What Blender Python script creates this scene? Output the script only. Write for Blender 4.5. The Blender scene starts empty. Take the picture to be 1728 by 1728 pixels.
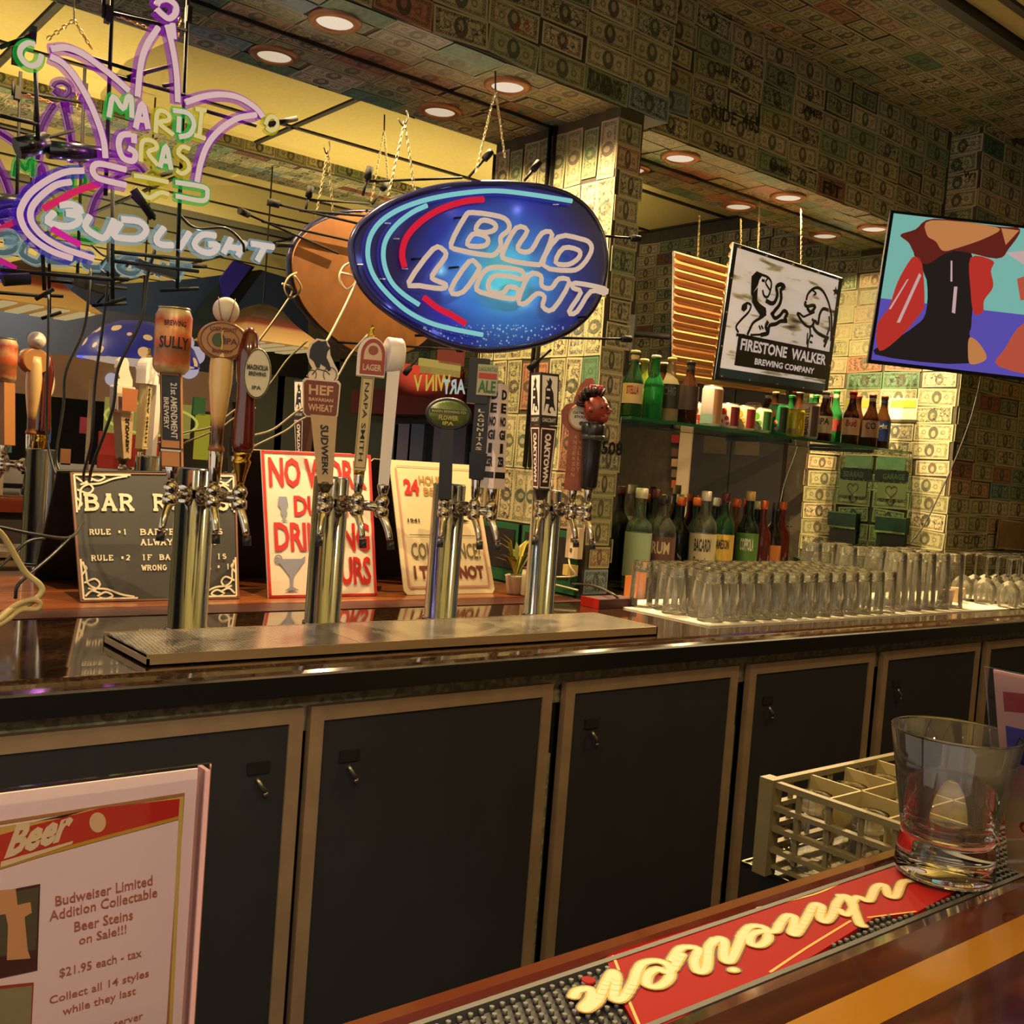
import bpy, bmesh, math, random
from mathutils import Vector, Matrix
from math import sin, cos, pi, radians, sqrt
random.seed(7)
SC = bpy.context.scene
COL = SC.collection

# ---------------------------------------------------------------- camera
CZ = 1.37                      # eye height (the back bar top is at z = 1.00)
F = 1768.0
_y, _p, _r = radians(39.36), radians(-2.504), radians(4.396)
_f = Vector((sin(_y)*cos(_p), cos(_y)*cos(_p), sin(_p)))
_rt = Vector((cos(_y), -sin(_y), 0)); _up = _rt.cross(_f)
CA = cos(_r)*_rt + sin(_r)*_up; CB = -sin(_r)*_rt + cos(_r)*_up
cam = bpy.data.cameras.new('camera'); camo = bpy.data.objects.new('camera', cam)
cam.sensor_width = 36; cam.lens = F/1728*36; cam.clip_start = 0.02; cam.clip_end = 60
m = Matrix.Identity(4)
for i in range(3):
    m[i][0] = CA[i]; m[i][1] = CB[i]; m[i][2] = -_f[i]
m[2][3] = CZ
camo.matrix_world = m
COL.objects.link(camo); SC.camera = camo
C0 = Vector((0, 0, CZ))
def ray(x, y): return CA*((x-864)/F) - CB*((y-864)/F) + _f
def onY(x, y, Y): r = ray(x, y); return C0 + r*(Y/r.y)
def onX(x, y, X): r = ray(x, y); return C0 + r*(X/r.x)
def onZ(x, y, z): r = ray(x, y); return C0 + r*((z-CZ)/r.z)      # z: real height
def onD(x, y, d): return C0 + ray(x, y)*d

# ---------------------------------------------------------------- world, exposure
w = bpy.data.worlds.new('world'); SC.world = w; w.use_nodes = True
bg = w.node_tree.nodes['Background']; bg.inputs[0].default_value = (0.95, 0.86, 0.74, 1); bg.inputs[1].default_value = 1.25
SC.view_settings.view_transform = 'Standard'; SC.view_settings.look = 'None'
SC.view_settings.gamma = 1.0; SC.view_settings.exposure = -0.2
try: SC.view_settings.use_curve_mapping = False
except Exception: pass
SC.cycles.max_bounces = 9; SC.cycles.diffuse_bounces = 2; SC.cycles.glossy_bounces = 5
SC.cycles.transmission_bounces = 7; SC.cycles.transparent_max_bounces = 24
SC.cycles.caustics_reflective = False; SC.cycles.caustics_refractive = False
SC.cycles.sample_clamp_indirect = 4.0

WARM = (1.0, 0.72, 0.36)
def light(kind, name, loc, power, color, target=None, **kw):
    l = bpy.data.lights.new(name, kind); l.energy = power; l.color = color
    o = bpy.data.objects.new(name, l); o.location = loc
    for k, v in kw.items(): setattr(l, k, v)
    if target is not None:
        o.rotation_euler = (Vector(target)-Vector(loc)).to_track_quat('-Z', 'Y').to_euler()
    COL.objects.link(o); return o
# big planes of the place
YM = 2.520                     # mirror plane
YK = 2.540                     # back wall
YS = 2.230                     # fascia over the taps
YR = 2.307                     # fascia right of the pillar
ZS = CZ+1.058                  # soffit
ZC = CZ+1.500                  # ceiling
YE = 1.728                     # edge of the banknote ceiling
XP0, XP1 = 2.120, 2.216        # pillar
XW = 4.065; YW = 2.175         # side pier right of the niche
XR = 4.747                     # right-hand wall of the room
ZB = 1.00                      # back bar top
ZN = CZ-.285                   # near bar top
# room lamps over near bar and customers' side, plus unseen fill spots added
def lamp(name, p, power, c, tgt, ang=120, rad=0.0): return light('SPOT', name, p, power, c, tgt, spot_size=radians(ang), spot_blend=.7, shadow_soft_size=rad)
lamp('room_or_fill_light', (0.5, -0.3, 2.70), 50, (1, .78, .52), (0.8, 0.7, .9), 110)
lamp('room_or_fill_light', (2.6, 0.3, 2.70), 40, (1, .75, .45), (2.6, 1.3, .6), 120)
lamp('room_or_fill_light', (-0.6, 0.1, 2.70), 45, (1, .8, .6), (-0.1, 0.7, 1.0), 110)
lamp('room_or_fill_light', (1.5, -3.0, 2.70), 110, (1, .75, .42), (1.5, -3, 0), 150)
lamp('room_or_fill_light', (3.2, -5.0, 2.70), 110, (1, .75, .42), (3.2, -5, 0), 150)
lamp('front_fill_spot', (-.35, -1.0, 2.25), 95, (1, .84, .74), (0.10, 0.35, 1.20), 34, .03)  # unseen fill spot added to brighten the left table card
lamp('front_fill_spot', (.5, -.9, 2.3), 9, (1, .80, .62), (0.85, 0.42, 1.12), 50, .03)  # added fill on the bar mat and rocks glass
lamp('front_fill_spot', (.6, -.4, 2.5), 22, (1, .78, .66), (1.0, .46, 1.2), 16)  # added narrow fill on the right table card
lamp('room_or_fill_light', (1.7, -.9, 2.2), 75, (.86, .90, 1), (2.4, -2.6, 1.7), 120)  # added fill spot that brightens the mirrored bulkhead and columns
lamp('ceiling_fill', (3.5, .85, 1.95), 22, (1, .78, .45), (3.55, .95, 3), 66)  # unseen up-light added to brighten the tiles near the banknote edge
for x_, y_, w_ in ((2.2, -1.8, 70), (-.6, -1.8, 50), (2.8, -4.6, 90), (1.0, -5.0, 70)):
    lamp('ceiling_fill', (x_, y_, 1.6), w_, (1, .80, .40), (x_, y_+.1, 3), 160)  # unseen up-lights added to brighten the ceiling further back
for x_ in (-.6, .4, 1.4, 2.4, 3.4): lamp('ceiling_fill', (x_, .25, 1.55), 75, (1, .80, .40), (x_, .15, 3), 108)  # added row of unseen up-lights for an evenly bright tile ceiling
# ---------------------------------------------------------------- mesh helpers
def srgb(h):
    h = h.lstrip('#'); o = []
    for i in (0, 2, 4):
        c = int(h[i:i+2], 16)/255; o.append(c/12.92 if c <= .04045 else ((c+.055)/1.055)**2.4)
    return tuple(o)+(1,)
def col(c):
    if isinstance(c, str): return srgb(c)
    return tuple(c)+(1,) if len(c) == 3 else tuple(c)
class NT:
    def __init__(s, name):
        s.m = bpy.data.materials.new(name); s.m.use_nodes = True; s.t = s.m.node_tree; s.n = s.t.nodes
        s.n.clear(); s.out = s.n.new('ShaderNodeOutputMaterial')
    def node(s, typ, **kw):
        n = s.n.new(typ)
        for k, v in kw.items():
            if k.startswith('i_'): s.put(n.inputs[int(k[2:])], v)
            else: setattr(n, k, v)
        return n
    def put(s, sock, v):
        if isinstance(v, bpy.types.NodeSocket): s.t.links.new(v, sock)
        elif isinstance(v, (int, float)):
            try: sock.default_value = v
            except TypeError: sock.default_value = (v, v, v, 1)[:len(sock.default_value)]
        else:
            v = col(v)
            sock.default_value = v if len(sock.default_value) == 4 else v[:3]
    def M(s, op, a, b=0.0, c=None):
        n = s.n.new('ShaderNodeMath'); n.operation = op; s.put(n.inputs[0], a); s.put(n.inputs[1], b)
        if c is not None: s.put(n.inputs[2], c)
        return n.outputs[0]
    def mix(s, f, a, b):
        n = s.n.new('ShaderNodeMix'); n.data_type = 'RGBA'; s.put(n.inputs[0], f); s.put(n.inputs[6], a); s.put(n.inputs[7], b)
        return n.outputs[2]
    def noise(s, vec=None, scale=5, detail=3, w=None, rough=.5):
        n = s.n.new('ShaderNodeTexNoise'); n.inputs['Scale'].default_value = scale; n.inputs['Detail'].default_value = detail
        n.inputs['Roughness'].default_value = rough
        if w is not None: n.noise_dimensions = '4D'; s.put(n.inputs['W'], w)
        if vec is not None: s.t.links.new(vec, n.inputs['Vector'])
        return n.outputs[0]
    def ramp(s, f, stops, const=False):
        n = s.n.new('ShaderNodeValToRGB'); s.put(n.inputs[0], f); cr = n.color_ramp
        if const: cr.interpolation = 'CONSTANT'
        while len(cr.elements) < len(stops): cr.elements.new(1)
        for e, (p, c) in zip(cr.elements, stops): e.position = p; e.color = col(c)
        return n.outputs[0]
    def obj(s): return s.n.new('ShaderNodeTexCoord').outputs['Object']
    def gen(s): return s.n.new('ShaderNodeTexCoord').outputs['Generated']
    def bsdf(s, base, rough=.5, metal=0.0, bump=None, bstr=.2, bdist=.002, spec=.5, coat=0.0, emit=None, es=0.0):
        b = s.n.new('ShaderNodeBsdfPrincipled'); s.put(b.inputs['Base Color'], base); s.put(b.inputs['Roughness'], rough)
        s.put(b.inputs['Metallic'], metal); b.inputs['Specular IOR Level'].default_value = spec; b.inputs['Coat Weight'].default_value = coat
        b.inputs['Coat Roughness'].default_value = .06
        if emit is not None: s.put(b.inputs['Emission Color'], emit); s.put(b.inputs['Emission Strength'], es)
        if bump is not None:
            bn = s.n.new('ShaderNodeBump'); bn.inputs['Strength'].default_value = bstr; bn.inputs['Distance'].default_value = bdist
            s.t.links.new(bump, bn.inputs['Height']); s.t.links.new(bn.outputs[0], b.inputs['Normal'])
        return b.outputs[0]
    def done(s, sh): s.t.links.new(sh, s.out.inputs[0]); return s.m
_MC = {}
def mat(c, rough=.5, metal=0.0, spec=.5, coat=0.0, vary=0.0, vscale=20, name=None):
    k = (str(c), rough, metal, spec, coat, vary, vscale)
    if k in _MC: return _MC[k]
    n = NT(name or 'paint'); base = col(c)
    if vary:
        f = n.noise(n.obj(), vscale, 4)
        d = tuple(x*(1-vary) for x in base[:3]); l = tuple(min(1, x*(1+vary)) for x in base[:3])
        base = n.ramp(f, [(.3, d), (.7, l)])
    _MC[k] = n.done(n.bsdf(base, rough, metal, spec=spec, coat=coat)); return _MC[k]
def emat(c, st=1.0, name='glow'):
    k = ('e', str(c), st)
    if k in _MC: return _MC[k]
    n = NT(name); e = n.node('ShaderNodeEmission'); n.put(e.inputs[0], c); e.inputs[1].default_value = st*1.12
    _MC[k] = n.done(e.outputs[0]); return _MC[k]
def clearglass(tint=(1, 1, 1), refl=.9, rough=.02, name='thin_glass', ior=1.45, body=0.0, bodycol=(.8, .75, .6)):
    k = ('g', str(tint), refl, rough, ior, body, str(bodycol))
    if k in _MC: return _MC[k]
    n = NT(name); t = n.node('ShaderNodeBsdfTransparent'); n.put(t.inputs[0], tint)
    g = n.node('ShaderNodeBsdfGlossy'); g.inputs['Roughness'].default_value = rough; n.put(g.inputs[0], (refl, refl, refl))
    fr = n.node('ShaderNodeFresnel'); fr.inputs[0].default_value = ior
    mx = n.node('ShaderNodeMixShader'); n.t.links.new(fr.outputs[0], mx.inputs[0]); n.t.links.new(t.outputs[0], mx.inputs[1]); n.t.links.new(g.outputs[0], mx.inputs[2])
    o = mx.outputs[0]
    if body:
        d = n.node('ShaderNodeBsdfDiffuse'); n.put(d.inputs[0], bodycol)
        m2 = n.node('ShaderNodeMixShader'); m2.inputs[0].default_value = body
        n.t.links.new(o, m2.inputs[1]); n.t.links.new(d.outputs[0], m2.inputs[2]); o = m2.outputs[0]
    _MC[k] = n.done(o); return _MC[k]
def realglass(tint=(1, 1, 1), rough=0.0, ior=1.48, name='glass'):
    k = ('rg', str(tint), rough, ior)
    if k in _MC: return _MC[k]
    n = NT(name); g = n.node('ShaderNodeBsdfGlass'); n.put(g.inputs[0], tint); g.inputs['Roughness'].default_value = rough; g.inputs['IOR'].default_value = ior
    _MC[k] = n.done(g.outputs[0]); return _MC[k]

class MB:
    """collects shapes in world coordinates, links them as ONE mesh object"""
    def __init__(s): s.v = []; s.f = []; s.mi = []; s.sm = []; s.uv = {}
    def add(s, vs, fs, mi=0, smooth=False):
        b = len(s.v); s.v += [Vector(v) for v in vs]
        for f in fs: s.f.append(tuple(b+i for i in f)); s.mi.append(mi); s.sm.append(smooth)
        return s
    def box(s, a, b, mi=0):
        x0, y0, z0 = [min(p, q) for p, q in zip(a, b)]; x1, y1, z1 = [max(p, q) for p, q in zip(a, b)]
        vs = [(x0,y0,z0),(x1,y0,z0),(x1,y1,z0),(x0,y1,z0),(x0,y0,z1),(x1,y0,z1),(x1,y1,z1),(x0,y1,z1)]
        return s.add(vs, [(0,3,2,1),(4,5,6,7),(0,1,5,4),(1,2,6,5),(2,3,7,6),(3,0,4,7)], mi)
    def obox(s, c, ax, ay, az, mi=0):
        c = Vector(c); ax, ay, az = Vector(ax), Vector(ay), Vector(az)
        vs = [c+i*ax+j*ay+k*az for k in (-1, 1) for i, j in ((-1,-1),(1,-1),(1,1),(-1,1))]
        return s.add(vs, [(0,3,2,1),(4,5,6,7),(0,1,5,4),(1,2,6,5),(2,3,7,6),(3,0,4,7)], mi)
    def lathe(s, prof, c=(0,0,0), axis=(0,0,1), seg=20, mi=0, smooth=True, cap=True, sx=1.0, sy=1.0, xdir=None):
        c = Vector(c); az = Vector(axis).normalized()
        ax = Vector(xdir) if xdir is not None else (Vector((1,0,0)) if abs(az.x) < .9 else Vector((0,1,0)))
        ax = (ax-az*ax.dot(az)).normalized(); ay = az.cross(ax)
        vs = []; n = len(prof)
        for r, h in prof:
            for k in range(seg):
                a = 2*pi*k/seg; vs.append(c+az*h+ax*(r*sx*cos(a))+ay*(r*sy*sin(a)))
        fs = [(i*seg+k, i*seg+(k+1) % seg, (i+1)*seg+(k+1) % seg, (i+1)*seg+k) for i in range(n-1) for k in range(seg)]
        s.add(vs, fs, mi, smooth)
        if cap:
            b = len(s.v)-len(vs)
            s.f.append(tuple(b+k for k in reversed(range(seg)))); s.mi.append(mi); s.sm.append(False)
            s.f.append(tuple(b+(n-1)*seg+k for k in range(seg))); s.mi.append(mi); s.sm.append(False)
        return s
    def tube(s, pts, r, seg=8, mi=0, closed=False, smooth_path=0, cap=True):
        P = [Vector(p) for p in pts]
        if smooth_path: P = catmull(P, smooth_path, closed)
        n = len(P); rs = r if isinstance(r, (list, tuple)) else [r]*n
        if len(rs) != n: rs = [rs[0]+(rs[-1]-rs[0])*i/(n-1) for i in range(n)]
        T = []
        for i in range(n):
            a = P[(i-1) % n] if (closed or i > 0) else P[i]; b = P[(i+1) % n] if (closed or i < n-1) else P[i]
            t = (b-a); T.append(t.normalized() if t.length > 1e-9 else Vector((0,0,1)))
        up = Vector((0,0,1)) if abs(T[0].z) < .9 else Vector((0,1,0))
        u = (up-T[0]*up.dot(T[0])).normalized(); vs = []
        for i in range(n):
            u = (u-T[i]*u.dot(T[i])); u = u.normalized() if u.length > 1e-6 else Vector((1,0,0)); v = T[i].cross(u)
            for k in range(seg):
                a = 2*pi*k/seg; vs.append(P[i]+(u*cos(a)+v*sin(a))*rs[i])
        m_ = n if closed else n-1
        fs = [(i*seg+k, i*seg+(k+1) % seg, ((i+1) % n)*seg+(k+1) % seg, ((i+1) % n)*seg+k) for i in range(m_) for k in range(seg)]
        s.add(vs, fs, mi, True)
        if cap and not closed:
            b = len(s.v)-len(vs)
            s.f.append(tuple(b+k for k in reversed(range(seg)))); s.mi.append(mi); s.sm.append(False)
            s.f.append(tuple(b+(n-1)*seg+k for k in range(seg))); s.mi.append(mi); s.sm.append(False)
        return s
    def sphere(s, c, r, seg=16, rings=10, mi=0, sc=(1,1,1)):
        c = Vector(c); prof = [(max(1e-4, sin(pi*i/rings))*r, -cos(pi*i/rings)*r) for i in range(rings+1)]
        vs = []
        for rr, h in prof:
            for k in range(seg):
                a = 2*pi*k/seg; vs.append(c+Vector((rr*cos(a)*sc[0], rr*sin(a)*sc[1], h*sc[2])))
        fs = [(i*seg+k, i*seg+(k+1) % seg, (i+1)*seg+(k+1) % seg, (i+1)*seg+k) for i in range(rings) for k in range(seg)]
        return s.add(vs, fs, mi, True)
    def slab(s, pts, off, mi=0):
        """polygon pts (3-D, planar) thickened along vector off"""
        P = [Vector(p) for p in pts]; off = Vector(off); n = len(P)
        s.add(P+[p+off for p in P], [tuple(range(n)), tuple(n+i for i in reversed(range(n)))]+[(i, n+i, n+(i+1) % n, (i+1) % n) for i in range(n)], mi)
        return s
    def build(s, name, mats, root=None, **props):
        me = bpy.data.meshes.new(name)
        o = bpy.data.objects.new(name, me)
        org = Vector((0,0,0))
        if root is not None:
            o.parent = root; r = root
            while r.parent is not None: r = r.parent
            org = Vector(r.location)
        elif s.v:
            lo = [min(v[i] for v in s.v) for i in range(3)]; hi = [max(v[i] for v in s.v) for i in range(3)]
            org = Vector(((lo[0]+hi[0])/2, (lo[1]+hi[1])/2, lo[2])); o.location = org
        me.from_pydata([v-org for v in s.v], [], s.f)
        if not isinstance(mats, (list, tuple)): mats = [mats]
        for m_ in mats: me.materials.append(m_)
        me.polygons.foreach_set('material_index', s.mi); me.polygons.foreach_set('use_smooth', s.sm)
        me.update(); COL.objects.link(o)
        for k, v in props.items(): o[k] = v
        return o
def catmull(P, k, closed=False):
    out = []; n = len(P); m_ = n if closed else n-1
    for i in range(m_):
        p0 = P[(i-1) % n] if (closed or i > 0) else P[0]*2-P[1]; p1 = P[i]; p2 = P[(i+1) % n]
        p3 = P[(i+2) % n] if (closed or i+2 < n) else P[n-1]*2-P[n-2]
        for j in range(k):
            t = j/k; out.append(.5*((2*p1)+(p2-p0)*t+(2*p0-5*p1+4*p2-p3)*t*t+(3*p1-p0-3*p2+p3)*t**3))
    if not closed: out.append(P[-1])
    return out
def thing(name, loc, label, cat, group=None, kind=None):
    o = bpy.data.objects.new(name, None); o.location = loc; o.empty_display_size = .02; COL.objects.link(o)
    return tag(o, label, cat, group, kind)
def tag(o, label=None, cat=None, group=None, kind=None):
    if label: o['label'] = label
    if cat: o['category'] = cat
    if group: o['group'] = group
    if kind: o['kind'] = kind
    return o
def kids(o): return [c for c in ALL if False]
def copy_tree(o, loc, label=None, rotz=None):
    """copy a thing with its parts and sub-parts"""
    c = o.copy(); COL.objects.link(c); c.location = loc
    if rotz is not None: c.rotation_euler = (0, 0, rotz)
    if label: c['label'] = label
    for ch in o.children:
        d = ch.copy(); COL.objects.link(d); d.parent = c
        for g in ch.children:
            e = g.copy(); COL.objects.link(e); e.parent = d
    return c
# text as mesh vertices: unit box, x right, y up
_TC = {}
def text_mesh(s, bold=0.0, shear=0.0, space=1.0, thin=False):
    k = (s, bold, shear, space)
    if k in _TC: return _TC[k]
    cu = bpy.data.curves.new('t', 'FONT'); cu.body = s; cu.size = 1; cu.resolution_u = 2; cu.offset = bold; cu.shear = shear
    cu.space_character = space; cu.space_line = .9; cu.align_x = 'CENTER'
    o = bpy.data.objects.new('t', cu); COL.objects.link(o)
    me = bpy.data.meshes.new_from_object(o.evaluated_get(bpy.context.evaluated_depsgraph_get()))
    vs = [(v.co.x, v.co.y) for v in me.vertices]; fs = [tuple(p.vertices) for p in me.polygons]
    bpy.data.objects.remove(o); bpy.data.curves.remove(cu); bpy.data.meshes.remove(me)
    x0, x1 = min(v[0] for v in vs), max(v[0] for v in vs); y0, y1 = min(v[1] for v in vs), max(v[1] for v in vs)
    vs = [((x-x0)/(x1-x0), (y-y0)/(y1-y0)) for x, y in vs]
    _TC[k] = (vs, fs); return _TC[k]
class Quad:
    """a flat face in space given by its four corners (bottom-left, bottom-right, top-right, top-left)"""
    def __init__(s, bl, br, tr, tl, eps=.0012):
        s.c = [Vector(p) for p in (bl, br, tr, tl)]
        s.n = (s.c[1]-s.c[0]).cross(s.c[3]-s.c[0]).normalized(); s.e = eps
        if s.n.dot(C0-s.c[0]) < 0: s.n = -s.n
    def at(s, u, v, d=0):
        a, b, c, d_ = s.c
        return a*(1-u)*(1-v)+b*u*(1-v)+c*u*v+d_*(1-u)*v+s.n*d
    def put(s, mb, pts, d=1, mi=0):
        P = [s.at(u, v, s.e*d) for u, v in pts]
        mb.add(P, [tuple(range(len(P)))], mi); return mb
    def rect(s, mb, u0, v0, u1, v1, d=1, mi=0): return s.put(mb, [(u0,v0),(u1,v0),(u1,v1),(u0,v1)], d, mi)
    def disc(s, mb, u, v, ru, rv, d=1, mi=0, n=24, a0=0, a1=2*pi):
        full = abs(a1-a0-2*pi) < 1e-3
        pts = [(u+ru*cos(a0+(a1-a0)*k/(n if full else n-1)), v+rv*sin(a0+(a1-a0)*k/(n if full else n-1))) for k in range(n)]
        return s.put(mb, pts, d, mi)
    def ring(s, mb, u, v, ru, rv, w, d=1, mi=0, n=28, wv=None):
        wv = w if wv is None else wv
        P = [s.at(u+ru*cos(2*pi*k/n), v+rv*sin(2*pi*k/n), s.e*d) for k in range(n)]+[s.at(u+(ru-w)*cos(2*pi*k/n), v+(rv-wv)*sin(2*pi*k/n), s.e*d) for k in range(n)]
        mb.add(P, [(k, (k+1) % n, n+(k+1) % n, n+k) for k in range(n)], mi); return mb
    def stroke(s, mb, pts, w, d=1, mi=0, sm=3, wv=None):
        P = [Vector((p[0], p[1], 0)) for p in pts]
        if sm: P = catmull(P, sm)
        asp = (s.c[1]-s.c[0]).length/max(1e-6, (s.c[3]-s.c[0]).length)
        L, R = [], []
        for i, p in enumerate(P):
            a = P[max(0, i-1)]; b = P[min(len(P)-1, i+1)]; t = Vector(((b.x-a.x)*asp, b.y-a.y, 0))
            t = t.normalized() if t.length > 1e-9 else Vector((1, 0, 0)); nn = Vector((-t.y/asp, t.x, 0))*w
            L.append(p+nn); R.append(p-nn)
        V = [s.at(q.x, q.y, s.e*d) for q in L]+[s.at(q.x, q.y, s.e*d) for q in R]; n = len(P)
        mb.add(V, [(i, i+1, n+i+1, n+i) for i in range(n-1)], mi); return mb
    def text(s, mb, txt, u0, v0, u1, v1, d=1.5, mi=0, rot=0, **kw):
        vs, fs = text_mesh(txt, **kw); P = []
        for x, y in vs:
            if rot == 90: x, y = 1-y, x
            elif rot == -90: x, y = y, 1-x
            elif rot == 180: x, y = 1-x, 1-y
            P.append(s.at(u0+(u1-u0)*x, v0+(v1-v0)*y, s.e*d))
        mb.add(P, fs, mi); return mb
    def slab(s, mb, th, mi=0, inset=0.0):
        pts = [s.at(u, v) for u, v in ((inset, inset), (1-inset, inset), (1-inset, 1-inset), (inset, 1-inset))]
        return mb.slab(pts, -s.n*th, mi)
def chain(mb, p0, p1, link=.012, r=.0013, mi=0):
    p0, p1 = Vector(p0), Vector(p1); d = p1-p0; n = max(1, int(d.length/(link*.72))); t = d.normalized()
    a = Vector((0, 1, 0)); a = (a-t*a.dot(t)).normalized(); b = t.cross(a)
    for i in range(n):
        c = p0+d*((i+.5)/n); s_ = a if i % 2 else b
        pts = [c+t*(cos(q)*link*.5)+s_*(sin(q)*link*.27) for q in [2*pi*k/6 for k in range(6)]]
        mb.tube(pts, r, 4, mi, closed=True)
# ---------------------------------------------------------------- shell materials
def bill_material():
    n = NT('banknote'); uvn = n.node('ShaderNodeUVMap'); sp = n.node('ShaderNodeSeparateXYZ'); n.t.links.new(uvn.outputs[0], sp.inputs[0])
    u, v = sp.outputs[0], sp.outputs[1]
    rnd = n.node('ShaderNodeObjectInfo').outputs['Random']
    M = n.M
    r2 = M('FRACT', M('MULTIPLY', rnd, 37.31)); r3 = M('FRACT', M('MULTIPLY', rnd, 91.7)); r4 = M('FRACT', M('MULTIPLY', rnd, 173.3))
    paper = n.ramp(rnd, [(0, 'a39b72'), (.30, 'b0a67c'), (.50, '949166'), (.66, 'b8a880'), (.80, '7f8c66'), (.86, '4c6f50'), (.89, '96634a'), (.92, '7d4438'), (.94, '74888a'), (.96, 'b08f66'), (.98, 'c4bc98')], const=True)
    ink = n.ramp(r2, [(0, '23271c'), (.45, '2f3a28'), (.7, '3b2f22'), (.86, '1c3a2c')], const=True)
    du = M('ABSOLUTE', M('SUBTRACT', u, .5)); dv = M('ABSOLUTE', M('SUBTRACT', v, .5))
    inside = M('MULTIPLY', M('LESS_THAN', du, .465), M('LESS_THAN', dv, .42))
    band = M('MULTIPLY', inside, M('SUBTRACT', 1.0, M('MULTIPLY', M('LESS_THAN', du, .39), M('LESS_THAN', dv, .30))))
    off = n.node('ShaderNodeCombineXYZ'); n.put(off.inputs[0], M('MULTIPLY', rnd, 40)); n.put(off.inputs[1], M('MULTIPLY', r2, 30))
    mp = n.node('ShaderNodeVectorMath', operation='MULTIPLY_ADD'); n.t.links.new(uvn.outputs[0], mp.inputs[0]); mp.inputs[1].default_value = (2.36, 1, 1); n.t.links.new(off.outputs[0], mp.inputs[2])
    vec = mp.outputs[0]
    fine = n.noise(vec, 22, 2); coarse = n.noise(vec, 5, 3)
    bandm = M('MULTIPLY', band, M('GREATER_THAN', fine, .47))
    # centre portrait oval, side seals
    e1 = M('ADD', M('POWER', M('DIVIDE', M('SUBTRACT', u, .5), .13), 2.0), M('POWER', M('DIVIDE', M('SUBTRACT', v, .5), .36), 2.0))
    oval = M('LESS_THAN', e1, 1.0)
    e2 = M('ADD', M('POWER', M('DIVIDE', M('SUBTRACT', u, .5), .055), 2.0), M('POWER', M('DIVIDE', M('SUBTRACT', v, .56), .19), 2.0))
    face = M('LESS_THAN', e2, 1.0)
    du2 = M('ABSOLUTE', M('SUBTRACT', du, .25))
    e3 = M('SQRT', M('ADD', M('POWER', M('MULTIPLY', du2, 2.36), 2.0), M('POWER', M('SUBTRACT', v, .48), 2.0)))
    seal = M('MULTIPLY', M('LESS_THAN', e3, .15), M('GREATER_THAN', e3, .07))
    body = M('MULTIPLY', inside, M('GREATER_THAN', coarse, .56))
    c = n.mix(M('MULTIPLY', body, .35), paper, ink)
    c = n.mix(M('MULTIPLY', bandm, .75), c, ink)
    c = n.mix(M('MULTIPLY', seal, .55), c, ink)
    c = n.mix(M('MULTIPLY', oval, .85), c, ink)
    c = n.mix(M('MULTIPLY', face, .65), c, paper)
    # felt-tip handwriting across part of the notes
    s1 = M('LESS_THAN', M('ABSOLUTE', M('SUBTRACT', n.noise(vec, 3.3, 1), .5)), .022)
    scr = M('MULTIPLY', M('MULTIPLY', s1, M('GREATER_THAN', r3, .5)), inside)
    pen = n.ramp(r4, [(0, '10100f'), (.7, '8a1f18'), (.82, '16603a'), (.92, '22305e')], const=True)
    c = n.mix(M('MULTIPLY', scr, .9), c, pen)
    return n.done(n.bsdf(c, .6, bump=fine, bstr=.12, bdist=.001))
BILL = bill_material()
BS = 1.104
def bill_mesh(w_=.153*1.104, h_=.064*1.104, t=.0009):
    me = bpy.data.meshes.new('bill')
    vs = []; uv = []; nx = 4
    for k in range(nx+1):
        x = -w_/2+w_*k/nx; z = t+.0016*(((k-2)/2)**2)
        vs += [(x, -h_/2, z), (x, h_/2, z)]; uv += [(k/nx, 0), (k/nx, 1)]
    for k in range(nx+1):
        x = -w_/2+w_*k/nx; vs += [(x, -h_/2, 0), (x, h_/2, 0)]; uv += [(k/nx, 0), (k/nx, 1)]
    fs = [(2*k, 2*k+2, 2*k+3, 2*k+1) for k in range(nx)]; b = 2*(nx+1)
    fs += [(2*k, b+2*k, b+2*k+2, 2*k+2) for k in range(nx)]+[(2*k+1, 2*k+3, b+2*k+3, b+2*k+1) for k in range(nx)]
    fs += [(0, 1, b+1, b), (2*nx, b+2*nx, b+2*nx+1, 2*nx+1)]
    me.from_pydata(vs, [], fs); l = me.uv_layers.new(name='UVMap')
    for p in me.polygons:
        for li in p.loop_indices: l.data[li].uv = uv[me.loops[li].vertex_index]
    me.materials.append(BILL); return me
BM = bill_mesh()
def bills(parent, org, du, dv, nu, nv, norm, portrait=False, skip=None, jit=.05, drop=0.0, bm=None, cap=300):
    """paper notes stuck on a surface: a grid from org along du (long way) and dv"""
    org = Vector(org); du = Vector(du).normalized(); dv = Vector(dv).normalized(); norm = Vector(norm)
    su, sv = (.156*BS, .066*BS) if not portrait else (.066*BS, .156*BS)
    q = 0
    for j in range(nv):
        sh = random.uniform(-.25, .25)*su*.3
        for i in range(nu):
            if q >= cap: return
            c = org+du*(su*(i+.5)+sh)+dv*(sv*(j+.5))
            if skip and skip(c): continue
            if random.random() < drop: continue
            o = bpy.data.objects.new('bill', bm or BM); o.parent = parent
            x, y = (du, dv) if not portrait else (dv, -du)
            if random.random() < .12: x, y = -x, -y
            a = random.gauss(0, jit*.6); x, y = x*cos(a)+y*sin(a), y*cos(a)-x*sin(a)
            if x.cross(y).dot(norm) < 0: y = -y
            mt = Matrix((x, y, norm)).transposed().to_4x4()
            s_ = 1.0 if random.random() > .08 else .86
            mt = Matrix.Translation(c-Vector(parent.location)+norm*(.0005+.0012*((i+j) % 2)+random.random()*.0006)) @ mt @ Matrix.Scale(s_, 4)
            o.matrix_local = mt; COL.objects.link(o); q += 1
def box_struct(name, a, b, m_, label=None):
    mb = MB().box(a, b); o = mb.build(name, m_); o['kind'] = 'structure'
    if label: o['label'] = label
    return o
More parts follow.
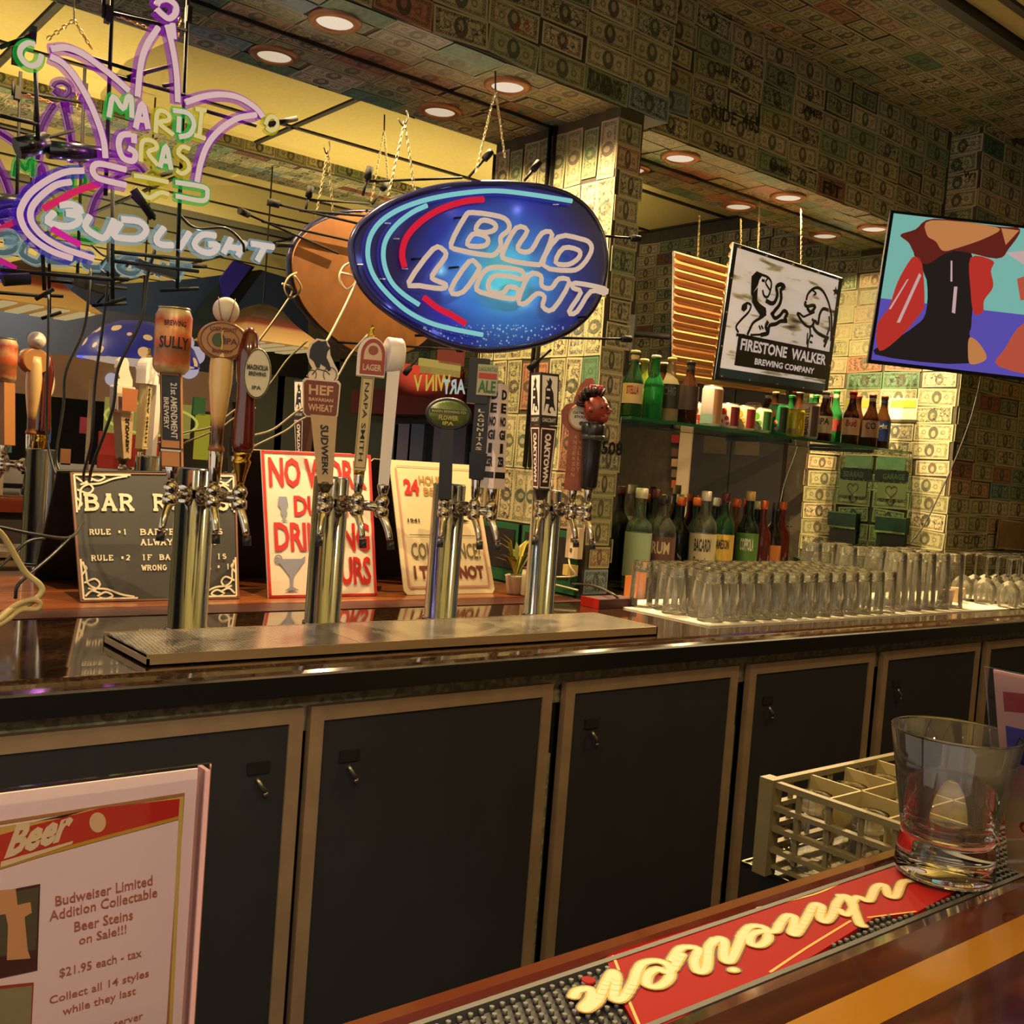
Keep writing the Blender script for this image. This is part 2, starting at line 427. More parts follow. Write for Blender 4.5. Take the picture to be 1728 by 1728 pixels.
brown = mat('3b3422', .8, vary=.3)
# floor
n = NT('dark_floor'); f_ = n.noise(n.obj(), 9, 4)
floor_m = n.done(n.bsdf(n.ramp(f_, [(.3, '2a2622'), (.7, '3a332c')]), .5))
box_struct('floor', (-4, -9, -.1), (4.85, 2.64, 0), floor_m, 'dark floor behind the bar')
box_struct('wall_back', (-3, YK, 0), (4.85, 2.64, 3.1), brown, 'wall behind the mirrored back bar')
# ceiling: dollar-covered strip, black edge, cream tiles
cl = box_struct('ceiling', (-3, YE+.038, ZC), (4.85, 2.64, ZC+.1), brown, 'ceiling strip papered with banknotes above the bar')
bills(cl, (1.0, YE+.043, ZC), (1, 0, 0), (0, 1, 0), 19, 8, (0, 0, -1), skip=lambda c: c.x > XW and c.y > YW)
for k in range(3):
    pass
edge = box_struct('trim_1', (-3, YE, ZC-.012), (4.85, YE+.037, ZC+.05), mat('151311', .6), 'black edge strip between banknote ceiling and cream tiles')
tm = NT('ceiling_tile'); tf = tm.noise(tm.obj(), 60, 3)
tile_m = tm.done(tm.bsdf(tm.ramp(tf, [(.3, 'd8c074'), (.7, 'e0cc80')]), .8, bump=tf, bstr=.1))
tc = box_struct('ceiling', (-3, -9, ZC+.03), (4.85, YE, ZC+.1), mat('4a4030', .8), 'suspended ceiling of cream tiles over the customers')
g = MB()
for i in range(8): g.box((-2.6+i*1.22-.012, -9, ZC+.012), (-2.6+i*1.22+.012, YE, ZC+.03))
for j in range(18): g.box((-3, YE-.095-j*.61-.012, ZC+.012), (4.85, YE-.095-j*.61+.012, ZC+.03))
g.build('tile_grid', mat('3a3222', .6), tc)
for i in range(-1, 7):
    for j in range(17):
        x0 = -2.6+i*1.22; y1 = YE-.095-j*.61
        x1 = min(4.74, x0+1.20)
        if x0 > 4.6: continue
        MB().box((max(-3, x0+.02), y1-.59, ZC+.018), (x1, y1-.02, ZC+.03)).build('ceiling_tile', tile_m, tc)
MB().box((-3, YE-.075, ZC+.018), (4.74, YE-.005, ZC+.03)).build('ceiling_tile', tile_m, tc)
# a banknote-covered beam further back in the room (seen in the mirror)
bmk = box_struct('trim_2', (-2, -.46, ZC-.03), (4.74, .02, ZC+.012), brown, 'low beam papered with banknotes across the customers side')
bills(bmk, (-.2, -.45, ZC-.03), (1, 0, 0), (0, 1, 0), 28, 6, (0, 0, -1))
bills(bmk, (0.5, .02, ZC-.035), (1, 0, 0), (0, 0, 1), 22, 1, (0, 1, 0))
# soffit + fascia over the taps and over the niche
sf = MB(); sf.box((-3, YS, ZS), (XP1+.094, YK-.001, ZC)); sf.box((XP1+.094, YR, ZS), (XW, YK-.001, ZC))
sf = sf.build('trim_3', brown); tag(sf, 'deep soffit with fascia papered with banknotes above back bar', kind='structure')
bills(sf, (.33, YS+.005, ZS), (1, 0, 0), (0, 1, 0), 11, 4, (0, 0, -1))
bills(sf, (XP1+.10, YR-.0, ZS), (1, 0, 0), (0, 1, 0), 10, 3, (0, 0, -1))
bills(sf, (.585, YS, ZS), (1, 0, 0), (0, 0, 1), 10, 6, (0, -1, 0))
bills(sf, (XP1+.10, YR, ZS), (1, 0, 0), (0, 0, 1), 10, 6, (0, -1, 0), skip=lambda c: c.x > XW-.07)
# pillar
pl = box_struct('trim_4', (XP0, YS, ZB+.0005), (XP1, YK-.001, ZS-.0005), brown, 'narrow pillar papered with banknotes between taps and bottle niche')
bills(pl, (XP0, YS+.002, CZ-.177), (0, 1, 0), (0, 0, 1), 4, 7, (-1, 0, 0), portrait=True, jit=.03)
pb = bill_mesh(.095, .073)
bills(pl, (XP0-.038, YS, ZB+.01), (1, 0, 0), (0, 0, 1), 1, 19, (0, -1, 0), bm=pb, jit=.02)
bills(pl, (XP1, YS+.002, ZB+.03), (0, 1, 0), (0, 0, 1), 2, 19, (1, 0, 0), jit=.03)
# pier right of the niche
pr = box_struct('wall_right', (XW, YW, ZB+.0005), (XR-.001, YK-.001, ZC-.001), brown, 'pier papered with banknotes on the right of the niche')
bills(pr, (XW, YW+.004, ZB+.02), (0, 1, 0), (0, 0, 1), 2, 26, (-1, 0, 0), skip=lambda c: c.z > ZS and c.y > YR, jit=.06)
bills(pr, (XW+.002, YW, ZB+.02), (1, 0, 0), (0, 0, 1), 4, 26, (0, -1, 0), jit=.03)
# right-hand wall of the room and its doors (in view mostly through the mirror)
rw = box_struct('wall_right', (XR, -9, 0), (XR+.1, YK-.001, 3.1), mat('4a4234', .8, vary=.2), 'far right wall of the room papered with banknotes')
bills(rw, (XR, .31, CZ+.353), (0, 1, 0), (0, 0, 1), 11, 15, (-1, 0, 0), jit=.04)
bills(rw, (XR, 1.766, CZ-.33), (0, 1, 0), (0, 0, 1), 2, 9, (-1, 0, 0), jit=.04)
bills(rw, (XR, -2.76, CZ+.50), (0, 1, 0), (0, 0, 1), 11, 5, (-1, 0, 0), jit=.04)
box_struct('wall_front', (-4, -9.1, 0), (4.85, -9, 3.1), mat('3a3634', .8, vary=.2), 'far wall of the room behind the customers')
# mirror in two panes with a thin dark top bead
n = NT('mirror'); gl = n.node('ShaderNodeBsdfGlossy'); gl.inputs[0].default_value = (.80, .79, .74, 1); gl.inputs['Roughness'].default_value = 0.0
mir_m = n.done(gl.outputs[0])
for x0, x1, lab in ((-2.5, XP0, 'large wall mirror behind the beer taps'), (XP1, XW, 'wall mirror at the back of the bottle niche')):
    mr = thing('wall_mirror', ((x0+x1)/2, YM+.006, ZB), lab, 'mirror')
    MB().box((x0, YM, ZB), (x1, YM+.012, ZS)).build('mirror_pane', mir_m, mr)
    MB().box((x0, YM-.004, ZS-.012), (x1, YM, ZS)).build('top_bead', mat('14120f', .4), mr)
mb = MB().tube([(XP0-.006, YM-.012, ZS), (XP0-.006, YM-.012, CZ+.0)], .007, 8)
tag(mb.build('conduit_pipe', mat('14130f', .4)), 'thin black pipe running down where pillar meets mirror', 'pipe')
# downlights
def downlight(x, y, on=1.0, label=None, spot=26):
    t = thing('recessed_downlight', (x, y, ZS), label, 'ceiling light', 'round recessed downlights in the soffit')
    MB().lathe([(.066, 0), (.066, -.0075), (.060, -.012), (.050, -.014), (.0455, -.011), (.0455, .0)], (x, y, ZS), seg=32, cap=False).build('trim_ring', mat('a06a3c', .4, .3), t)
    MB().lathe([(.0455, -.0075), (.001, -.0075)], (x, y, ZS), seg=28, cap=False).build('lamp_lens', emat((.82, .66, .48), 1.0*on), t)
    l = light('SPOT', 'downlight_beam', (x, y, ZS-.03), spot*on, WARM, (x, y-.02, 0), spot_size=radians(160), spot_blend=.6, shadow_soft_size=0.0)
    l.parent = t; l.location = (0, 0, -.03)
dl = [(.685, 'leftmost'), (1.254, 'above the jester hat neon'), (1.80, 'just left of the pillar'), (2.572, 'just right of the pillar'), (3.157, 'above the lion and bear sign'), (3.72, 'beside the top of the television')]
for i, (x, s_) in enumerate(dl):
    downlight(x, 2.357 if i < 3 else 2.407, 1.0, 'round brass-rimmed recessed downlight '+s_, spot=(70, 78, 88, 165, 150, 120)[i])
# ---------------------------------------------------------------- back bar counter, ledge, cabinets
n = NT('brown_granite'); o_ = n.obj(); f1 = n.noise(o_, 160, 3); f2 = n.noise(o_, 26, 4); 
gr = n.mix(n.M('MULTIPLY', f1, f2), n.ramp(f1, [(.35, '120c08'), (.5, '3a2416'), (.65, '4f3420')]), n.ramp(f2, [(.4, '241710'), (.6, '40301f')]))
gran = n.done(n.bsdf(gr, .07, coat=.6, spec=.6))
ct = thing('back_bar_counter', (1.0, 1.9, ZB-.04), 'long polished brown granite back bar top with moulded nose', 'counter')
prof = [(YM-.002, ZB-.04), (YM-.002, ZB), (1.70, ZB), (1.62, ZB+.001), (1.612, ZB+.0055), (1.604, ZB+.0055), (1.598, ZB+.001), (1.575, ZB-.002), (1.562, ZB-.008), (1.552, ZB-.02), (1.553, ZB-.032), (1.562, ZB-.040)]
def extr(mb, prof, x0, x1, mi=0, smooth=False):
    n_ = len(prof); vs = [(x0, y, z) for y, z in prof]+[(x1, y, z) for y, z in prof]
    mb.add(vs, [(i, (i+1) % n_, n_+(i+1) % n_, n_+i) for i in range(n_)]+[tuple(reversed(range(n_))), tuple(n_+i for i in range(n_))], mi, smooth)
    return mb
extr(MB(), prof, -1.5, XR-.002).build('counter_top', gran, ct)
MB().box((-1.5, 1.575, ZB-.047), (XR-.002, 2.2, ZB-.04)).build('under_edge', mat('0e0c0a', .3), ct)
MB().box((-1.5, 1.5485, ZB-.040), (XR-.002, 1.566, ZB-.006)).build('nose_shade_strip', mat('121110', .35), ct)  # dark strip painting shade onto the front of the granite nose
# wooden ledge in front of the mirror
n = NT('red_brown_wood'); wv = n.node('ShaderNodeTexNoise'); mpp = n.node('ShaderNodeMapping'); mpp.inputs['Scale'].default_value = (2, 40, 40); n.t.links.new(n.obj(), mpp.inputs[0]); n.t.links.new(mpp.outputs[0], wv.inputs[0]); wv.inputs['Scale'].default_value = 2
wood_m = n.done(n.bsdf(n.ramp(wv.outputs[0], [(.3, '6e3416'), (.7, 'a05a28')]), .3, coat=.3))
dred = mat('4a1c14', .4, vary=.2)
ZL = ZB+.0022
lg = thing('mirror_ledge', (.5, 2.22, ZB), 'red-brown wooden strip with dark border running below the mirror behind the taps', 'ledge')
MB().box((-1.5, 2.262, ZB+.0005), (XP0-.05, YM-.003, ZL)).build('ledge_board', wood_m, lg)
MB().box((-1.5, 2.155, ZB+.0005), (XP0-.05, 2.2615, ZL-.0005)).build('dark_border', dred, lg)
pc_ = onZ(1010, 1028, ZB)
rb = thing('pillar_plinth', (pc_.x+.05, pc_.y, ZB), 'small block at the pillar foot, bright red side and dark red front', 'block')
MB().box((pc_.x+.002, pc_.y, ZB+.0005), (pc_.x+.15, pc_.y+.07, ZB+.026)).build('dark_front', mat('3c0e10', .5), rb)
MB().box((pc_.x-.002, pc_.y, ZB+.0005), (pc_.x+.0015, pc_.y+.07, ZB+.027)).build('red_side', mat('a8120c', .35), rb)
# galvanised rail + cabinets
n = NT('galvanised'); vo = n.node('ShaderNodeTexVoronoi'); n.t.links.new(n.obj(), vo.inputs[0]); vo.inputs['Scale'].default_value = 90
gal = n.done(n.bsdf(n.ramp(vo.outputs['Color'], [(.2, '7a7458'), (.8, 'aaa280')]), .5, .2))
steel = mat('b89a74', .42, .55, vary=.12, vscale=14, name='brushed_steel')
blk = mat('2b2a2a', .6, spec=.25, vary=.10, vscale=8)
seams = [(-1.0, -.62), (-.58, -.10), (-.06, .36), (.376, .870), (.881, 1.440), (1.476, 2.038), (2.083, 2.633), (2.677, 3.231), (3.275, 3.82)]
seams = [(-.19, .335), (.345, .870), (.884, 1.439), (1.476, 2.038), (2.083, 2.633), (2.677, 3.231), (3.275, 3.82)]
names = ['', 'behind the left table card', 'below the bar rules and first tap tower', 'below the third and fourth tap tower', 'below the left end of the glasses', 'below the right end of the glasses', 'at the far right under the counter']
fr = thing('cabinet_rail', (1.5, 1.60, ZB-.1), 'galvanised steel rail and dark uprights behind the cabinet doors', 'rail')
MB().box((-.6, 1.600, ZB-.115), (XR-.002, 1.615, ZB-.047)).build('rail_strip', gal, fr)
MB().box((-.6, 1.63, .02), (XR-.002, 2.2, ZB-.05)).build('dark_interior', mat('141210', .8), fr)
up = MB(); rods = MB()
for i in range(1, 7):
    xm = (seams[i-1][1]+seams[i][0])/2; wd = (seams[i][0]-seams[i-1][1])/2
    MB().box((xm-wd+.003, 1.602, .05), (xm+wd-.003, 1.64, ZB-.115)).build('upright', mat('2a2c26', .4, .5), fr)
    if wd > .01: MB().box((xm-.004, 1.594, .05), (xm+.003, 1.602, ZB-.22)).build('door_track', gal, fr)
    if wd > .01: MB().box((xm-.010, 1.592, ZB-.20), (xm-.004, 1.602, ZB-.12)).build('hinge', mat('6a6658', .35, .8), fr)
bol = MB()
for i in range(28):
    x = .05+i*.143; MB().lathe([(.006, 0), (.006, .004), (.002, .006)], (x, 1.600, ZB-.083-.008*(i % 2)), axis=(0, -1, 0), seg=8).build('bolt', mat('1c1a16', .5, .5), fr)
for i, (x0, x1) in enumerate(seams):
    zt = ZB-.068; zb = .12; lab = 'cabinet with black steel-framed door '+(names[i] or 'hidden at the far left')
    t = thing('bar_cabinet', ((x0+x1)/2, 1.585, zb), lab, 'cabinet', 'row of steel-framed black cabinets under the back bar')
    fw = .026; y0, y1 = 1.577, 1.593
    d_ = MB().box((x0+fw, y0+.004, zb+fw), (x1-fw, y1, zt-fw)).build('door', blk, t)
    for nm, a, b in (('frame_top', (x0, y0, zt-fw), (x1, y1, zt)), ('frame_bottom', (x0, y0, zb), (x1, y1, zb+fw)), ('frame_side', (x0, y0, zb+fw), (x0+fw, y1, zt-fw)), ('frame_side', (x1-fw, y0, zb+fw), (x1, y1, zt-fw))):
        MB().box(a, b).build(nm, steel, d_)
    hx = x0+.085 if i != 1 else x1-.075
    MB().box((hx-.022, y0, zt-.105), (hx+.018, y0+.004, zt-.085)).build('lock_plate', mat('3a3630', .35, .6), d_)
    hk = MB().tube([(hx-.008, y0-.006, zt-.11), (hx, y0-.014, zt-.125), (hx+.008, y0-.008, zt-.135)], .004, 6, smooth_path=3); hk.sphere((hx+.009, y0-.008, zt-.138), .0055, 8, 6)
    hk.build('latch', mat('9a937c', .25, .9), d_)
# drip tray
n = NT('drip_grate'); tcx = n.obj(); br = n.node('ShaderNodeTexBrick'); mp2 = n.node('ShaderNodeMapping'); mp2.inputs['Rotation'].default_value = (0, 0, .6); n.t.links.new(tcx, mp2.inputs[0]); n.t.links.new(mp2.outputs[0], br.inputs[0])
br.inputs['Scale'].default_value = 62; br.inputs['Mortar Size'].default_value = .13; br.inputs['Brick Width'].default_value = .5; br.inputs['Row Height'].default_value = .5
br.inputs['Color1'].default_value = (.06, .05, .04, 1); br.inputs['Color2'].default_value = (.06, .05, .04, 1); br.inputs['Mortar'].default_value = (.62, .55, .44, 1)
grate = n.done(n.bsdf(br.outputs[0], .2, .6))
TX0, TX1, TY0, TY1 = .625, 1.83, 1.66, 1.875
dt = thing('drip_tray', ((TX0+TX1)/2, TY0, ZB), 'long stainless drip tray with perforated grate in front of the tap towers', 'drip tray')
tb = MB(); tb.box((TX0, TY0, ZB+.0005), (TX1, TY0+.004, ZB+.021)); tb.box((TX0, TY1-.004, ZB+.0005), (TX1, TY1, ZB+.021)); tb.box((TX0, TY0, ZB+.0005), (TX0+.004, TY1, ZB+.014)); tb.box((TX1-.004, TY0, ZB+.0005), (TX1, TY1, ZB+.021)); tb.box((TX0, TY0, ZB+.0005), (TX1, TY1, ZB+.004))
tb.build('tray_pan', mat('b89c74', .35, .6), dt)
for k in range(3):
    xa = TX0+.0045+(TX1-TX0-.009)*k/3; xb = TX0+.0045+(TX1-TX0-.009)*(k+1)/3-.002
    MB().box((xa, TY0+.005, ZB+.0175), (xb, TY1-.005, ZB+.0205)).build('grate', grate, dt)
# white mat under the glasses
MB().box((2.09, 1.72, ZB+.0005), (4.0, 2.14, ZB+.004)).build('bar_mat', mat('f4ead2', .7, vary=.04)).update_tag()
tag(bpy.data.objects['bar_mat'], 'cream drying mat under the rows of upside-down glasses', 'mat')
# ---------------------------------------------------------------- neon signs
def neon(c, st=.9, halo=None, hs=.5):
    return emat(c, st, 'neon_tube')
def halo_mat(c, st=.35, fac=.5):  # see-through glowing shell that imitates bloom around the tubes
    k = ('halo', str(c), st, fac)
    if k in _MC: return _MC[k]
    n = NT('neon_bloom_halo'); t = n.node('ShaderNodeBsdfTransparent'); e = n.node('ShaderNodeEmission'); n.put(e.inputs[0], c); e.inputs[1].default_value = st
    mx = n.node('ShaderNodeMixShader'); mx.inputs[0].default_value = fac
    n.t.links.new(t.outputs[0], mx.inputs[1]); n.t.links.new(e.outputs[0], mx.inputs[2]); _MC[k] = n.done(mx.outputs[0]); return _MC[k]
PINKW = (.60, .43, .40); CREAM = (.64, .46, .33)
blackm = mat('151413', .7, spec=.15); rubber = mat('1a1918', .8, spec=.2)
def tubes(name, root, strokes, plane, r, m_, halo=None, closed=False, smooth=4, hr=1.9):
    r = r*1.1
    mb = MB(); hb = MB(); kb = MB(); b_ = Vector((0, 1, 0))
    for s_ in strokes:
        P = [plane(*p) for p in s_]
        mb.tube(P, r, 8, closed=closed, smooth_path=smooth)
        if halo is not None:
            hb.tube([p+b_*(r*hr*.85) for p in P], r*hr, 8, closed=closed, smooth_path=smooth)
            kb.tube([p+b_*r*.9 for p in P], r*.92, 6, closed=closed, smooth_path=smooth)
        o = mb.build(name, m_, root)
    if halo is not None: hb.build('bloom_halo', halo, o); kb.build('block_out_paint', blackm, o)  # added shell draws the bloom; paint blacks out the tube backs
    return o
# --- oval sign
YB = 2.34
def c6(x, y): return (560+x/3.456, 280+y/3.456)
_P0 = onY(595, 430, YB+.005); _N = Vector((.33, 1, 0)).normalized()      # the sign hangs slightly turned, its right end clear of the pillar
def onS(px, py, d=0):
    r = ray(px, py); return C0 + r*(((_P0-C0).dot(_N)-d)/r.dot(_N))
def PB(d): return lambda x, y: onS(*c6(x, y), d)
oval = [(115,480),(150,370),(230,290),(330,225),(480,165),(650,122),(850,103),(1050,105),(1250,128),(1400,180),(1500,260),(1570,380),(1600,520),(1590,650),(1550,780),(1480,880),(1380,960),(1250,1020),(1100,1055),(950,1070),(800,1062),(650,1020),(500,950),(350,860),(230,760),(150,640)]
bs = thing('oval_neon_sign', onS(808, 590), 'big oval blue neon beer sign with outlined white letters and red arcs', 'neon sign')
ov = catmull([PB(0)(*p) for p in oval], 4, True)
n = NT('blue_sign_face'); ob = n.obj(); sx = n.node('ShaderNodeSeparateXYZ'); n.t.links.new(ob, sx.inputs[0])
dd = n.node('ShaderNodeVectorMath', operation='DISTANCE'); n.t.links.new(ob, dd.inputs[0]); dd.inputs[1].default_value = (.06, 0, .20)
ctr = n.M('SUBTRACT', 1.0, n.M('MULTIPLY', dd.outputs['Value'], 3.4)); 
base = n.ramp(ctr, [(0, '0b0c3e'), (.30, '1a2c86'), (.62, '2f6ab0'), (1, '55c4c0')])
v2 = n.node('ShaderNodeTexVoronoi'); n.t.links.new(ob, v2.inputs[0]); v2.inputs['Scale'].default_value = 105
drops = n.M('MULTIPLY', n.M('LESS_THAN', v2.outputs[0], .30), n.M('LESS_THAN', n.M('ADD', sx.outputs[2], n.M('MULTIPLY', sx.outputs[0], -.12)), .066))
base = n.mix(n.M('MULTIPLY', drops, n.noise(ob, 60, 1)), base, 'b8d4e0')
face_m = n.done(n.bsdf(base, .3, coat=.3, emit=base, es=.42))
MB().slab([p for p in ov], _N*.004).build('sign_face', face_m, bs)
rim = MB(); rim.tube([p+_N*.006 for p in ov], .010, 8, closed=True); rim.build('sign_rim', mat('14143a', .25, coat=.5), bs)
back = MB().slab([p+_N*.006 for p in ov], _N*.014); back.build('sign_back', mat('a0683a', .55, .3, vary=.15), bs)
cy = (.20, .62, .60)
CYH = halo_mat((.10, .09, .62), .5, .40)
tubes('blue_tube', bs, [[(1400,205),(1150,165),(950,145),(750,160),(560,195),(400,250),(290,320),(230,400),(210,480),(215,560),(250,650),(320,740),(430,840),(560,910),(700,950),(880,985)], [(555,230),(470,270),(380,340),(320,420),(300,500),(310,590),(350,680),(420,750),(510,810)]], PB(.020), .0056, emat((.22, .56, .54), 1.0), CYH)
tubes('red_tube', bs, [[(885,195),(780,205),(650,245),(550,300),(470,370),(425,440),(410,520),(425,590)], [(535,765),(620,830),(700,870),(780,920)]], PB(.018), .0072, emat((.60, .014, .035), 1.1), None)
BUD = [[(775,300),(820,272),(980,295),(1030,330),(1030,375),(985,415),(985,470),(950,515),(900,520),(740,490),(695,455)], [(840,370),(870,320),(920,322),(955,345),(945,375),(890,388)], [(790,458),(820,400),(870,400),(910,425),(900,460),(850,470)],
 [(1075,362),(1000,500),(1015,545),(1190,575),(1225,555),(1285,400),(1225,393),(1165,490),(1110,500),(1085,470),(1140,378)], [(1320,415),(1232,578),(1390,610),(1460,580),(1512,500),(1505,450),(1450,425)], [(1352,478),(1305,562),(1380,575),(1440,535),(1440,492)],
 [(590,485),(650,490),(662,530),(585,640),(610,668),(665,692),(640,715),(510,698),(448,680)], [(800,558),(850,578),(855,610),(765,735),(692,725)],
 [(1105,660),(1108,612),(960,590),(890,615),(848,690),(865,735),(1060,775),(1085,720),(1030,705),(1000,740),(930,735),(912,690),(950,640),(1050,645)], [(1150,638),(1088,785),(1130,800),(1195,745),(1240,762),(1230,820),(1290,836),(1385,680),(1325,658),(1280,712),(1225,700),(1218,640)], [(1420,683),(1588,715),(1590,742),(1510,732),(1430,850),(1383,850),(1452,738),(1408,712)]]
for i, s_ in enumerate(BUD):
    tubes('letter_tube', bs, [s_], PB(.030), .0060, emat(CREAM, 1.0), None, closed=True, smooth=3)
for k, (x, y) in enumerate([(740,560),(900,450),(1100,520),(1300,560),(820,700),(1050,700),(1250,760)]):
    p = PB(.075)(x, y); l = light('POINT', 'tube_light', p, .14, (.35, .85, 1), shadow_soft_size=0); l.parent = bs; l.location = p-bs.location
for k, (x, y) in enumerate([(250,500),(450,280),(800,180),(1200,190),(420,780),(700,930)]):
    p = PB(.075)(x, y); l = light('POINT', 'tube_light', p, .15, (.25, .3, 1), shadow_soft_size=0); l.parent = bs; l.location = p-bs.location
st = MB()
for x, y in ((380,425),(170,575),(330,335),(300,660),(1310,225),(430,600)): st.tube([PB(.0)(x-20, y), PB(.024)(x+12, y)], .0018, 5)
st.build('tube_support', mat('d0c8c0', .3), bs)
for x, y in ((730,300),(480,540),(700,590),(1450,880)):
    MB().tube([PB(.004)(x-15, y+4), PB(.03)(x+40, y)], .003, 6).build('electrode_sleeve', blackm, bs)
# carrying bars with rubber caps, behind the sign
def bar(p, q, root, Y, r=.0035, cap='b', capl=.028):
    a, b = (onS(*p, -.03), onS(*q, -.03)) if Y is None else (onY(*p, Y), onY(*q, Y)); o = MB().tube([a, b], r, 6).build('support_bar', blackm, root)
    d = (b-a).normalized()
    for e, s_ in (('a', -1), ('b', 1)):
        if e in cap:
            c = a if e == 'a' else b; MB().tube([c-d*s_*.002, c+d*s_*capl], .0095, 10).build('end_cap', rubber, o)
bar((505,355),(1065,402), bs, None, cap='b'); bar((700,566),(1050,572), bs, None, cap='b')
bar((930,590),(905,612), bs, None); bar((612,330),(620,300), bs, None); bar((790,300),(818,268), bs, None); bar((885,305),(900,286), bs, None)
bar((470,345),(700,400), bs, None, cap='a'); bar((780,300),(622,306), bs, None, cap='')
for a, b in (((683,205),(655,330)), ((683,205),(700,325))): 
    cb = MB(); chain(cb, onS(*a, -.012), onS(*b, -.012)); cb.build('hanging_chain', mat('c8b890', .3, .8), bs)
for a, b in (((836,150),(803,290)), ((836,150),(852,265))):
    cb = MB(); chain(cb, onS(*a, -.012), onS(*b, -.012)); cb.build('hanging_chain', mat('c8b890', .3, .8), bs)
MB().tube([onS(686,186,-.012), onS(688,200,-.012), onS(680,212,-.012), onS(672,200,-.012)], .0022, 6, smooth_path=4).build('ceiling_hook', mat('3a3226', .4, .6), bs)
MB().tube([onS(836,120,-.012), onS(836,152,-.012)], .0022, 6).build('ceiling_hook', mat('3a3226', .4, .6), bs)
# --- jester hat sign
YG = 2.16
def P1(d=0): return lambda x, y: onY(x/4, y/4, YG-d)
mg = thing('jester_hat_neon_sign', onY(255, 340, YG), 'pink, green and yellow jester hat neon sign reading Mardi Gras', 'neon sign')
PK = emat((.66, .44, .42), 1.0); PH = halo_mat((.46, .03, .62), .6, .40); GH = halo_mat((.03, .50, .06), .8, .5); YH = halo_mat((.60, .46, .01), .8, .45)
hat = {'hat_tube': ([[(1060,35),(1075,5),(1130,-5),(1185,35),(1185,90),(1140,125),(1090,92),(1058,60)], [(345,330),(450,322),(560,365),(680,450),(780,530),(870,612)], [(340,380),(430,430),(520,540),(600,680),(660,820),(700,950),(712,1065)],
  [(1068,185),(990,310),(950,440),(928,650)], [(1130,170),(1160,300),(1182,420),(1195,540),(1200,688)], [(1165,160),(1175,260)], [(1252,690),(1380,650),(1500,638),(1620,662),(1728,730),(1775,790)], [(1728,775),(1600,800),(1480,880),(1400,980),(1355,1100),(1330,1225)],
  [(850,1145),(670,1105),(625,1140),(645,1190),(700,1215),(850,1250)], [(880,905),(820,915),(800,980),(830,1065),(900,1085),(912,1030),(865,1000)], [(905,905),(905,965)], [(915,865),(960,700),(1000,870)], [(938,805),(985,812)]], PK, PH, .0047),
 'green_tube': ([[(235,300),(190,290),(145,320),(135,370),(165,420),(210,445),(260,425),(280,370)], [(1185,1230),(1370,1262),(1400,1300),(1370,1355),(1185,1322)], [(735,790),(765,650),(830,735),(860,660),(885,665),(890,795)], [(1210,790),(1205,895)], [(1170,745),(1270,765),(1310,835),(1280,905),(1210,925)], [(1080,1130),(1120,985),(1155,1145)], [(1095,1085),(1140,1090)]], emat((.60, .50, .36), 1.0), GH, .0040),
 'yellow_tube': ([[(1050,895),(1065,755),(1130,765),(1140,810),(1075,830),(1170,910)], [(1320,735),(1390,745)], [(1362,745),(1345,920)], [(1312,912),(1385,935)], [(950,1090),(962,955),(1035,955),(1058,1000),(1000,1030),(1065,1115)], [(1280,1005),(1230,990),(1203,1035),(1262,1085),(1275,1140),(1230,1172),(1190,1150)], [(905,1185),(1000,1200),(1135,1230)], [(908,1268),(1000,1335),(1080,1300),(1140,1312)], [(1790,840),(1815,795),(1850,790),(1872,825),(1860,870),(1825,880),(1798,860)]], emat((.64, .52, .20), 1.0), YH, .0036)}
for nm, (ss, m_, h_, r) in hat.items():
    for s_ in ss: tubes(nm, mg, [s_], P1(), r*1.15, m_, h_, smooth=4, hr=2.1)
for x, y, c in ((100,120,(.8,.1,1)), (285,110,(.9,.2,1)), (400,190,(.8,.1,1)), (330,325,(.2,1,.3)), (50,95,(.2,1,.3)), (260,240,(.9,.8,.4)), (180,230,(.8,.1,1))):
    p = onY(x, y, YG-.03); l = light('POINT', 'tube_light', p, .35, c, shadow_soft_size=0); l.parent = mg; l.location = p-mg.location
fm = MB()
def fbar(root, Y, pts, r=.0042, nm='frame_bar'):
    return MB().tube([onY(*p, Y) for p in pts], r, 6).build(nm, blackm, root)
YF = YG+.02
for pts in ([(190,-20),(178,330)], [(318,-20),(300,420)], [(175,0),(175,30)], [(178,20),(318,52)], [(60,118),(64,235)], [(0,80),(60,58)], [(90,78),(245,125)], [(180,125),(330,165)], [(215,130),(292,110)], [(275,145),(295,142)], [(340,185),(432,212)], [(222,330),(262,370)], [(0,195),(66,210)]):
    fbar(mg, YF, pts)
for x, y, w_ in ((30,95,14), (183,25,10), (318,25,8), (55,60,8)): MB().obox(onY(x, y, YF), (w_/1768*2.3*.5, 0, 0), (0, .008, 0), (0, 0, .016)).build('end_cap', rubber, mg)
MB().tube([onY(455,210,YG), onY(500,200,YF)], .006, 8).build('end_cap', rubber, mg)
MB().tube([onY(225,320,YG-.012), onY(258,368,YG-.012)], .009, 8).build('electrode_sleeve', rubber, mg)
cb = MB(); chain(cb, onY(125,34,YF), onY(80,66,YF)); chain(cb, onY(125,34,YF), onY(155,82,YF)); cb.build('hanging_chain', mat('c8a060', .3, .8), mg)
cb = MB(); chain(cb, onY(195,25,YF), onY(255,50,YF)); chain(cb, onY(304,30,YF), onY(302,62,YF)); cb.build('hanging_chain', mat('c8a060', .3, .8), mg)
MB().tube([onY(125,-5,YF), onY(125,34,YF)], .0018, 6).build('hanging_wire', mat('9a8a60', .3, .6), mg)
tr = MB().tube([onY(28,250,YF+.02), onY(80,240,YF+.02)], .020, 14); tr.tube([onY(80,252,YF+.02), onY(178,262,YF+.02)], .018, 10); tr.build('transformer', mat('16181c', .2, coat=.5), mg)
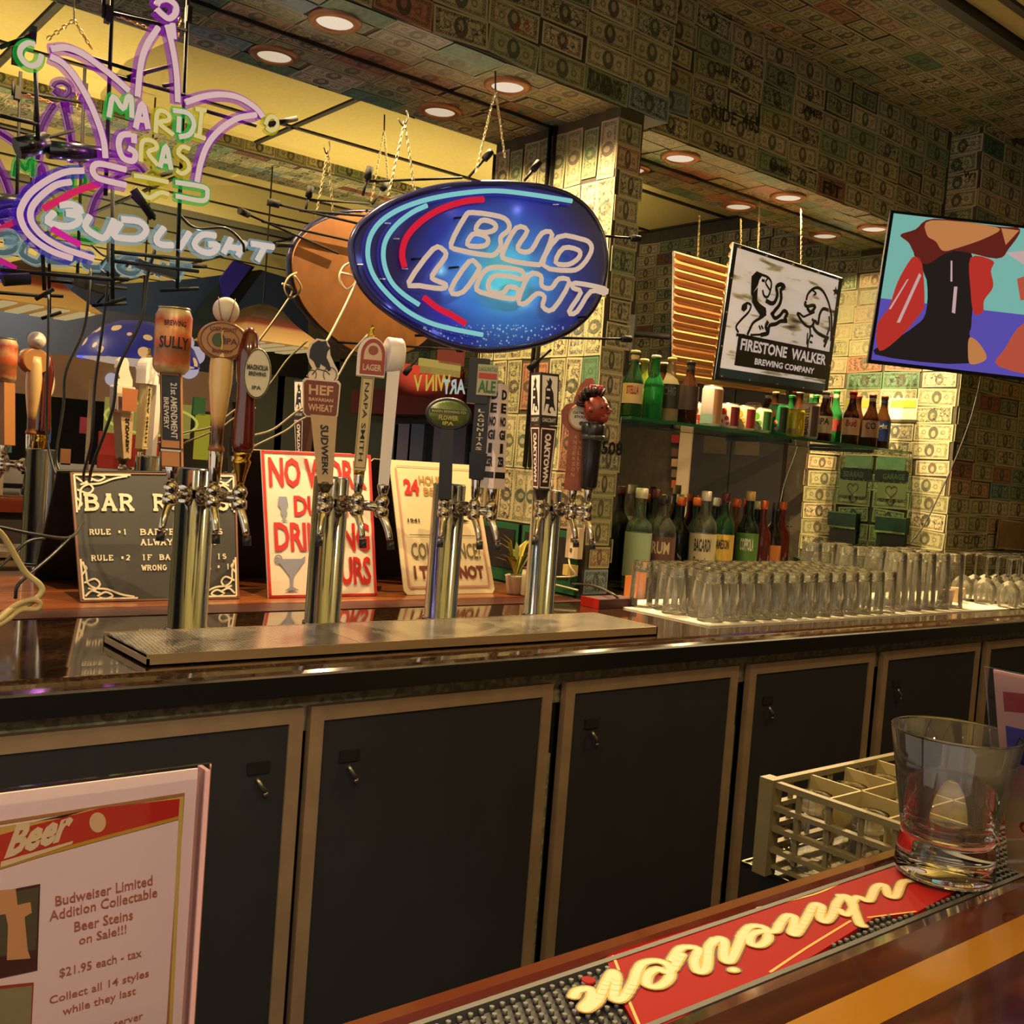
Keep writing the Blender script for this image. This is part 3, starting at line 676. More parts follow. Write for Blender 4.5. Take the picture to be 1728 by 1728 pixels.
# --- second, open letter sign
YL2 = 2.27
lb = thing('letter_neon_sign', onY(240, 440, YL2), 'open neon sign of thick white letters beside a violet double swoosh', 'neon sign')
PL = lambda x, y: onY(x, y, YL2)
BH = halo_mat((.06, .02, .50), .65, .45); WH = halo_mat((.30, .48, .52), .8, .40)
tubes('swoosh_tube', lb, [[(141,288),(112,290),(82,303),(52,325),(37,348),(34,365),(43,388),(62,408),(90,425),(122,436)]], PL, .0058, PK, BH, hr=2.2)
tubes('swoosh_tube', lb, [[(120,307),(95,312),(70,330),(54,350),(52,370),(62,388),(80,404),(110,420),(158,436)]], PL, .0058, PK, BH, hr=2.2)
tubes('red_tube', lb, [[(168,310),(130,322),(100,338),(74,352)]], PL, .0062, emat((.62, .02, .10), 1.0), None)
tubes('red_tube', lb, [[(87,385),(108,398),(135,413)]], PL, .0062, emat((.58, .02, .25), 1.0), None)
for s_ in ([(100,346),(122,345),(137,356),(112,359)], [(92,358),(80,374),(108,382),(128,378),(134,366),(112,360)], [(152,364),(144,382),(160,396),(178,400),(193,370)], [(205,370),(235,374),(247,388),(235,402),(208,402),(192,397),(204,376)], [(277,384),(264,402),(270,412),(292,414)], [(320,392),(302,420)], [(364,398),(342,396),(328,412),(340,424),(358,426),(368,414),(352,412)], [(390,402),(377,427)], [(384,416),(406,420)], [(414,408),(401,432)], [(424,411),(462,417)], [(447,416),(434,440)]):
    tubes('letter_tube', lb, [s_], PL, .0063, emat((.62, .52, .44), 1.0), WH, hr=1.9, smooth=3)
for x, y, c in ((60,365,(.3,.15,1)), (230,395,(.6,.95,1)), (340,410,(.6,.95,1)), (110,310,(.3,.15,1))):
    p = onY(x, y, YL2-.03); l = light('POINT', 'tube_light', p, .3, c, shadow_soft_size=0); l.parent = lb; l.location = p-lb.location
for pts in ([(190,300),(190,505)], [(302,350),(299,488)], [(190,425),(340,440)], [(190,440),(335,458)], [(0,455),(190,472)], [(72,430),(75,490)], [(270,490),(335,487)], [(175,515),(212,503)], [(190,470),(216,472)], [(60,505),(90,488)]): fbar(lb, YL2+.018, pts)
MB().tube([onY(466,413,YL2), onY(494,414,YL2)], .0055, 8).build('end_cap', rubber, lb)
MB().tube([onY(5,473,YL2), onY(50,470,YL2)], .012, 8).build('end_cap', rubber, lb)
MB().obox(onY(265,455,YL2+.025), (.045, 0, -.006), (0, .01, 0), (0, 0, .008)).build('transformer', mat('101010', .4), lb)
# cords
def cord(label, pts, r=.003, c='14130f', name='cord', rough=.4, g=None):
    o = MB().tube([Vector(p) for p in pts], r, 7, smooth_path=6).build(name, mat(c, rough)); return tag(o, label, 'cord', g)
cord('black cord dropping from the open letter sign past the dark tap tower reflection', [onY(183,470,2.30), onY(172,560,2.32), onY(160,650,2.34), onY(155,740,2.35), onY(142,795,2.40), onY(141,812,2.42)], .0032)
cord('black cord running from the letter sign behind the can topped tap handle', [onY(262,420,2.30), onY(248,470,2.32), onY(238,540,2.32), onY(200,620,2.33), onY(190,690,2.34), onY(158,780,2.38), onY(150,812,2.42)], .0036)
cord('black cord arching from the jester hat sign over the open letters', [onY(300,360,2.23), onY(330,385,2.23), onY(380,385,2.23), onY(408,408,2.24), onY(412,425,2.25)], .0034)
cord('cream cord running from behind the oval sign down past the bear topped handle', [onY(575,460,2.36), onY(600,470,2.35), onY(590,500,2.34), onY(560,560,2.32), onY(535,605,2.30), onY(531,640,2.30)], .0032, 'c8b48c')
cord('grey cable sweeping between the red baluster and bear topped handles', [onY(620,565,2.36), onY(590,600,2.35), onY(556,655,2.34), onY(500,695,2.34), onY(460,725,2.34), onY(420,738,2.32), onY(395,760,2.28)], .0028, '8a8068')
cord('thin grey cable sagging just below the other cable between two handles', [onY(545,690,2.33), onY(505,710,2.33), onY(480,728,2.33), onY(425,755,2.32), onY(400,772,2.30)], .0026, '8a8068')
cord('coiled cream cable end dangling behind the upper left edge of the oval sign', [onS(600,440,-.021), onY(580,450,2.37), onY(573,470,2.37), onY(585,488,2.37), onY(602,470,2.37), onY(590,446,2.37)], .003, 'd0b890')
# --- lion and bear sign (leans with its foot to the mirror)
def FS(x, y): 
    t = (y-410)/(665-410); return onY(x, y, 2.38+.039*t)
fq = Quad(FS(1205,640), FS(1395,666), FS(1421,470), FS(1238,410), eps=.0012)
fs_ = thing('framed_brewery_sign', fq.at(.5, 0), 'hanging metal sign with a lion facing a bear above black name panel', 'sign')
n = NT('brushed_sign_face'); ob = n.obj(); mp3 = n.node('ShaderNodeMapping'); mp3.inputs['Scale'].default_value = (1.5, 1, 9); n.t.links.new(ob, mp3.inputs[0]); nz = n.noise(mp3.outputs[0], 3.2, 3)
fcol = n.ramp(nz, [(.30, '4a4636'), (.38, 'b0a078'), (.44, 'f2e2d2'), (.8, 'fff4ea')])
fm_ = n.done(n.bsdf(fcol, .3, emit=fcol, es=.42))  # emission added so the metal face looks brightly lit
mb = MB(); fq.slab(mb, .006); mb.build('sign_panel', fm_, fs_)
ink = mat('1d1a16', .5)
ed = MB()
for a_, b_, c_, d_ in ((0,0,1,.025),(0,.975,1,1),(0,0,.03,1),(.965,0,1,1)): fq.rect(ed, a_, b_, c_, d_, 2)
ed.build('sign_border', ink, fs_)
mb = MB(); fq.rect(mb, .03, .025, .965, .09, 1.5); mb.build('lower_border', mat('3a5468', .4), fs_)
mb = MB(); fq.rect(mb, .14, .125, .965, .365, 2); mb.build('name_panel', ink, fs_)
tx = MB(); fq.text(tx, 'FIRESTONE  WALKER', .165, .245, .94, .335, 4, bold=.03); fq.text(tx, 'BREWING COMPANY', .30, .155, .84, .205, 4, bold=.03); tx.build('lettering', emat((.55, .42, .34), .9), fs_)
ln = MB()
def FU(x, y):  # coordinates in crop 8 -> panel uv
    X, Y = 1040+x/4, 400+y/4
    u = v = .5; g = lambda u, v: ((1-u)*(1-v)*1205+u*(1-v)*1395+u*v*1421+(1-u)*v*1238, (1-u)*(1-v)*640+u*(1-v)*666+u*v*470+(1-u)*v*410)
    for _ in range(8):
        x0, y0 = g(u, v); xu, yu = g(u+.01, v); xv, yv = g(u, v+.01)
        a, b, c, d = (xu-x0)/.01, (xv-x0)/.01, (yu-y0)/.01, (yv-y0)/.01; D = a*d-b*c; ex, ey = X-x0, Y-y0
        u += (ex*d-ey*b)/D; v += (a*ey-c*ex)/D
    return (u, v)
def art(mb, pts, w=None, sm=3, d=3):
    q = [FU(*p) for p in pts]
    if w: fq.stroke(mb, q, w*1.25, d, 0, sm)
    else: fq.put(mb, q, d)
# lion: mane, back, belly, legs, tail
art(ln, [(895,260),(925,228),(965,250),(945,285),(935,320),(905,370),(915,430),(890,380),(892,320)])
art(ln, [(905,370),(895,430),(920,480),(960,540),(990,500),(985,470),(950,445),(930,420),(935,330)])
art(ln, [(945,520),(930,560),(960,545),(990,520),(985,490)])
for pts, w_ in (([(925,232),(960,248),(1000,265),(1022,300),(1018,345),(1000,395),(975,390),(965,350)], .008), ([(1000,270),(985,300),(1000,330),(1012,350)], .007), ([(960,285),(980,290)], .009), ([(985,420),(1020,440),(1045,430),(1062,380),(1055,330),(1085,312),(1110,330),(1085,350),(1088,400),(1075,450),(1040,495),(1030,520)], .014),
 ([(1020,500),(1045,540),(1080,520),(1105,490),(1130,510),(1110,540),(1125,560),(1085,560),(1050,580),(1010,590),(1000,640)], .013), ([(950,540),(905,570),(880,620),(865,655)], .010), ([(940,590),(952,620)], .007), ([(955,590),(968,615)], .007), ([(1000,560),(985,600),(1000,640),(950,655)], .014),
 ([(885,655),(1000,650)], .007), ([(810,640),(795,600),(830,550),(875,500),(890,455),(865,440),(850,455)], .008), ([(795,655),(850,660)], .009)): art(ln, pts, w_)
art(ln, [(848,440),(868,445),(865,480),(845,500),(828,485),(833,455)])
# bear
for pts, w_ in (([(1260,420),(1270,380),(1305,345),(1345,338),(1385,370),(1420,440),(1440,520),(1445,600),(1440,700)], .010), ([(1258,425),(1250,450),(1270,462),(1300,455),(1325,465),(1290,500),(1265,470)], .012), ([(1300,350),(1330,375),(1310,385)], .007), ([(1195,505),(1215,540),(1250,585),(1290,600),(1315,570),(1300,545)], .010), ([(1195,505),(1215,510),(1240,530),(1270,520),(1320,500)], .008),
 ([(1420,490),(1380,480),(1355,520),(1345,580),(1320,560),(1310,600),(1340,640),(1385,665),(1425,680)], .012), ([(1425,530),(1430,600),(1410,660)], .009), ([(1285,600),(1290,650),(1275,700),(1270,750)], .009), ([(1290,655),(1310,665)], .009), ([(1285,700),(1305,708)], .008), ([(1385,700),(1410,690),(1390,740)], .012), ([(1270,640),(1265,720)], .007)): art(ln, pts, w_)
st_ = [FU(1472+26*cos(radians(90+36*k))*(1 if k % 2 == 0 else .42), 365-38*sin(radians(90+36*k))*(1 if k % 2 == 0 else .42)) for k in range(10)]
fq.put(ln, st_, 3)
ln.build('lion_and_bear_print', ink, fs_)
rv = MB()
for u, v in [(u, v) for u in (.05, .28, .52, .76, .95) for v in (.03, .985)]+[(.985, .25), (.985, .5), (.985, .75), (.015, .25), (.015, .5), (.015, .75)]: fq.disc(rv, u, v, .008, .007, 4, n=8)
rv.build('rivet', mat('e8dcd0', .3, .5), fs_, kind='stuff')
# corrugated rear, seen in the mirror
cr = MB(); NR = 66
P = []
for k in range(NR+1):
    v = k/NR; P.append((v, -.012+.005*sin(v*2*pi*15)))
for (v0, d0), (v1, d1) in zip(P, P[1:]):
    cr.add([fq.at(0, v0, d0), fq.at(1, v0, d0), fq.at(1, v1, d1), fq.at(0, v1, d1)], [(0, 1, 2, 3)], 0, True)
cr.build('corrugated_back', mat('f0a45c', .4, .25), fs_)
fr_ = MB(); c4 = [fq.at(0,0,-.004), fq.at(1,0,-.004), fq.at(1,1,-.004), fq.at(0,1,-.004)]
fr_.tube(c4, .0045, 6, closed=True); fr_.build('sign_frame', ink, fs_)
for a, b in (((1281,372),(1279,425)), ((1352,352),(1352,448)), ((1282,340),(1281,372)),):
    cb = MB(); chain(cb, onY(*a, 2.382), onY(*b, 2.382)); cb.build('hanging_chain', mat('b8a070', .3, .8), fs_)
# ---------------------------------------------------------------- tap towers and handles
chrome = mat('c8bfb0', .08, 1.0); chrome.name = 'chrome'
tst = mat('9a9ea6', .12, 1.0)
YT = 1.98; TR = .038
TX = [.820, 1.120, 1.431, 1.735]
tl = ['leftmost chrome beer tower, in front of the bar rules sign', 'second chrome beer tower, in front of the red lettered sign', 'third chrome beer tower, in front of the 24 hour beer sign', 'rightmost chrome beer tower, beside the pillar']
zt = CZ-.052
def faucet(root, base, tip, mid):
    """shank, body, spout"""
    b, t = Vector(base), Vector(tip); d = (t-b); d.z = 0; dn = d.normalized()
    f = MB(); f.tube([b, b+dn*.022], .017, 12); f.tube([b+dn*.018, t], [.012, .010], 10)
    f.lathe([(.010, -.022), (.0145, -.018), (.0145, -.004), (.010, 0), (.013, .006), (.0145, .013), (.011, .021), (.007, .026)], t, seg=14)
    f.sphere(t+Vector((0, 0, .014)), .0125, 12, 8)
    fo = f.build('faucet', chrome, root)
    s_ = MB(); s_.tube([t+Vector((0,0,-.014)), t+dn*.010+Vector((0,0,-.028)), t+dn*.020+Vector((0,0,-.048)), t+dn*.026+Vector((0,0,-.066))], [.0085, .0065], 10, smooth_path=3)
    s_.build('spout', chrome, fo)
    n_ = MB(); p = t+dn*.027+Vector((0,0,-.068)); n_.tube([p, p+Vector((dn.x*.003, dn.y*.003, -.018))], .0078, 10); n_.build('nozzle', mat('1c1b1a', .4), fo)
TH = {}
HB = [[(289,815,-.068), (362,800,-.095), (405,826,-.125)], [(549,812,-.066), (606,805,-.095), (646,834,-.125)], [(752,822,-.066), (803,820,-.095), (829,845,-.125)], [(913,828,-.066), (966,830,-.095), (991,850,-.145)]]
for i in range(4):
    x = TX[i]
    t = thing('tap_tower', (x, YT, ZB), tl[i], 'beer tap', 'chrome column tap towers')
    MB().lathe([(TR+.004, .0005), (TR+.004, .006), (TR, .008), (TR, zt-ZB-.004), (TR-.003, zt-ZB), (.001, zt-ZB+.001)], (x, YT, ZB), seg=40).build('column', tst, t)
    pts = []
    for px, py, dy in HB[i]:
        p = onY(px, py, YT+dy); 
        p.z = CZ-.093 if i == 0 else CZ-.098
        if i == 3: p.z = CZ-.09
        pts.append(p)
        d = Vector((p.x-x, p.y-YT, 0)); b = Vector((x, YT, p.z-.008))+d.normalized()*(TR-.004)
        faucet(t, b, p+Vector((0, 0, -.008)), None)
    TH[i] = pts
def handle(name, label, tow, k):
    p = TH[tow][k]; t = thing(name, p+Vector((0, 0, .0165)), label, 'tap handle'); return t, p+Vector((0, 0, .0165))
def ferrule(root, p, z0=0, z1=.045, r0=.0085, r1=.013, m_=None, nm='ferrule'):
    MB().lathe([(r0*.8, z0), (r0, z0+.006), (r1, z1-.004), (r1*.9, z1)], p, seg=14).build(nm, m_ or chrome, root)
VIEW = None
def faceq(p, z0, z1, w0, w1, off, yaw=None, dx0=0, dx1=0):
    """upright rectangular face turned towards the eye; p foot of the handle"""
    d = Vector((C0.x-p.x, C0.y-p.y, 0)).normalized() if yaw is None else Vector((sin(yaw), -cos(yaw), 0))
    s_ = Vector((-d.y, d.x, 0)); s_ = s_ if s_.dot(CA) > 0 else -s_
    c0 = p+Vector((0, 0, z0))+d*off+s_*dx0; c1 = p+Vector((0, 0, z1))+d*off+s_*dx1
    return Quad(c0-s_*w0/2, c0+s_*w0/2, c1+s_*w1/2, c1-s_*w1/2, eps=.0007), s_, d
def post(root, nm, p, z0, z1, w0, w1, m_, yaw=None, dx0=0, dx1=0, depth=None):
    q, s_, d = faceq(p, z0, z1, w0, w1, 0, yaw, dx0, dx1)
    dp0 = (depth or w0); dp1 = (depth or w1); mb = MB(); vs = []
    for (a, b, dp, w_) in ((q.c[0], q.c[1], dp0, w0), (q.c[3], q.c[2], dp1, w1)):
        vs += [a+d*dp/2, b+d*dp/2, b-d*dp/2, a-d*dp/2]
    mb.add(vs, [(0,3,2,1),(4,5,6,7),(0,1,5,4),(1,2,6,5),(2,3,7,6),(3,0,4,7)])
    o = mb.build(nm, m_, root); fq_ = Quad(vs[0], vs[1], vs[5], vs[4], eps=.0007)
    sq_ = Quad(vs[1], vs[2], vs[6], vs[5], eps=.0007); return fq_, sq_
def backq(q, dep):
    a, b, c, d = [p-q.n*dep for p in q.c]; r = Quad(b, a, d, c, eps=q.e); r.n = -q.n; return r
cream = mat('e8d8c0', .45); black = mat('171514', .4); white = mat('efe2d6', .4)
K1 = .00117; K2 = .00128; K3 = .00140; K4 = .00151
# 1 can on a square post
t, p = handle('can_tap_handle', 'tap handle topped with an orange and cream beer can', 0, 0)
ferrule(t, p, 0, .03)
yw = radians(-22)
fqv, sqv = post(t, 'square_post', p, .028, .198, .036, .036, mat('d08a48', .5), yaw=radians(-28), dx1=-.012)
mb = MB(); fqv.rect(mb, .08, .28, .92, .98, 1); mb.build('black_panel', black, t)
mb = MB(); fqv.text(mb, '21st AMENDMENT', .52, .30, .84, .90, 2, rot=-90, bold=.02); fqv.text(mb, 'BREWERY', .18, .40, .42, .74, 2, rot=-90, bold=.02); fqv.rect(mb, 0, .16, 1, .18, 2); mb.build('lettering', cream, t)
mb = MB(); fqv.rect(mb, 0, .175, 1, .20, 1.2); fqv.rect(mb, .93, 0, 1, 1, 1.3); fqv.rect(mb, 0, 0, .04, 1, 1.3); sqv.rect(mb, 0, 0, .08, 1, 1.3); sqv.rect(mb, 0, .175, 1, .2, 1.3); mb.build('black_trim', black, t)
ct_ = p+Vector((-.014, 0, .198))
n = NT('orange_can_label'); sp = n.node('ShaderNodeSeparateXYZ'); n.t.links.new(n.obj(), sp.inputs[0]); nz = n.noise(n.obj(), 45, 3)
zz = n.M('ADD', sp.outputs[2], n.M('MULTIPLY', nz, .03))
canm = n.done(n.bsdf(n.ramp(n.M('MULTIPLY', n.M('SUBTRACT', zz, .22), 8.0), [(0, 'd8c088'), (.12, 'c8683a'), (.3, '8a5a30'), (.42, 'd8582c'), (.55, 'e0a060'), (.72, 'c04a24'), (.86, 'd8c088')]), .35, .2))
MB().lathe([(.024, 0), (.031, .008), (.033, .014), (.033, .105), (.029, .114), (.028, .118)], ct_, seg=28).build('beer_can', canm, t)
MB().lathe([(.0285, .1165), (.029, .121), (.026, .121), (.025, .117), (.001, .117)], ct_, seg=28).build('can_lid', mat('b8a888', .25, .9), t)
def wrap_text(mb, c, r, ang0, ang1, z0, z1, txt, mi=0, **kw):
    vs, fs = text_mesh(txt, **kw); P = []
    for x, y in vs:
        a = ang0+(ang1-ang0)*x; P.append((c.x+(r+.0006)*cos(a), c.y+(r+.0006)*sin(a), c.z+z0+(z1-z0)*y))
    mb.add(P, fs, mi); return mb
def facing(c): return math.atan2(C0.y-c.y, C0.x-c.x)
fa = facing(ct_); mb = MB(); wrap_text(mb, ct_, .033, fa-.75, fa+.95, .044, .066, 'SULLY', bold=.03); wrap_text(mb, ct_, .033, fa-.5, fa+.7, .085, .095, 'BREWING', bold=.02); mb.build('can_lettering', mat('20201c', .5), t)
# 2 baseball and oval plaque on turned wood
t, p = handle('baseball_tap_handle', 'turned wood tap handle with oval plaque and a baseball on top', 0, 1)
ferrule(t, p, 0, .065, .011, .0135)
n = NT('burnt_maple'); sp = n.node('ShaderNodeSeparateXYZ'); n.t.links.new(n.obj(), sp.inputs[0]); 
maple = n.done(n.bsdf(n.ramp(n.M('ADD', n.M('MULTIPLY', n.M('SUBTRACT', sp.outputs[2], .06), 8.0), n.M('MULTIPLY', n.noise(n.obj(), 30, 3), .15)), [(.1, 'b06a30'), (.22, '3a1a0c'), (.42, '5a2c14'), (.62, 'd8a860'), (1, 'e8c07c')]), .3, coat=.4))
MB().lathe([(.015, .062), (.015, .068), (.0115, .075), (.012, .11), (.017, .15), (.0215, .19), (.022, .22), (.019, .26), (.016, .28)], p, seg=20).build('wooden_grip', maple, t)
pp = p+Vector((0, 0, .268)); q, s_, d = faceq(pp, -.034, .034, .09, .09, .02)
MB().lathe([(.033, -.014), (.036, -.010), (.036, .012), (.033, .016)], pp+d*.004, axis=d, seg=32, sx=1.28, sy=1.0, xdir=s_).build('oval_plaque', mat('a8743c', .35, coat=.3), t)
q = Quad(pp-s_*.05-Vector((0,0,.04))+d*.0205, pp+s_*.05-Vector((0,0,.04))+d*.0205, pp+s_*.05+Vector((0,0,.04))+d*.0205, pp-s_*.05+Vector((0,0,.04))+d*.0205, eps=.0004)
mb = MB(); q.ring(mb, .5, .5, .41, .41, .02); q.ring(mb, .5, .5, .29, .27, .015); q.text(mb, 'LOST COAST', .26, .70, .74, .80, 2, bold=.02); q.text(mb, 'BREWERY', .32, .20, .68, .28, 2, bold=.02); q.text(mb, 'IPA', .52, .42, .76, .56, 2, bold=.03); mb.build('plaque_lettering', mat('5a1c10', .5), t)
mb = MB(); q.disc(mb, .42, .5, .12, .16, 1); mb.build('plaque_picture', mat('3c4a26', .5), t)
mb = MB(); q.stroke(mb, [(.48,.28),(.49,.45),(.47,.62),(.49,.72)], .012, 3); mb.build('lighthouse_print', mat('e8b840', .5), t)
bb = pp+Vector((.002, 0, .058)); MB().sphere(bb, .0245, 20, 14).build('baseball', mat('d8c8b0', .6), t)
sb = MB()
for s0 in (-1, 1):
    sb.tube([bb+d*.0248*cos(a)+s_*(s0*.0248*.62)*1.0*abs(sin(a*.5+.9))+Vector((0,0,.0248*sin(a))) for a in [radians(-60+12*k) for k in range(11)]], .0007, 4)
sb.build('baseball_stitching', mat('8a2018', .6), t)
# 3 red-brown baluster with oval
t, p = handle('red_baluster_tap_handle', 'glossy dark red baluster tap handle with a cream oval plaque', 0, 2)
MB().lathe([(.006, 0), (.008, .01), (.009, .018), (.016, .042), (.017, .047), (.013, .052), (.016, .057), (.016, .064), (.012, .067)], p, seg=18).build('gold_ferrule', mat('c89a3c', .15, 1), t)
MB().lathe([(.018, .064), (.021, .075), (.021, .085), (.020, .12), (.017, .16), (.018, .19), (.022, .22), (.022, .25), (.015, .285), (.006, .297)], p, seg=22).build('baluster', mat('5c1a12', .15, coat=.8), t)
pp = p+Vector((.014, -.012, .212)); q, s_, d = faceq(pp, -.05, .05, .06, .06, .016)
MB().lathe([(.040, -.006), (.042, -.004), (.042, .004), (.040, .006)], pp+d*.012, axis=d, seg=32, sx=.60, sy=1.12, xdir=s_).build('oval_plaque', mat('d8c8a8', .4), t)
q = Quad(*[pp+s_*a+Vector((0,0,b))+d*.0195 for a, b in ((-.03,-.05),(.03,-.05),(.03,.05),(-.03,.05))], eps=.0005)
mb = MB(); q.ring(mb, .5, .5, .41, .46, .03, wv=.02); q.text(mb, 'MAGNOLIA', .18, .56, .82, .66, 2, bold=.03); q.text(mb, 'BREWING', .24, .45, .76, .53, 2, bold=.03); q.text(mb, 'IPA', .36, .20, .64, .27, 2, bold=.02); mb.build('plaque_lettering', mat('24301c', .5), t)
# 4 wheat beer handle with bear on bicycle
t, p = handle('bear_bicycle_tap_handle', 'tan tap handle with brown square plaque and a black bear on a bicycle', 1, 0)
ferrule(t, p, 0, .02, .012, .018, mat('5a5238', .3, .6))
tan = mat('c8a87c', .45)
fqv, sqv = post(t, 'tapered_post', p, .016, .155, .030, .054, tan, dx0=.0, dx1=-.012, depth=.03)
mb = MB(); fqv.text(mb, 'SUDWERK', .34, .12, .68, .86, 2, rot=-90, bold=.03); backq(fqv, .030).text(mb, 'SUDWERK', .34, .12, .68, .86, 2, rot=-90, bold=.03); mb.build('lettering', black, t)
q, s_, d = faceq(p, .150, .228, .070, .078, 0, dx0=-.019, dx1=-.021)
mb = MB(); mb.slab([q.at(u, v, .012) for u, v in ((.08,0),(.92,0),(1,.10),(1,.92),(.93,1),(.07,1),(0,.92),(0,.10))], -q.n*.028); mb.build('plaque_block', cream, t)
q = Quad(*[q.at(u, v, .0125) for u, v in ((.04,.03),(.96,.03),(.96,.95),(.04,.95))], eps=.0006)
mb = MB(); q.put(mb, [(.08,0),(.92,0),(1,.08),(1,.92),(.92,1),(.08,1),(0,.92),(0,.08)], 1); mb.build('brown_plaque', mat('7a3c24', .5), t)
qb = backq(q, .041); mb = MB(); qb.rect(mb, .04, .04, .96, .96, 1); mb.build('back_plaque', mat('b06a40', .5), t)
mb = MB(); q.text(mb, 'HEF', .14, .60, .84, .88, 2.2, bold=.03); q.text(mb, 'BAVARIAN', .14, .42, .86, .52, 2.2, bold=.03); q.text(mb, 'WHEAT', .12, .14, .88, .34, 2.2, bold=.03); mb.build('plaque_lettering', mat('e0b088', .5), t)
bq, s_, d = faceq(p, .224, .312, .078, .078, .004, dx0=-.021, dx1=-.021)
outl = [(.30,0),(.18,.04),(.10,.10),(.16,.22),(.24,.28),(.14,.42),(.06,.62),(.12,.84),(.30,.98),(.55,.96),(.64,.84),(.68,.62),(.80,.42),(.90,.28),(.92,.10),(.82,0)]
mb = MB().slab([bq.at(u, v) for u, v in outl], -bq.n*.012); mb.build('cutout_board', cream, t)
mb = MB(); bq.put(mb, [(.26,.44),(.14,.52),(.14,.70),(.20,.84),(.34,.94),(.44,.92),(.54,.94),(.58,.84),(.66,.78),(.60,.70),(.58,.56),(.66,.44),(.72,.30),(.66,.24),(.56,.34),(.44,.40),(.42,.30),(.34,.30)], 1.2)
bq.ring(mb, .24, .13, .12, .12, .02, 1.4); bq.ring(mb, .70, .17, .18, .18, .02, 1.4); bq.stroke(mb, [(.24,.13),(.36,.28),(.60,.24),(.70,.17)], .012, 1.4, sm=0); mb.build('bear_silhouette', black, t)
# 5 white post with arch plaque
t, p = handle('arched_lager_tap_handle', 'cream tap handle with red arched plaque above a lettered post', 1, 1)
ferrule(t, p, 0, .042, .009, .011); MB().lathe([(.011, .04), (.011, .05)], p, seg=12).build('collar', mat('b8902c', .2, 1), t)
fqv, sqv = post(t, 'lettered_post', p, .048, .245, .026, .026, mat('d0b880', .4), dx1=.004)
mb = MB(); fqv.text(mb, 'NAPA SMITH', .32, .10, .66, .92, 2, rot=-90, bold=.01); 
for qq in (fqv, backq(fqv, .026)):
    for a_, b_, c_, d_ in ((.08,.03,.92,.035),(.08,.965,.92,.97),(.08,.03,.11,.97),(.89,.03,.92,.97)): qq.rect(mb, a_, b_, c_, d_, 1.5)
backq(fqv, .026).text(mb, 'NAPA SMITH', .32, .10, .66, .92, 2, rot=-90, bold=.01)
mb.build('lettering', black, t)
q, s_, d = faceq(p, .243, .325, .058, .058, 0, dx0=.008, dx1=.008)
arch = [(0,0),(1,0)]+[(.5+.5*cos(radians(a)), .52+.46*sin(radians(a))) for a in range(0, 181, 15)]
MB().slab([q.at(u, v, .018) for u, v in arch], -q.n*.036).build('arched_block', white, t)
q = Quad(*[q.at(u, v, .0185) for u, v in ((.12,.04),(.98,.04),(.98,.95),(.12,.95))], eps=.0006)
mb = MB(); q.put(mb, arch, 1); mb.build('red_plaque', mat('a03c2c', .45), t)
mb = MB(); q.put(mb, [(.5+(u-.5)*.74, .42+(v-.42)*.80 if v > .4 else .40) for u, v in arch], 1.8); q.text(mb, 'LAGER', .12, .10, .88, .28, 2, bold=.03); mb.build('plaque_print', mat('d8b890', .5), t)
mb = MB(); q.disc(mb, .5, .66, .2, .13, 2.6); mb.build('plaque_picture', mat('98483a', .5), t)
MB().lathe([(.006, .325), (.007, .330), (.004, .336), (.006, .342), (.002, .350)], p+Vector((.006,0,0)), seg=12).build('gold_finial', mat('d8b040', .15, 1), t)
# 6 plain white
t, p = handle('white_disc_tap_handle', 'plain white tap handle with a round drum at its top', 1, 2)
ferrule(t, p, 0, .024, .010, .013)
post(t, 'white_post', p, .022, .27, .022, .026, white, dx1=.004)
MB().lathe([(.034, -.017), (.037, -.014), (.037, .014), (.034, .017)], p+Vector((.002, 0, .290)), axis=(.97, -.25, 0), seg=28, sx=1.0, sy=.85, xdir=(0, 0, 1)).build('drum', white, t)
MB().lathe([(.027, .0172), (.027, .0180), (.001, .0180)], p+Vector((.002, 0, .290)), axis=(.97, -.25, 0), seg=24, xdir=(0, 0, 1)).build('drum_face', mat('b8a060', .4), t)
# 7 green oval
t, p = handle('green_oval_tap_handle', 'black tap handle topped with a green oval plaque', 2, 0)
fqv, _ = post(t, 'black_post', p, -.004, .158, .030, .028, mat('1a1613', .35), dx1=-.006)
pp = p+Vector((-.006, 0, .186)); q, s_, d = faceq(pp, -.04, .04, .1, .1, .014)
MB().lathe([(.036, -.012), (.041, -.008), (.041, .008), (.037, .012)], pp, axis=d, seg=32, sx=1.28, sy=.90, xdir=s_).build('oval_board', mat('1e1c16', .4), t)
MB().lathe([(.033, .0125), (.033, .0145), (.001, .0146)], pp, axis=d, seg=32, sx=1.35, sy=.88, xdir=s_).build('green_face', mat('5a6a30', .45, vary=.3, vscale=60), t)
q = Quad(*[pp+s_*a+Vector((0,0,b))+d*.0148 for a, b in ((-.045,-.03),(.045,-.03),(.045,.03),(-.045,.03))], eps=.0005)
mb = MB(); q.rect(mb, .03, .50, .97, .66, 1); mb.build('plaque_band', mat('2c3c1c', .5), t)
mb = MB(); q.text(mb, 'MARIN BREWING CO', .08, .53, .92, .63, 2, bold=.02); q.text(mb, 'FLOWER', .26, .26, .74, .44, 2, bold=.03); q.text(mb, 'IPA', .36, .08, .64, .22, 2, bold=.03); mb.build('plaque_lettering', mat('b8a850', .5), t)
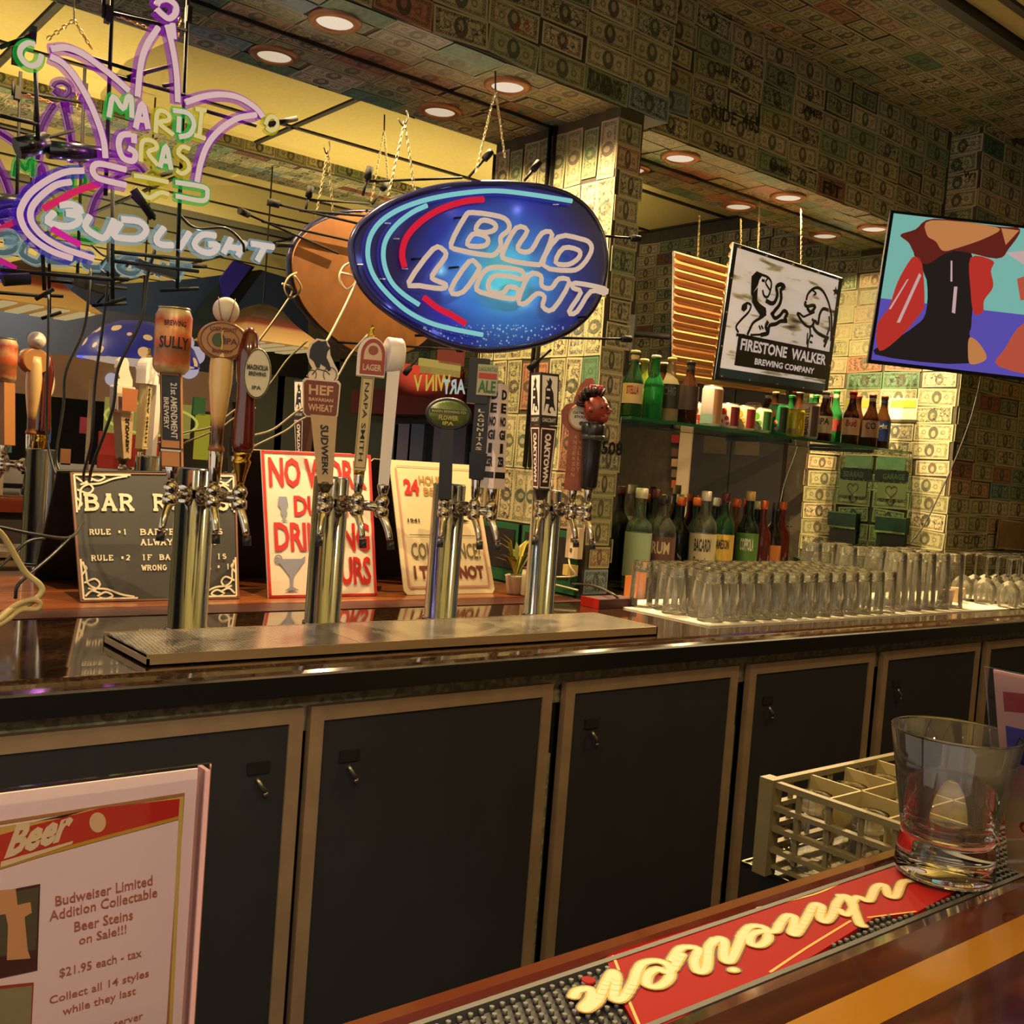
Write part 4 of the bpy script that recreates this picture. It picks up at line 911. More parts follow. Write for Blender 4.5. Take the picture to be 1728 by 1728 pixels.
# 8 tall black with ale plaque
t, p = handle('tall_black_ale_tap_handle', 'tall black tap handle with square green ale plaque and stacked white letters', 2, 1)
ferrule(t, p, 0, .048, .009, .012)
post(t, 'black_base', p, .046, .105, .034, .040, mat('1a1614', .35, vary=.2))
post(t, 'black_post', p, .105, .27, .034, .032, black)
bq_, _ = post(t, 'top_block', p, .215, .315, .046, .046, black, dx0=-.012, dx1=-.012)
q, s_, d = faceq(p, .234, .302, .046, .046, .026, dx0=.008, dx1=.008)
mb = MB(); q.slab(mb, .012); mb.build('ale_plaque', mat('b8b088', .45), t)
mb = MB(); q.text(mb, 'ALE', .08, .08, .92, .48, 2, bold=.03); q.text(mb, 'LAGUNITAS', .06, .78, .94, .92, 2); mb.build('green_print', mat('2f6a3c', .5), t)
mb = MB(); q.rect(mb, .06, .54, .94, .72, 1.5); mb.build('red_print', mat('c04030', .5), t)
lq = Quad(*[p+s_*a+Vector((0,0,b))+d*.0185 for a, b in ((-.012,.110),(.012,.110),(.012,.205),(-.012,.205))], eps=.0005)
mb = MB()
for k, ch in enumerate('LAGUNITAS'): lq.text(mb, ch, .2 if ch != 'I' else .42, 1-(k+1)/9+.015, .8 if ch != 'I' else .58, 1-k/9-.02, 1, bold=.02)
mb.build('stacked_letters', cream, t)
# 9 white lettered
t, p = handle('white_lettered_tap_handle', 'white square tap handle with big black letters stacked down two faces', 2, 2)
ferrule(t, p, 0, .03, .008, .012)
fa_, fb_ = post(t, 'white_post', p, .028, .262, .040, .028, mat('dcc8c0', .4), yaw=radians(-78), dx1=0)
fa_, fb_ = None, None
def two_faces(p, z0, z1, w0, w1, yaw):
    d = Vector((sin(yaw), -cos(yaw), 0)); s_ = Vector((-d.y, d.x, 0)); out = []
    for dd_, ss in ((d, s_), (-s_, d), (s_, -d), (-d, -s_)):
        a = p+Vector((0,0,z0))+dd_*w0/2; b = p+Vector((0,0,z1))+dd_*w1/2
        q1 = Quad(a-ss*w0/2, a+ss*w0/2, b+ss*w1/2, b-ss*w1/2, eps=.0006)
        fc = (C0-(a+b)/2).normalized().dot(dd_)
        L = (a-ss*w0/2-C0).dot(CA)/(a-ss*w0/2-C0).dot(_f); R = (a+ss*w0/2-C0).dot(CA)/(a+ss*w0/2-C0).dot(_f)
        if L > R: q1 = Quad(a+ss*w0/2, a-ss*w0/2, b-ss*w1/2, b+ss*w1/2, eps=.0006)
        out.append((fc, q1, (L+R)/2))
    out = [o for o in out if o[0] > .05]; out.sort(key=lambda o: o[2]); return [o[1] for o in out]
tf = two_faces(p, .028, .262, .040, .028, radians(-78)); mb = MB(); mr_ = MB()
for q in tf:
    for k, ch in enumerate(('D', 'E', 'NO', 'GI', 'I', 'ZER')): q.text(mb, ch, .2 if ch != 'I' else .35, .85-k*.128, .8 if ch != 'I' else .65, .945-k*.128, 1.2, bold=.05)
    q.rect(mb, .05, .10, .95, .16, 1)
mb.build('stacked_letters', black, t)
# 10 white over maroon square post
t, p = handle('maroon_square_tap_handle', 'square maroon tap handle with white vertical lettering below a white bear box', 3, 0)
MB().lathe([(.010, -.002), (.013, .004), (.020, .022), (.020, .026)], p, seg=14).build('black_foot', black, t)
yw = radians(-12)
post(t, 'maroon_post', p, .022, .176, .030, .048, mat('40201e', .4), yaw=yw, dx0=0, dx1=-.006)
post(t, 'white_box', p, .178, .300, .048, .050, mat('2a2420', .4), yaw=yw, dx0=-.006, dx1=-.014)
def face_of(p, z0, z1, w0, w1, yaw, dx0, dx1):
    d = Vector((sin(yaw), -cos(yaw), 0)); s_ = Vector((-d.y, d.x, 0)); s_ = s_ if s_.dot(CA) > 0 else -s_
    a = p+Vector((0,0,z0))+s_*dx0; b = p+Vector((0,0,z1))+s_*dx1; r = []
    r.append(Quad(a+d*w0/2-s_*w0/2, a+d*w0/2+s_*w0/2, b+d*w1/2+s_*w1/2, b+d*w1/2-s_*w1/2, eps=.0006))
    r.append(Quad(a-s_*w0/2-d*w0/2, a-s_*w0/2+d*w0/2, b-s_*w1/2+d*w1/2, b-s_*w1/2-d*w1/2, eps=.0006)); return r
q0, q1 = face_of(p, .178, .300, .048, .050, yw, -.006, -.014)
mb = MB()
for q in (q0, q1): q.rect(mb, .08, .18, .92, .95, 1)
for q in (q0, q1): q.text(mb, 'OAKCRAFT', .12, .05, .88, .13, 1.5)
m0, m1 = face_of(p, .022, .176, .030, .048, yw, 0, -.006)
for q in (m0, m1):
    for a_, b_, c_, d_ in ((.06,.03,.94,.05),(.06,.94,.94,.96),(.06,.03,.12,.96),(.88,.03,.94,.96)): q.rect(mb, a_, b_, c_, d_, 1)
    q.text(mb, 'OAKTOWN', .30, .12, .70, .88, 1.5, rot=-90, bold=.05)
mb.build('white_print', white, t)
mb = MB()
for q in (q0, q1):
    q.put(mb, [(.30,.88),(.42,.84),(.48,.92),(.62,.84),(.56,.74),(.70,.62),(.74,.44),(.84,.28),(.60,.30),(.56,.22),(.40,.24),(.48,.40),(.30,.40),(.22,.28),(.18,.24),(.26,.50),(.26,.70),(.40,.78)], 1.8)
mb.build('bear_print', black, t)
mb = MB()
for q in (q0, q1): q.rect(mb, .32, .66, .52, .70, 2.6); q.rect(mb, .30, .50, .50, .54, 2.6); q.disc(mb, .62, .30, .12, .05, 2.6)
mb.build('bear_highlights', white, t)
# 11 carved wood crescent
t, p = handle('carved_wood_tap_handle', 'orange-brown carved wooden tap handle with round stout badge', 3, 1)
ferrule(t, p, 0, .028, .009, .012)
wbr = mat('a8501c', .4, vary=.18, vscale=40)
fqv, _ = post(t, 'wooden_post', p, .026, .175, .042, .040, wbr, depth=.02)
mb = MB()
for k, ch in enumerate('ANDERSON'): fqv.text(mb, ch, .34, .84-k*.088, .52, .90-k*.088, 1.2)
for k, ch in enumerate('VALLEY'): fqv.text(mb, ch, .64, .76-k*.088, .82, .82-k*.088, 1.2)
mb.build('stacked_letters', mat('e0a878', .5), t)
q, s_, d = faceq(p, .17, .30, .075, .075, 0, dx0=-.008, dx1=-.004)
MB().slab([q.at(u, v, .011) for u, v in ((.30,0),(.75,0),(.85,.30),(.95,.45),(.98,.95),(.90,1),(.70,.98),(.52,.85),(.42,.66),(.38,.52),(.16,.48),(.02,.36),(.06,.16))], -q.n*.022).build('crescent_top', wbr, t)
pp = q.at(.68, .26, .012); MB().lathe([(.031, 0), (.033, .003), (.031, .007), (.027, .007)], pp, axis=q.n, seg=30).build('badge_rim', mat('c89a60', .4), t)
bq = Quad(*[pp+s_*a+Vector((0,0,b))+q.n*.0072 for a, b in ((-.027,-.027),(.027,-.027),(.027,.027),(-.027,.027))], eps=.0005)
mb = MB(); bq.disc(mb, .5, .5, .5, .5, .5); mb.build('badge_face', mat('e0cdb8', .45), t)
mb = MB(); bq.text(mb, 'OATMEAL', .12, .62, .88, .74, 1.2, bold=.04); bq.text(mb, 'STOUT', .20, .44, .80, .57, 1.2, bold=.05); bq.disc(mb, .55, .22, .12, .10, 1.2); mb.build('badge_print', mat('2c2620', .5), t)
# 12 sculpted head
t, p = handle('sculpted_head_tap_handle', 'black tap handle carved on top as a red-faced head with spiky hair', 3, 2)
ferrule(t, p, 0, .034, .007, .011)
MB().lathe([(.016, .032), (.020, .040), (.022, .10), (.024, .15), (.028, .165), (.029, .185), (.024, .192)], p, seg=18).build('black_grip', mat('1c1816', .3), t)
MB().lathe([(.029, .150), (.0305, .152), (.0305, .160), (.029, .162)], p, seg=20).build('grip_band', mat('3a3430', .3), t)
hc = p+Vector((.004, 0, .225)); hd = MB(); sk = mat('8c3420', .4)
s_ = Vector((CA.x, CA.y, 0)).normalized(); d = (C0-hc); d.z = 0; d = d.normalized()
def pt(a, b, c): return hc+s_*a+d*b+Vector((0,0,c))
hd.sphere(hc, .030, 20, 14, sc=(1, 1, 1.22)); hd.lathe([(.014, -.045), (.016, -.025)], hc, seg=12)
hd.sphere(pt(.018, .010, -.020), .014, 12, 8); hd.tube([pt(.022, .012, .008), pt(.036, .012, -.004), pt(.027, .012, -.010)], [.005, .004], 8)
hd.sphere(pt(.026, .010, -.016), .007, 10, 6); hd.sphere(pt(.020, .016, .010), .008, 10, 6)
hd.sphere(pt(-.012, .026, -.004), .007, 8, 6)
hd.build('head', sk, t)
mb = MB(); mb.sphere(pt(.026, .017, .004), .0035, 8, 6); mb.sphere(pt(.014, .028, .004), .0035, 8, 6); mb.tube([pt(.030, .014, -.014), pt(.018, .026, -.017)], .0015, 6); mb.build('eyes_and_mouth', black, t)
hr = MB()
for k in range(46):
    a = random.uniform(0, 2*pi); e = random.uniform(.15, 1.35)
    b0 = hc+s_*(-.006)+Vector((cos(a)*cos(e)*.026, sin(a)*cos(e)*.026, sin(e)*.034)); dr = (b0-hc).normalized()
    if (dr.dot(s_) > .05 and dr.z < .78) or (dr.dot(d) > .35 and dr.z < .6): continue
    hr.tube([b0, b0+dr*.012+s_*(-.003), b0+dr*.02+Vector((0,0,.004))], [.0055, .0015], 5, mi=0)
hr.build('spiky_hair', mat('1e1412', .3), t)
hr = MB()
for k in range(9):
    b0 = hc+s_*(-.016+k*.0035)+d*.010+Vector((0,0,.035)); hr.tube([b0, b0+Vector((0,0,.014))+s_*(-.002), b0+Vector((0,0,.022))], [.005, .0015], 5)
hr.build('red_crest', mat('a82020', .3), t)
# ---------------------------------------------------------------- signs standing on the ledge
def aframe(name, label, px, cat='sign'):
    """A-shaped board: px = bl, br, tr, tl pixels; foot near, head back against the mirror"""
    zf = ZL+.001
    Yb, Yt = 2.335, 2.47
    bl, br = onY(*px[0], Yb), onY(*px[1], Yb); tl, tr = onY(*px[3], Yt), onY(*px[2], Yt)
    bl.z = br.z = zf
    tr = tr+0*tr; q = Quad(bl, br, tr, tl, eps=.002); t = thing(name, (bl+br)/2, label, cat)
    return t, q
def back_leaf(t, q, m_):
    MB().slab([q.at(u, v, -.0045) for u, v in ((.02,.0),(.98,.0),(.98,.99),(.02,.99))], -q.n*.002).build('back_panel', m_, t); return
    a, b, c, d = q.c; o = Vector((0, .045, 0)); o2 = Vector((0, -.008, 0))
    dz = Vector((0, 0, 0))
    a2 = Vector((a.x, 2.330, a.z)); b2 = Vector((b.x, 2.330, b.z))
    MB().slab([a2, b2, c+Vector((0, .006, 0)), d+Vector((0, .006, 0))], (0, .003, 0)).build('back_leaf', m_, t)
# slab-serif letters drawn with strokes, for the bar rules board
_c = lambda cx, cy, rx, ry, a0, a1, n=7: [(cx+rx*cos(radians(a0+(a1-a0)*k/n)), cy+ry*sin(radians(a0+(a1-a0)*k/n))) for k in range(n+1)]
GLY = {'B': ([[(.2,0),(.2,1)], [(.2,1),(.5,1)]+_c(.5,.77,.3,.23,90,-90)+[(.2,.54)], [(.2,.54),(.55,.54)]+_c(.55,.27,.33,.27,90,-90)+[(.2,0)]], [.2], [.2]),
 'A': ([[(.15,0),(.5,1),(.85,0)], [(.28,.35),(.72,.35)]], [.5], [.15, .85]), 'R': ([[(.2,0),(.2,1)], [(.2,1),(.5,1)]+_c(.5,.75,.3,.25,90,-90)+[(.2,.5)], [(.5,.5),(.8,.1),(.85,0)]], [.2], [.2, .85]),
 'U': ([[(.18,1),(.18,.35)]+_c(.5,.35,.32,.35,180,360)+[(.82,.35),(.82,1)]], [.18, .82], []), 'L': ([[(.25,1),(.25,0),(.8,0),(.85,.25)]], [.25], [.25]), 'E': ([[(.8,.8),(.8,1),(.2,1),(.2,0),(.82,0),(.82,.22)], [(.2,.52),(.6,.52)]], [.2], [.2]),
 'S': ([_c(.5,.76,.28,.24,20,270)+_c(.5,.26,.30,.26,90,-160)], [], []), 'T': ([[(.5,0),(.5,1)], [(.12,.78),(.12,1),(.88,1),(.88,.78)]], [], [.5]), 'N': ([[(.18,0),(.18,1),(.82,0),(.82,1)]], [.18, .82], [.18]),
 'D': ([[(.2,0),(.2,1),(.45,1)]+_c(.45,.5,.38,.5,90,-90)+[(.2,0)]], [.2], [.2]), 'I': ([[(.5,0),(.5,1)]], [.5], [.5]), 'W': ([[(.05,1),(.28,0),(.5,.8),(.72,0),(.95,1)]], [.05, .95], []), 'Y': ([[(.12,1),(.5,.5),(.88,1)], [(.5,.5),(.5,0)]], [.12, .88], [.5]),
 'O': ([_c(.5,.5,.36,.5,0,360,14)], [], []), 'G': ([_c(.5,.5,.36,.5,45,330,12)+[(.85,.45),(.6,.45)]], [], []), 'H': ([[(.2,0),(.2,1)], [(.8,0),(.8,1)], [(.2,.5),(.8,.5)]], [.2, .8], [.2, .8]), 'F': ([[(.8,.8),(.8,1),(.2,1),(.2,0)], [(.2,.52),(.6,.52)]], [.2], [.2]),
 '1': ([[(.35,.8),(.5,1),(.5,0)]], [], [.5]), '2': ([_c(.5,.72,.28,.28,160,-30)+[(.2,0),(.8,0)]], [], []), '#': ([[(.3,.35),(.7,.35)], [(.3,.6),(.7,.6)], [(.4,.2),(.4,.75)], [(.6,.2),(.6,.75)]], [], [])}
def slabtext(q, mb, s_, u0, v0, u1, v1, w_=.14):
    n_ = len(s_); cw = (u1-u0)/(n_-.12); asp = (q.c[1]-q.c[0]).length/(q.c[3]-q.c[0]).length
    gw = cw*.88; hh = v1-v0; t_ = w_*hh/2/asp*1.0; d = 1.2
    for i, ch in enumerate(s_):
        if ch not in GLY: continue
        P, top, bot = GLY[ch]; x0 = u0+cw*i; f = lambda p: (x0+gw*p[0], v0+hh*(w_/2+(1-w_)*p[1]))
        for pl_ in P:
            R = [f(p) for p in pl_]
            for a, b in zip(R, R[1:]): d += .004; q.stroke(mb, [a, b], t_, d, 0, 0, wv=1)
            for c in R[1:-1]: d += .004; q.disc(mb, c[0], c[1], t_, t_*asp, d, n=8)
        for x in top: d += .004; c = f((x, 1)); q.rect(mb, c[0]-gw*.17, c[1]-hh*w_*.25, c[0]+gw*.17, c[1]+hh*w_*.5, d)
        for x in bot: d += .004; c = f((x, 0)); q.rect(mb, c[0]-gw*.17, c[1]-hh*w_*.5, c[0]+gw*.17, c[1]+hh*w_*.25, d)
t, q = aframe('bar_rules_sign', 'black folding board headed Bar Rules with cream scrollwork corners', [(135,1018),(403,1014),(398,800),(118,797)])
chalk = mat('2e2a24', .6, vary=.1)
mb = MB(); q.slab(mb, .004); mb.build('board', chalk, t); back_leaf(t, q, mat('141210', .5))
crm = mat('dccaa8', .5)
mb = MB(); slabtext(q, mb, 'BAR RULES', .06, .69, .95, .83, .20)
mb.build('heading', crm, t)
for k, (s_, a_) in enumerate([('RULE #1', (.08,.505,.30,.55)), ('BARTENDER IS', (.375,.50,.90,.55)), ('ALWAYS RIGHT', (.375,.42,.86,.47)), ('RULE #2', (.08,.305,.31,.35)), ('IF BARTENDER IS', (.375,.305,.92,.35)), ('WRONG SEE RULE # 1', (.375,.225,.94,.27))]):
    mb = MB(); slabtext(q, mb, s_, a_[0], a_[1], a_[2], a_[3], .22); mb.build('rule_line', crm, t)
edg = MB()
for a_ in ((0,0,1,.012),(0,.988,1,1),(0,0,.012,1),(.988,0,1,1)): q.rect(edg, *a_, 1)
edg.build('worn_edge', mat('7a4a30', .6), t)
for cx, cy, sx, sy in ((0,0,1,1),(1,0,-1,1),(0,1,1,-1),(1,1,-1,-1)):
    mb = MB(); U = lambda u, v: (cx+sx*u, cy+sy*v)
    for P in ([(.03,.30),(.045,.22),(.05,.14),(.09,.10),(.16,.09),(.24,.05),(.32,.03)], [(.03,.14),(.09,.17),(.12,.13),(.09,.09),(.05,.10)], [(.10,.04),(.15,.07),(.19,.04),(.15,.02),(.11,.03)], [(.03,.04),(.07,.08),(.12,.06)], [(.02,.20),(.05,.25),(.03,.28)], [(.02,.02),(.34,.02)], [(.02,.02),(.02,.32)]):
        q.stroke(mb, [U(*p) for p in P], .007, 1.4)
    mb.build('corner_scroll', crm, t)
red = mat('c4221c', .45)
t, q = aframe('red_lettered_sign', 'white folding board with red border and letters about work during drinking hours', [(453,1009),(636,1003),(625,768),(440,760)])
mb = MB(); q.slab(mb, .004); mb.build('board', mat('e8d4ba', .5), t); back_leaf(t, q, mat('2a1512', .5))
edg = MB()
for a_ in ((0,0,1,.016),(0,.984,1,1),(0,0,.025,1),(.975,0,1,1)): q.rect(edg, *a_, 1)
edg.build('red_border', red, t)
for s_, a_ in (('NO WORK', (.055,.745,.95,.955)), ('DURING', (.26,.545,.88,.69)), ('DRINKING', (.075,.305,.95,.505)), ('HOURS', (.40,.075,.95,.27))):
    mb = MB(); q.text(mb, s_, *a_, 1.2, bold=.03, space=.95); mb.build('red_word', red, t)
gy = mat('8a8a9a', .5)
mb = MB(); q.put(mb, [(.07,.235),(.10,.27),(.13,.255),(.30,.255),(.34,.275),(.33,.24),(.225,.14),(.215,.07),(.27,.045),(.14,.045),(.195,.07),(.19,.14),(.09,.245)], 1.2); q.ring(mb, .10, .255, .035, .03, .012, 1.3); mb.build('cocktail_print', gy, t)
mb = MB(); q.put(mb, [(.13,.68),(.20,.68),(.21,.62),(.19,.59),(.20,.56),(.185,.545),(.18,.52),(.21,.51),(.13,.51),(.16,.52),(.155,.545),(.14,.56),(.145,.59),(.12,.62)], 1.2); mb.build('cocktail_print', gy, t)
t, q = aframe('coincidence_sign', 'cream rounded board about 24 hours and 24 beers, edged in pink', [(683,1003),(836,998),(800,785),(657,776)])
cb_ = mat('dcc69a', .5)
R_ = [(.03,0),(.97,0),(1,.03),(1,.97),(.97,1),(.03,1),(0,.97),(0,.03)]
MB().slab([q.at(u, v) for u, v in R_], -q.n*.004).build('board', cb_, t); back_leaf(t, q, mat('2a1e16', .5))
pk = MB()
for a_ in ((.06,.045,.94,.06),(.06,.955,.94,.96),(.045,.06,.065,.94),(.935,.06,.955,.94)): q.rect(pk, *a_, 1)
pk.build('pink_border', mat('c08a78', .5), t)
for s_, a_, m_, b_ in (('24', (.12,.74,.29,.86), red, .05), ('HOURS', (.30,.82,.62,.89), mat('a87838', .5), .02), ('BEERS', (.34,.74,.66,.80), mat('a87838', .5), .02), ('COINCIDENCE?', (.12,.26,.90,.38), mat('6a5a30', .5), .01), ('I THINK NOT', (.12,.11,.90,.21), mat('6e2c1a', .5), .045), ('1941', (.12,.53,.25,.56), black, .03)):
    mb = MB(); q.text(mb, s_, *a_, 1.2, bold=b_); mb.build('sign_lettering', m_, t)
mb = MB(); q.rect(mb, .12, .435, .90, .44, 1.2); q.put(mb, [(.66,.53),(.83,.55),(.68,.58),(.72,.55)], 1.2); mb.build('rule_and_arrow', black, t)
# ---------------------------------------------------------------- things at the pillar foot
def put(px, py, Y): return onY(px, py, Y)
gp = mat('1e5a34', .5)
t = thing('green_board', (XP0-.012, 2.36, ZB+.03), 'green painted panel fixed to the foot of the pillar, dark recess in its middle', 'panel')
MB().box((XP0-.012, 2.255, ZL+.001), (XP0-.001, 2.51, CZ-.182)).build('panel_board', gp, t)
MB().box((XP0-.015, 2.285, ZB+.045), (XP0-.012, 2.495, CZ-.20)).build('recess', mat('1a1210', .6), t)
t = thing('outlet_box', (XP0-.04, 2.26, ZB+.115), 'cream upright power outlet box on the green panel', 'outlet')
a = onX(958, 925, XP0-.03)
MB().box((XP0-.036, a.y-.050, CZ-.256), (XP0-.0155, a.y+.003, CZ-.166)).build('box_body', mat('d8c09a', .4), t)
for z in (.0, .03): MB().box((XP0-.038, a.y-.026, CZ-.238+z), (XP0-.036, a.y-.018, CZ-.227+z)).build('socket', mat('5a3a18', .5), t)
b = onX(955, 962, XP0-.03)
tag(MB().box((XP0-.045, b.y-.036, CZ-.307), (XP0-.0155, b.y-.002, CZ-.276)).build('plug_adapter', mat('c8ac60', .4)), 'small yellowed plug adapter below the outlet box', 'adapter')
cord('white cord looping from the outlet box down to the ledge', [(XP0-.03, a.y-.01, CZ-.256), (XP0-.035, a.y-.016, CZ-.265), (XP0-.05, b.y-.04, CZ-.28), (XP0-.04, b.y-.05, CZ-.305), (XP0-.06, b.y+.02, CZ-.318), (XP0-.09, b.y+.02, CZ-.330), (XP0-.07, b.y-.06, CZ-.338), (XP0-.06, b.y-.09, CZ-.341)], .0028, 'c8c098')
cord('dark grey cord trailing from the red block across the granite', [onZ(965,985,ZB+.04), onZ(1000,988,ZB+.04), onZ(1035,1003,ZB+.038), onZ(1052,1018,ZB+.006), onZ(1068,1021,ZB+.006)], .0035, '5a5040')
tag(MB().box((XP0-.155, 2.28, ZL+.0005), (XP0-.11, 2.33, ZL+.018)).build('sponge', mat('d09a48', .8, vary=.1)), 'yellow sponge on the ledge beside the rightmost tower', 'sponge')
t = thing('potted_plant', onZ(868, 1003, ZL), 'yellow-green leafy plant in a pale pot beside the rightmost tower', 'plant')
c = Vector(t.location); c.z = ZL+.0008; t.location = c
MB().lathe([(.020, 0), (.024, .004), (.030, .050), (.032, .054), (.029, .056), (.028, .048)], c, seg=18).build('pot', mat('c8b490', .5), t)
for k in range(26):
    a_ = random.uniform(0, 2*pi); L = random.uniform(.04, .085); h = random.uniform(.05, .13)
    b0 = c+Vector((0, 0, .045)); d_ = Vector((cos(a_), sin(a_)*.7, 0)); tip = b0+d_*L+Vector((0, 0, h)); mid = b0+d_*L*.45+Vector((0, 0, h*.85)); w_ = Vector((-d_.y, d_.x, 0))*.009
    if tip.y > YM-.01: tip.y = YM-.01
    MB().add([b0, mid-w_, tip, mid+w_], [(0, 1, 2, 3)], 0, True).build('leaf', mat('b8a838' if k % 3 else '8a8a3a', .5), t)
t = thing('orchid_vase', onZ(888, 1006, ZL), 'narrow cream vase with painted lily just left of the rightmost tower', 'vase'); c = Vector(t.location); c.z = ZL+.0008; t.location = c
MB().lathe([(.014, 0), (.017, .004), (.018, .06), (.016, .075), (.013, .075)], c, seg=16).build('vase_body', mat('d8c898', .4), t)
for k in range(5):
    a_ = 2*pi*k/5; d_ = Vector((cos(a_), sin(a_)*.5, .5))*.022; b0 = c+Vector((0, 0, .075)); s_ = d_.cross(Vector((0, 0, 1))).normalized()*.009
    MB().add([b0, b0+d_*.6-s_, b0+d_, b0+d_*.6+s_], [(0, 1, 2, 3)]).build('petal', mat('d8c8a0', .5), t)
# orange menu cards in front of the pillar
for i, (px, py, w_, h_, lab) in enumerate([(1075, 1000, .045, .105, 'taller orange card standing at the pillar foot'), (1057, 1000, .035, .075, 'shorter orange card leaning before the taller one')]):
    b = onZ(px, 1014 if i else 1010, ZB); 
    o = MB().obox(b+Vector((0, -.012*i, h_/2+.0008+.03*0)), (w_/2*.77, -w_/2*.63, 0), (.001, .0015, 0), (0, 0, h_/2)).build('menu_card', mat('c8702c', .5)); tag(o, lab, 'card')
# coiled bar cables at the left
cord('thick cream coiled cable lying at the far left of the counter', [onY(-40,880,1.75), onY(0,898,1.78), onY(40,962,1.8), onY(66,985,1.8), onY(70,1000,1.8), onY(50,1018,1.8), onY(20,1028,1.79), onY(0,1045,1.78), onY(-30,1062,1.78)], .0050, 'd0bc84')
cord('second cream cable loop beneath the coiled cable at far left', [onY(-30,1070,1.78), onY(10,1048,1.78), onY(35,1030,1.79), onY(62,1028,1.79), onY(68,1018,1.79), onY(55,1012,1.79), onY(30,1020,1.79), onY(0,1040,1.79)], .0045, 'c0a870')
cord('black cable drooping from left edge to the bar rules sign', [onY(-30,886,1.85), onY(0,890,1.86), onY(60,902,1.9), onY(118,907,2.0), onY(140,880,2.1)], .003)
cord('black cable slanting down behind the cream coil', [onY(120,905,2.0), onY(90,935,1.95), onY(55,965,1.9), onY(30,988,1.88), onY(26,1010,1.88)], .003)
cord('black cable running up from behind the coil to the left tower reflection', [onY(-10,965,1.9), onY(12,945,1.92), onY(45,915,1.95), onY(75,908,1.98)], .0028)
# ---------------------------------------------------------------- glass shelf with bottles and cans
ZH = CZ+.1855
t = thing('glass_shelf', (2.9, 2.2, ZH-.008), 'long green-edged glass shelf carrying beer bottles and cans in the niche', 'shelf')
MB().box((XP1+.165, 2.350, ZH-.008), (XW-.012, YM-.001, ZH)).build('shelf_pane', clearglass((.62, .86, .70), .8, .02, 'green_glass', 1.5, .06, (.1, .4, .2)), t)
MB().box((XP1+.165, 2.346, ZH-.009), (XW-.012, 2.350, ZH+.001)).build('shelf_edge', mat('1e5a38', .15, coat=.5), t)
for x in (2.6, 3.25, 3.8): MB().box((x-.006, 2.37, ZH-.022), (x+.006, YM-.001, ZH-.0085)).build('shelf_bracket', mat('2a2a26', .3, .8), t)
def bottle_glass(c, dark=.0):
    b = .10 if min(c) > .4 else .45
    return clearglass(tuple(.5+.5*x for x in c) if b < .2 else c, .9, .03, 'bottle_glass', 1.5, b, tuple(x*.55 for x in c))
GREEN, BROWN, CLEARB, AMBER = (.06, .42, .10), (.16, .05, .02), (.70, .66, .48), (.80, .52, .10)
def beer_prof(h, r): return [(.001, .001), (r*.9, .0), (r, .004), (r, h*.52), (r*.96, h*.57), (r*.62, h*.68), (r*.44, h*.78), (r*.40, h*.93), (r*.46, h*.935), (r*.46, h*.955), (r*.40, h*.96), (r*.40, h*.985)]
def bottle(px, top_py, Y, zb, label, glass, cap='c0b080', lab=None, r=.030, kind='beer', txt=None, tcol='20201c', neck=None, liquid=None, group='beer bottles on the glass shelf', cat='bottle', lh=(.14, .57), fill=.55, h=None, name=None):
    r = r*1.08
    p = onY(px, top_py, Y); h = h or (p.z-zb); t = thing(name or ('beer_bottle' if kind == 'beer' else 'liquor_bottle'), (p.x, Y, zb), label, cat, group); c = Vector((p.x, Y, zb+.0006))
    if kind == 'beer': prof = beer_prof(h, r)
    elif kind == 'wine': prof = [(.001, .001), (r*.9, 0), (r, .004), (r, h*.58), (r*.9, h*.64), (r*.5, h*.71), (r*.36, h*.77), (r*.34, h*.985)]
    elif kind == 'square': prof = [(.001, .001), (r*.9, 0), (r, .004), (r, h*.60), (r*.86, h*.66), (r*.42, h*.72), (r*.38, h*.985)]
    else: prof = [(.001, .001), (r*.9, 0), (r, .004), (r, h*.60), (r*.92, h*.68), (r*.50, h*.76), (r*.34, h*.82), (r*.32, h*.985)]
    MB().lathe(prof, c, seg=22, cap=False).build('glass_body', bottle_glass(glass), t)
    if liquid: MB().lathe([(r_*.90 if r_ > .005 else r_, z_+.002) for r_, z_ in prof if z_ < h*fill], c, seg=18).build('liquid', mat(liquid, .2, coat=.3), t)
    nr = prof[-1][0]
    ch = h*.10 if kind != 'beer' else h*.035
    MB().lathe([(nr*1.22, h-ch), (nr*1.25, h-ch*.8), (nr*1.22, h-.002), (nr*1.1, h)], c, seg=16).build('cap', mat(cap, .35, .2), t)
    if neck: MB().lathe([(nr*1.05, h*.80), (nr*1.05, h*.93)], c, seg=16, cap=False).build('neck_label', mat(neck, .5), t)
    if lab:
        MB().lathe([(r+.0005, h*lh[0]), (r+.0005, h*lh[1])], c, seg=24, cap=False).build('label', mat(lab, .5), t)
        if txt:
            f_ = facing(c); mb = MB()
            for k, s_ in enumerate(txt.split('|')):
                if not s_: continue
                z1 = h*(lh[1]-(lh[1]-lh[0])*(.12+.42*k)); wrap_text(mb, c, r+.0008, f_-.62, f_+.62, z1-c.z*0-.030*h/.23, z1, s_, bold=.03)
            mb.build('label_print', mat(tcol, .5), t)
    return t
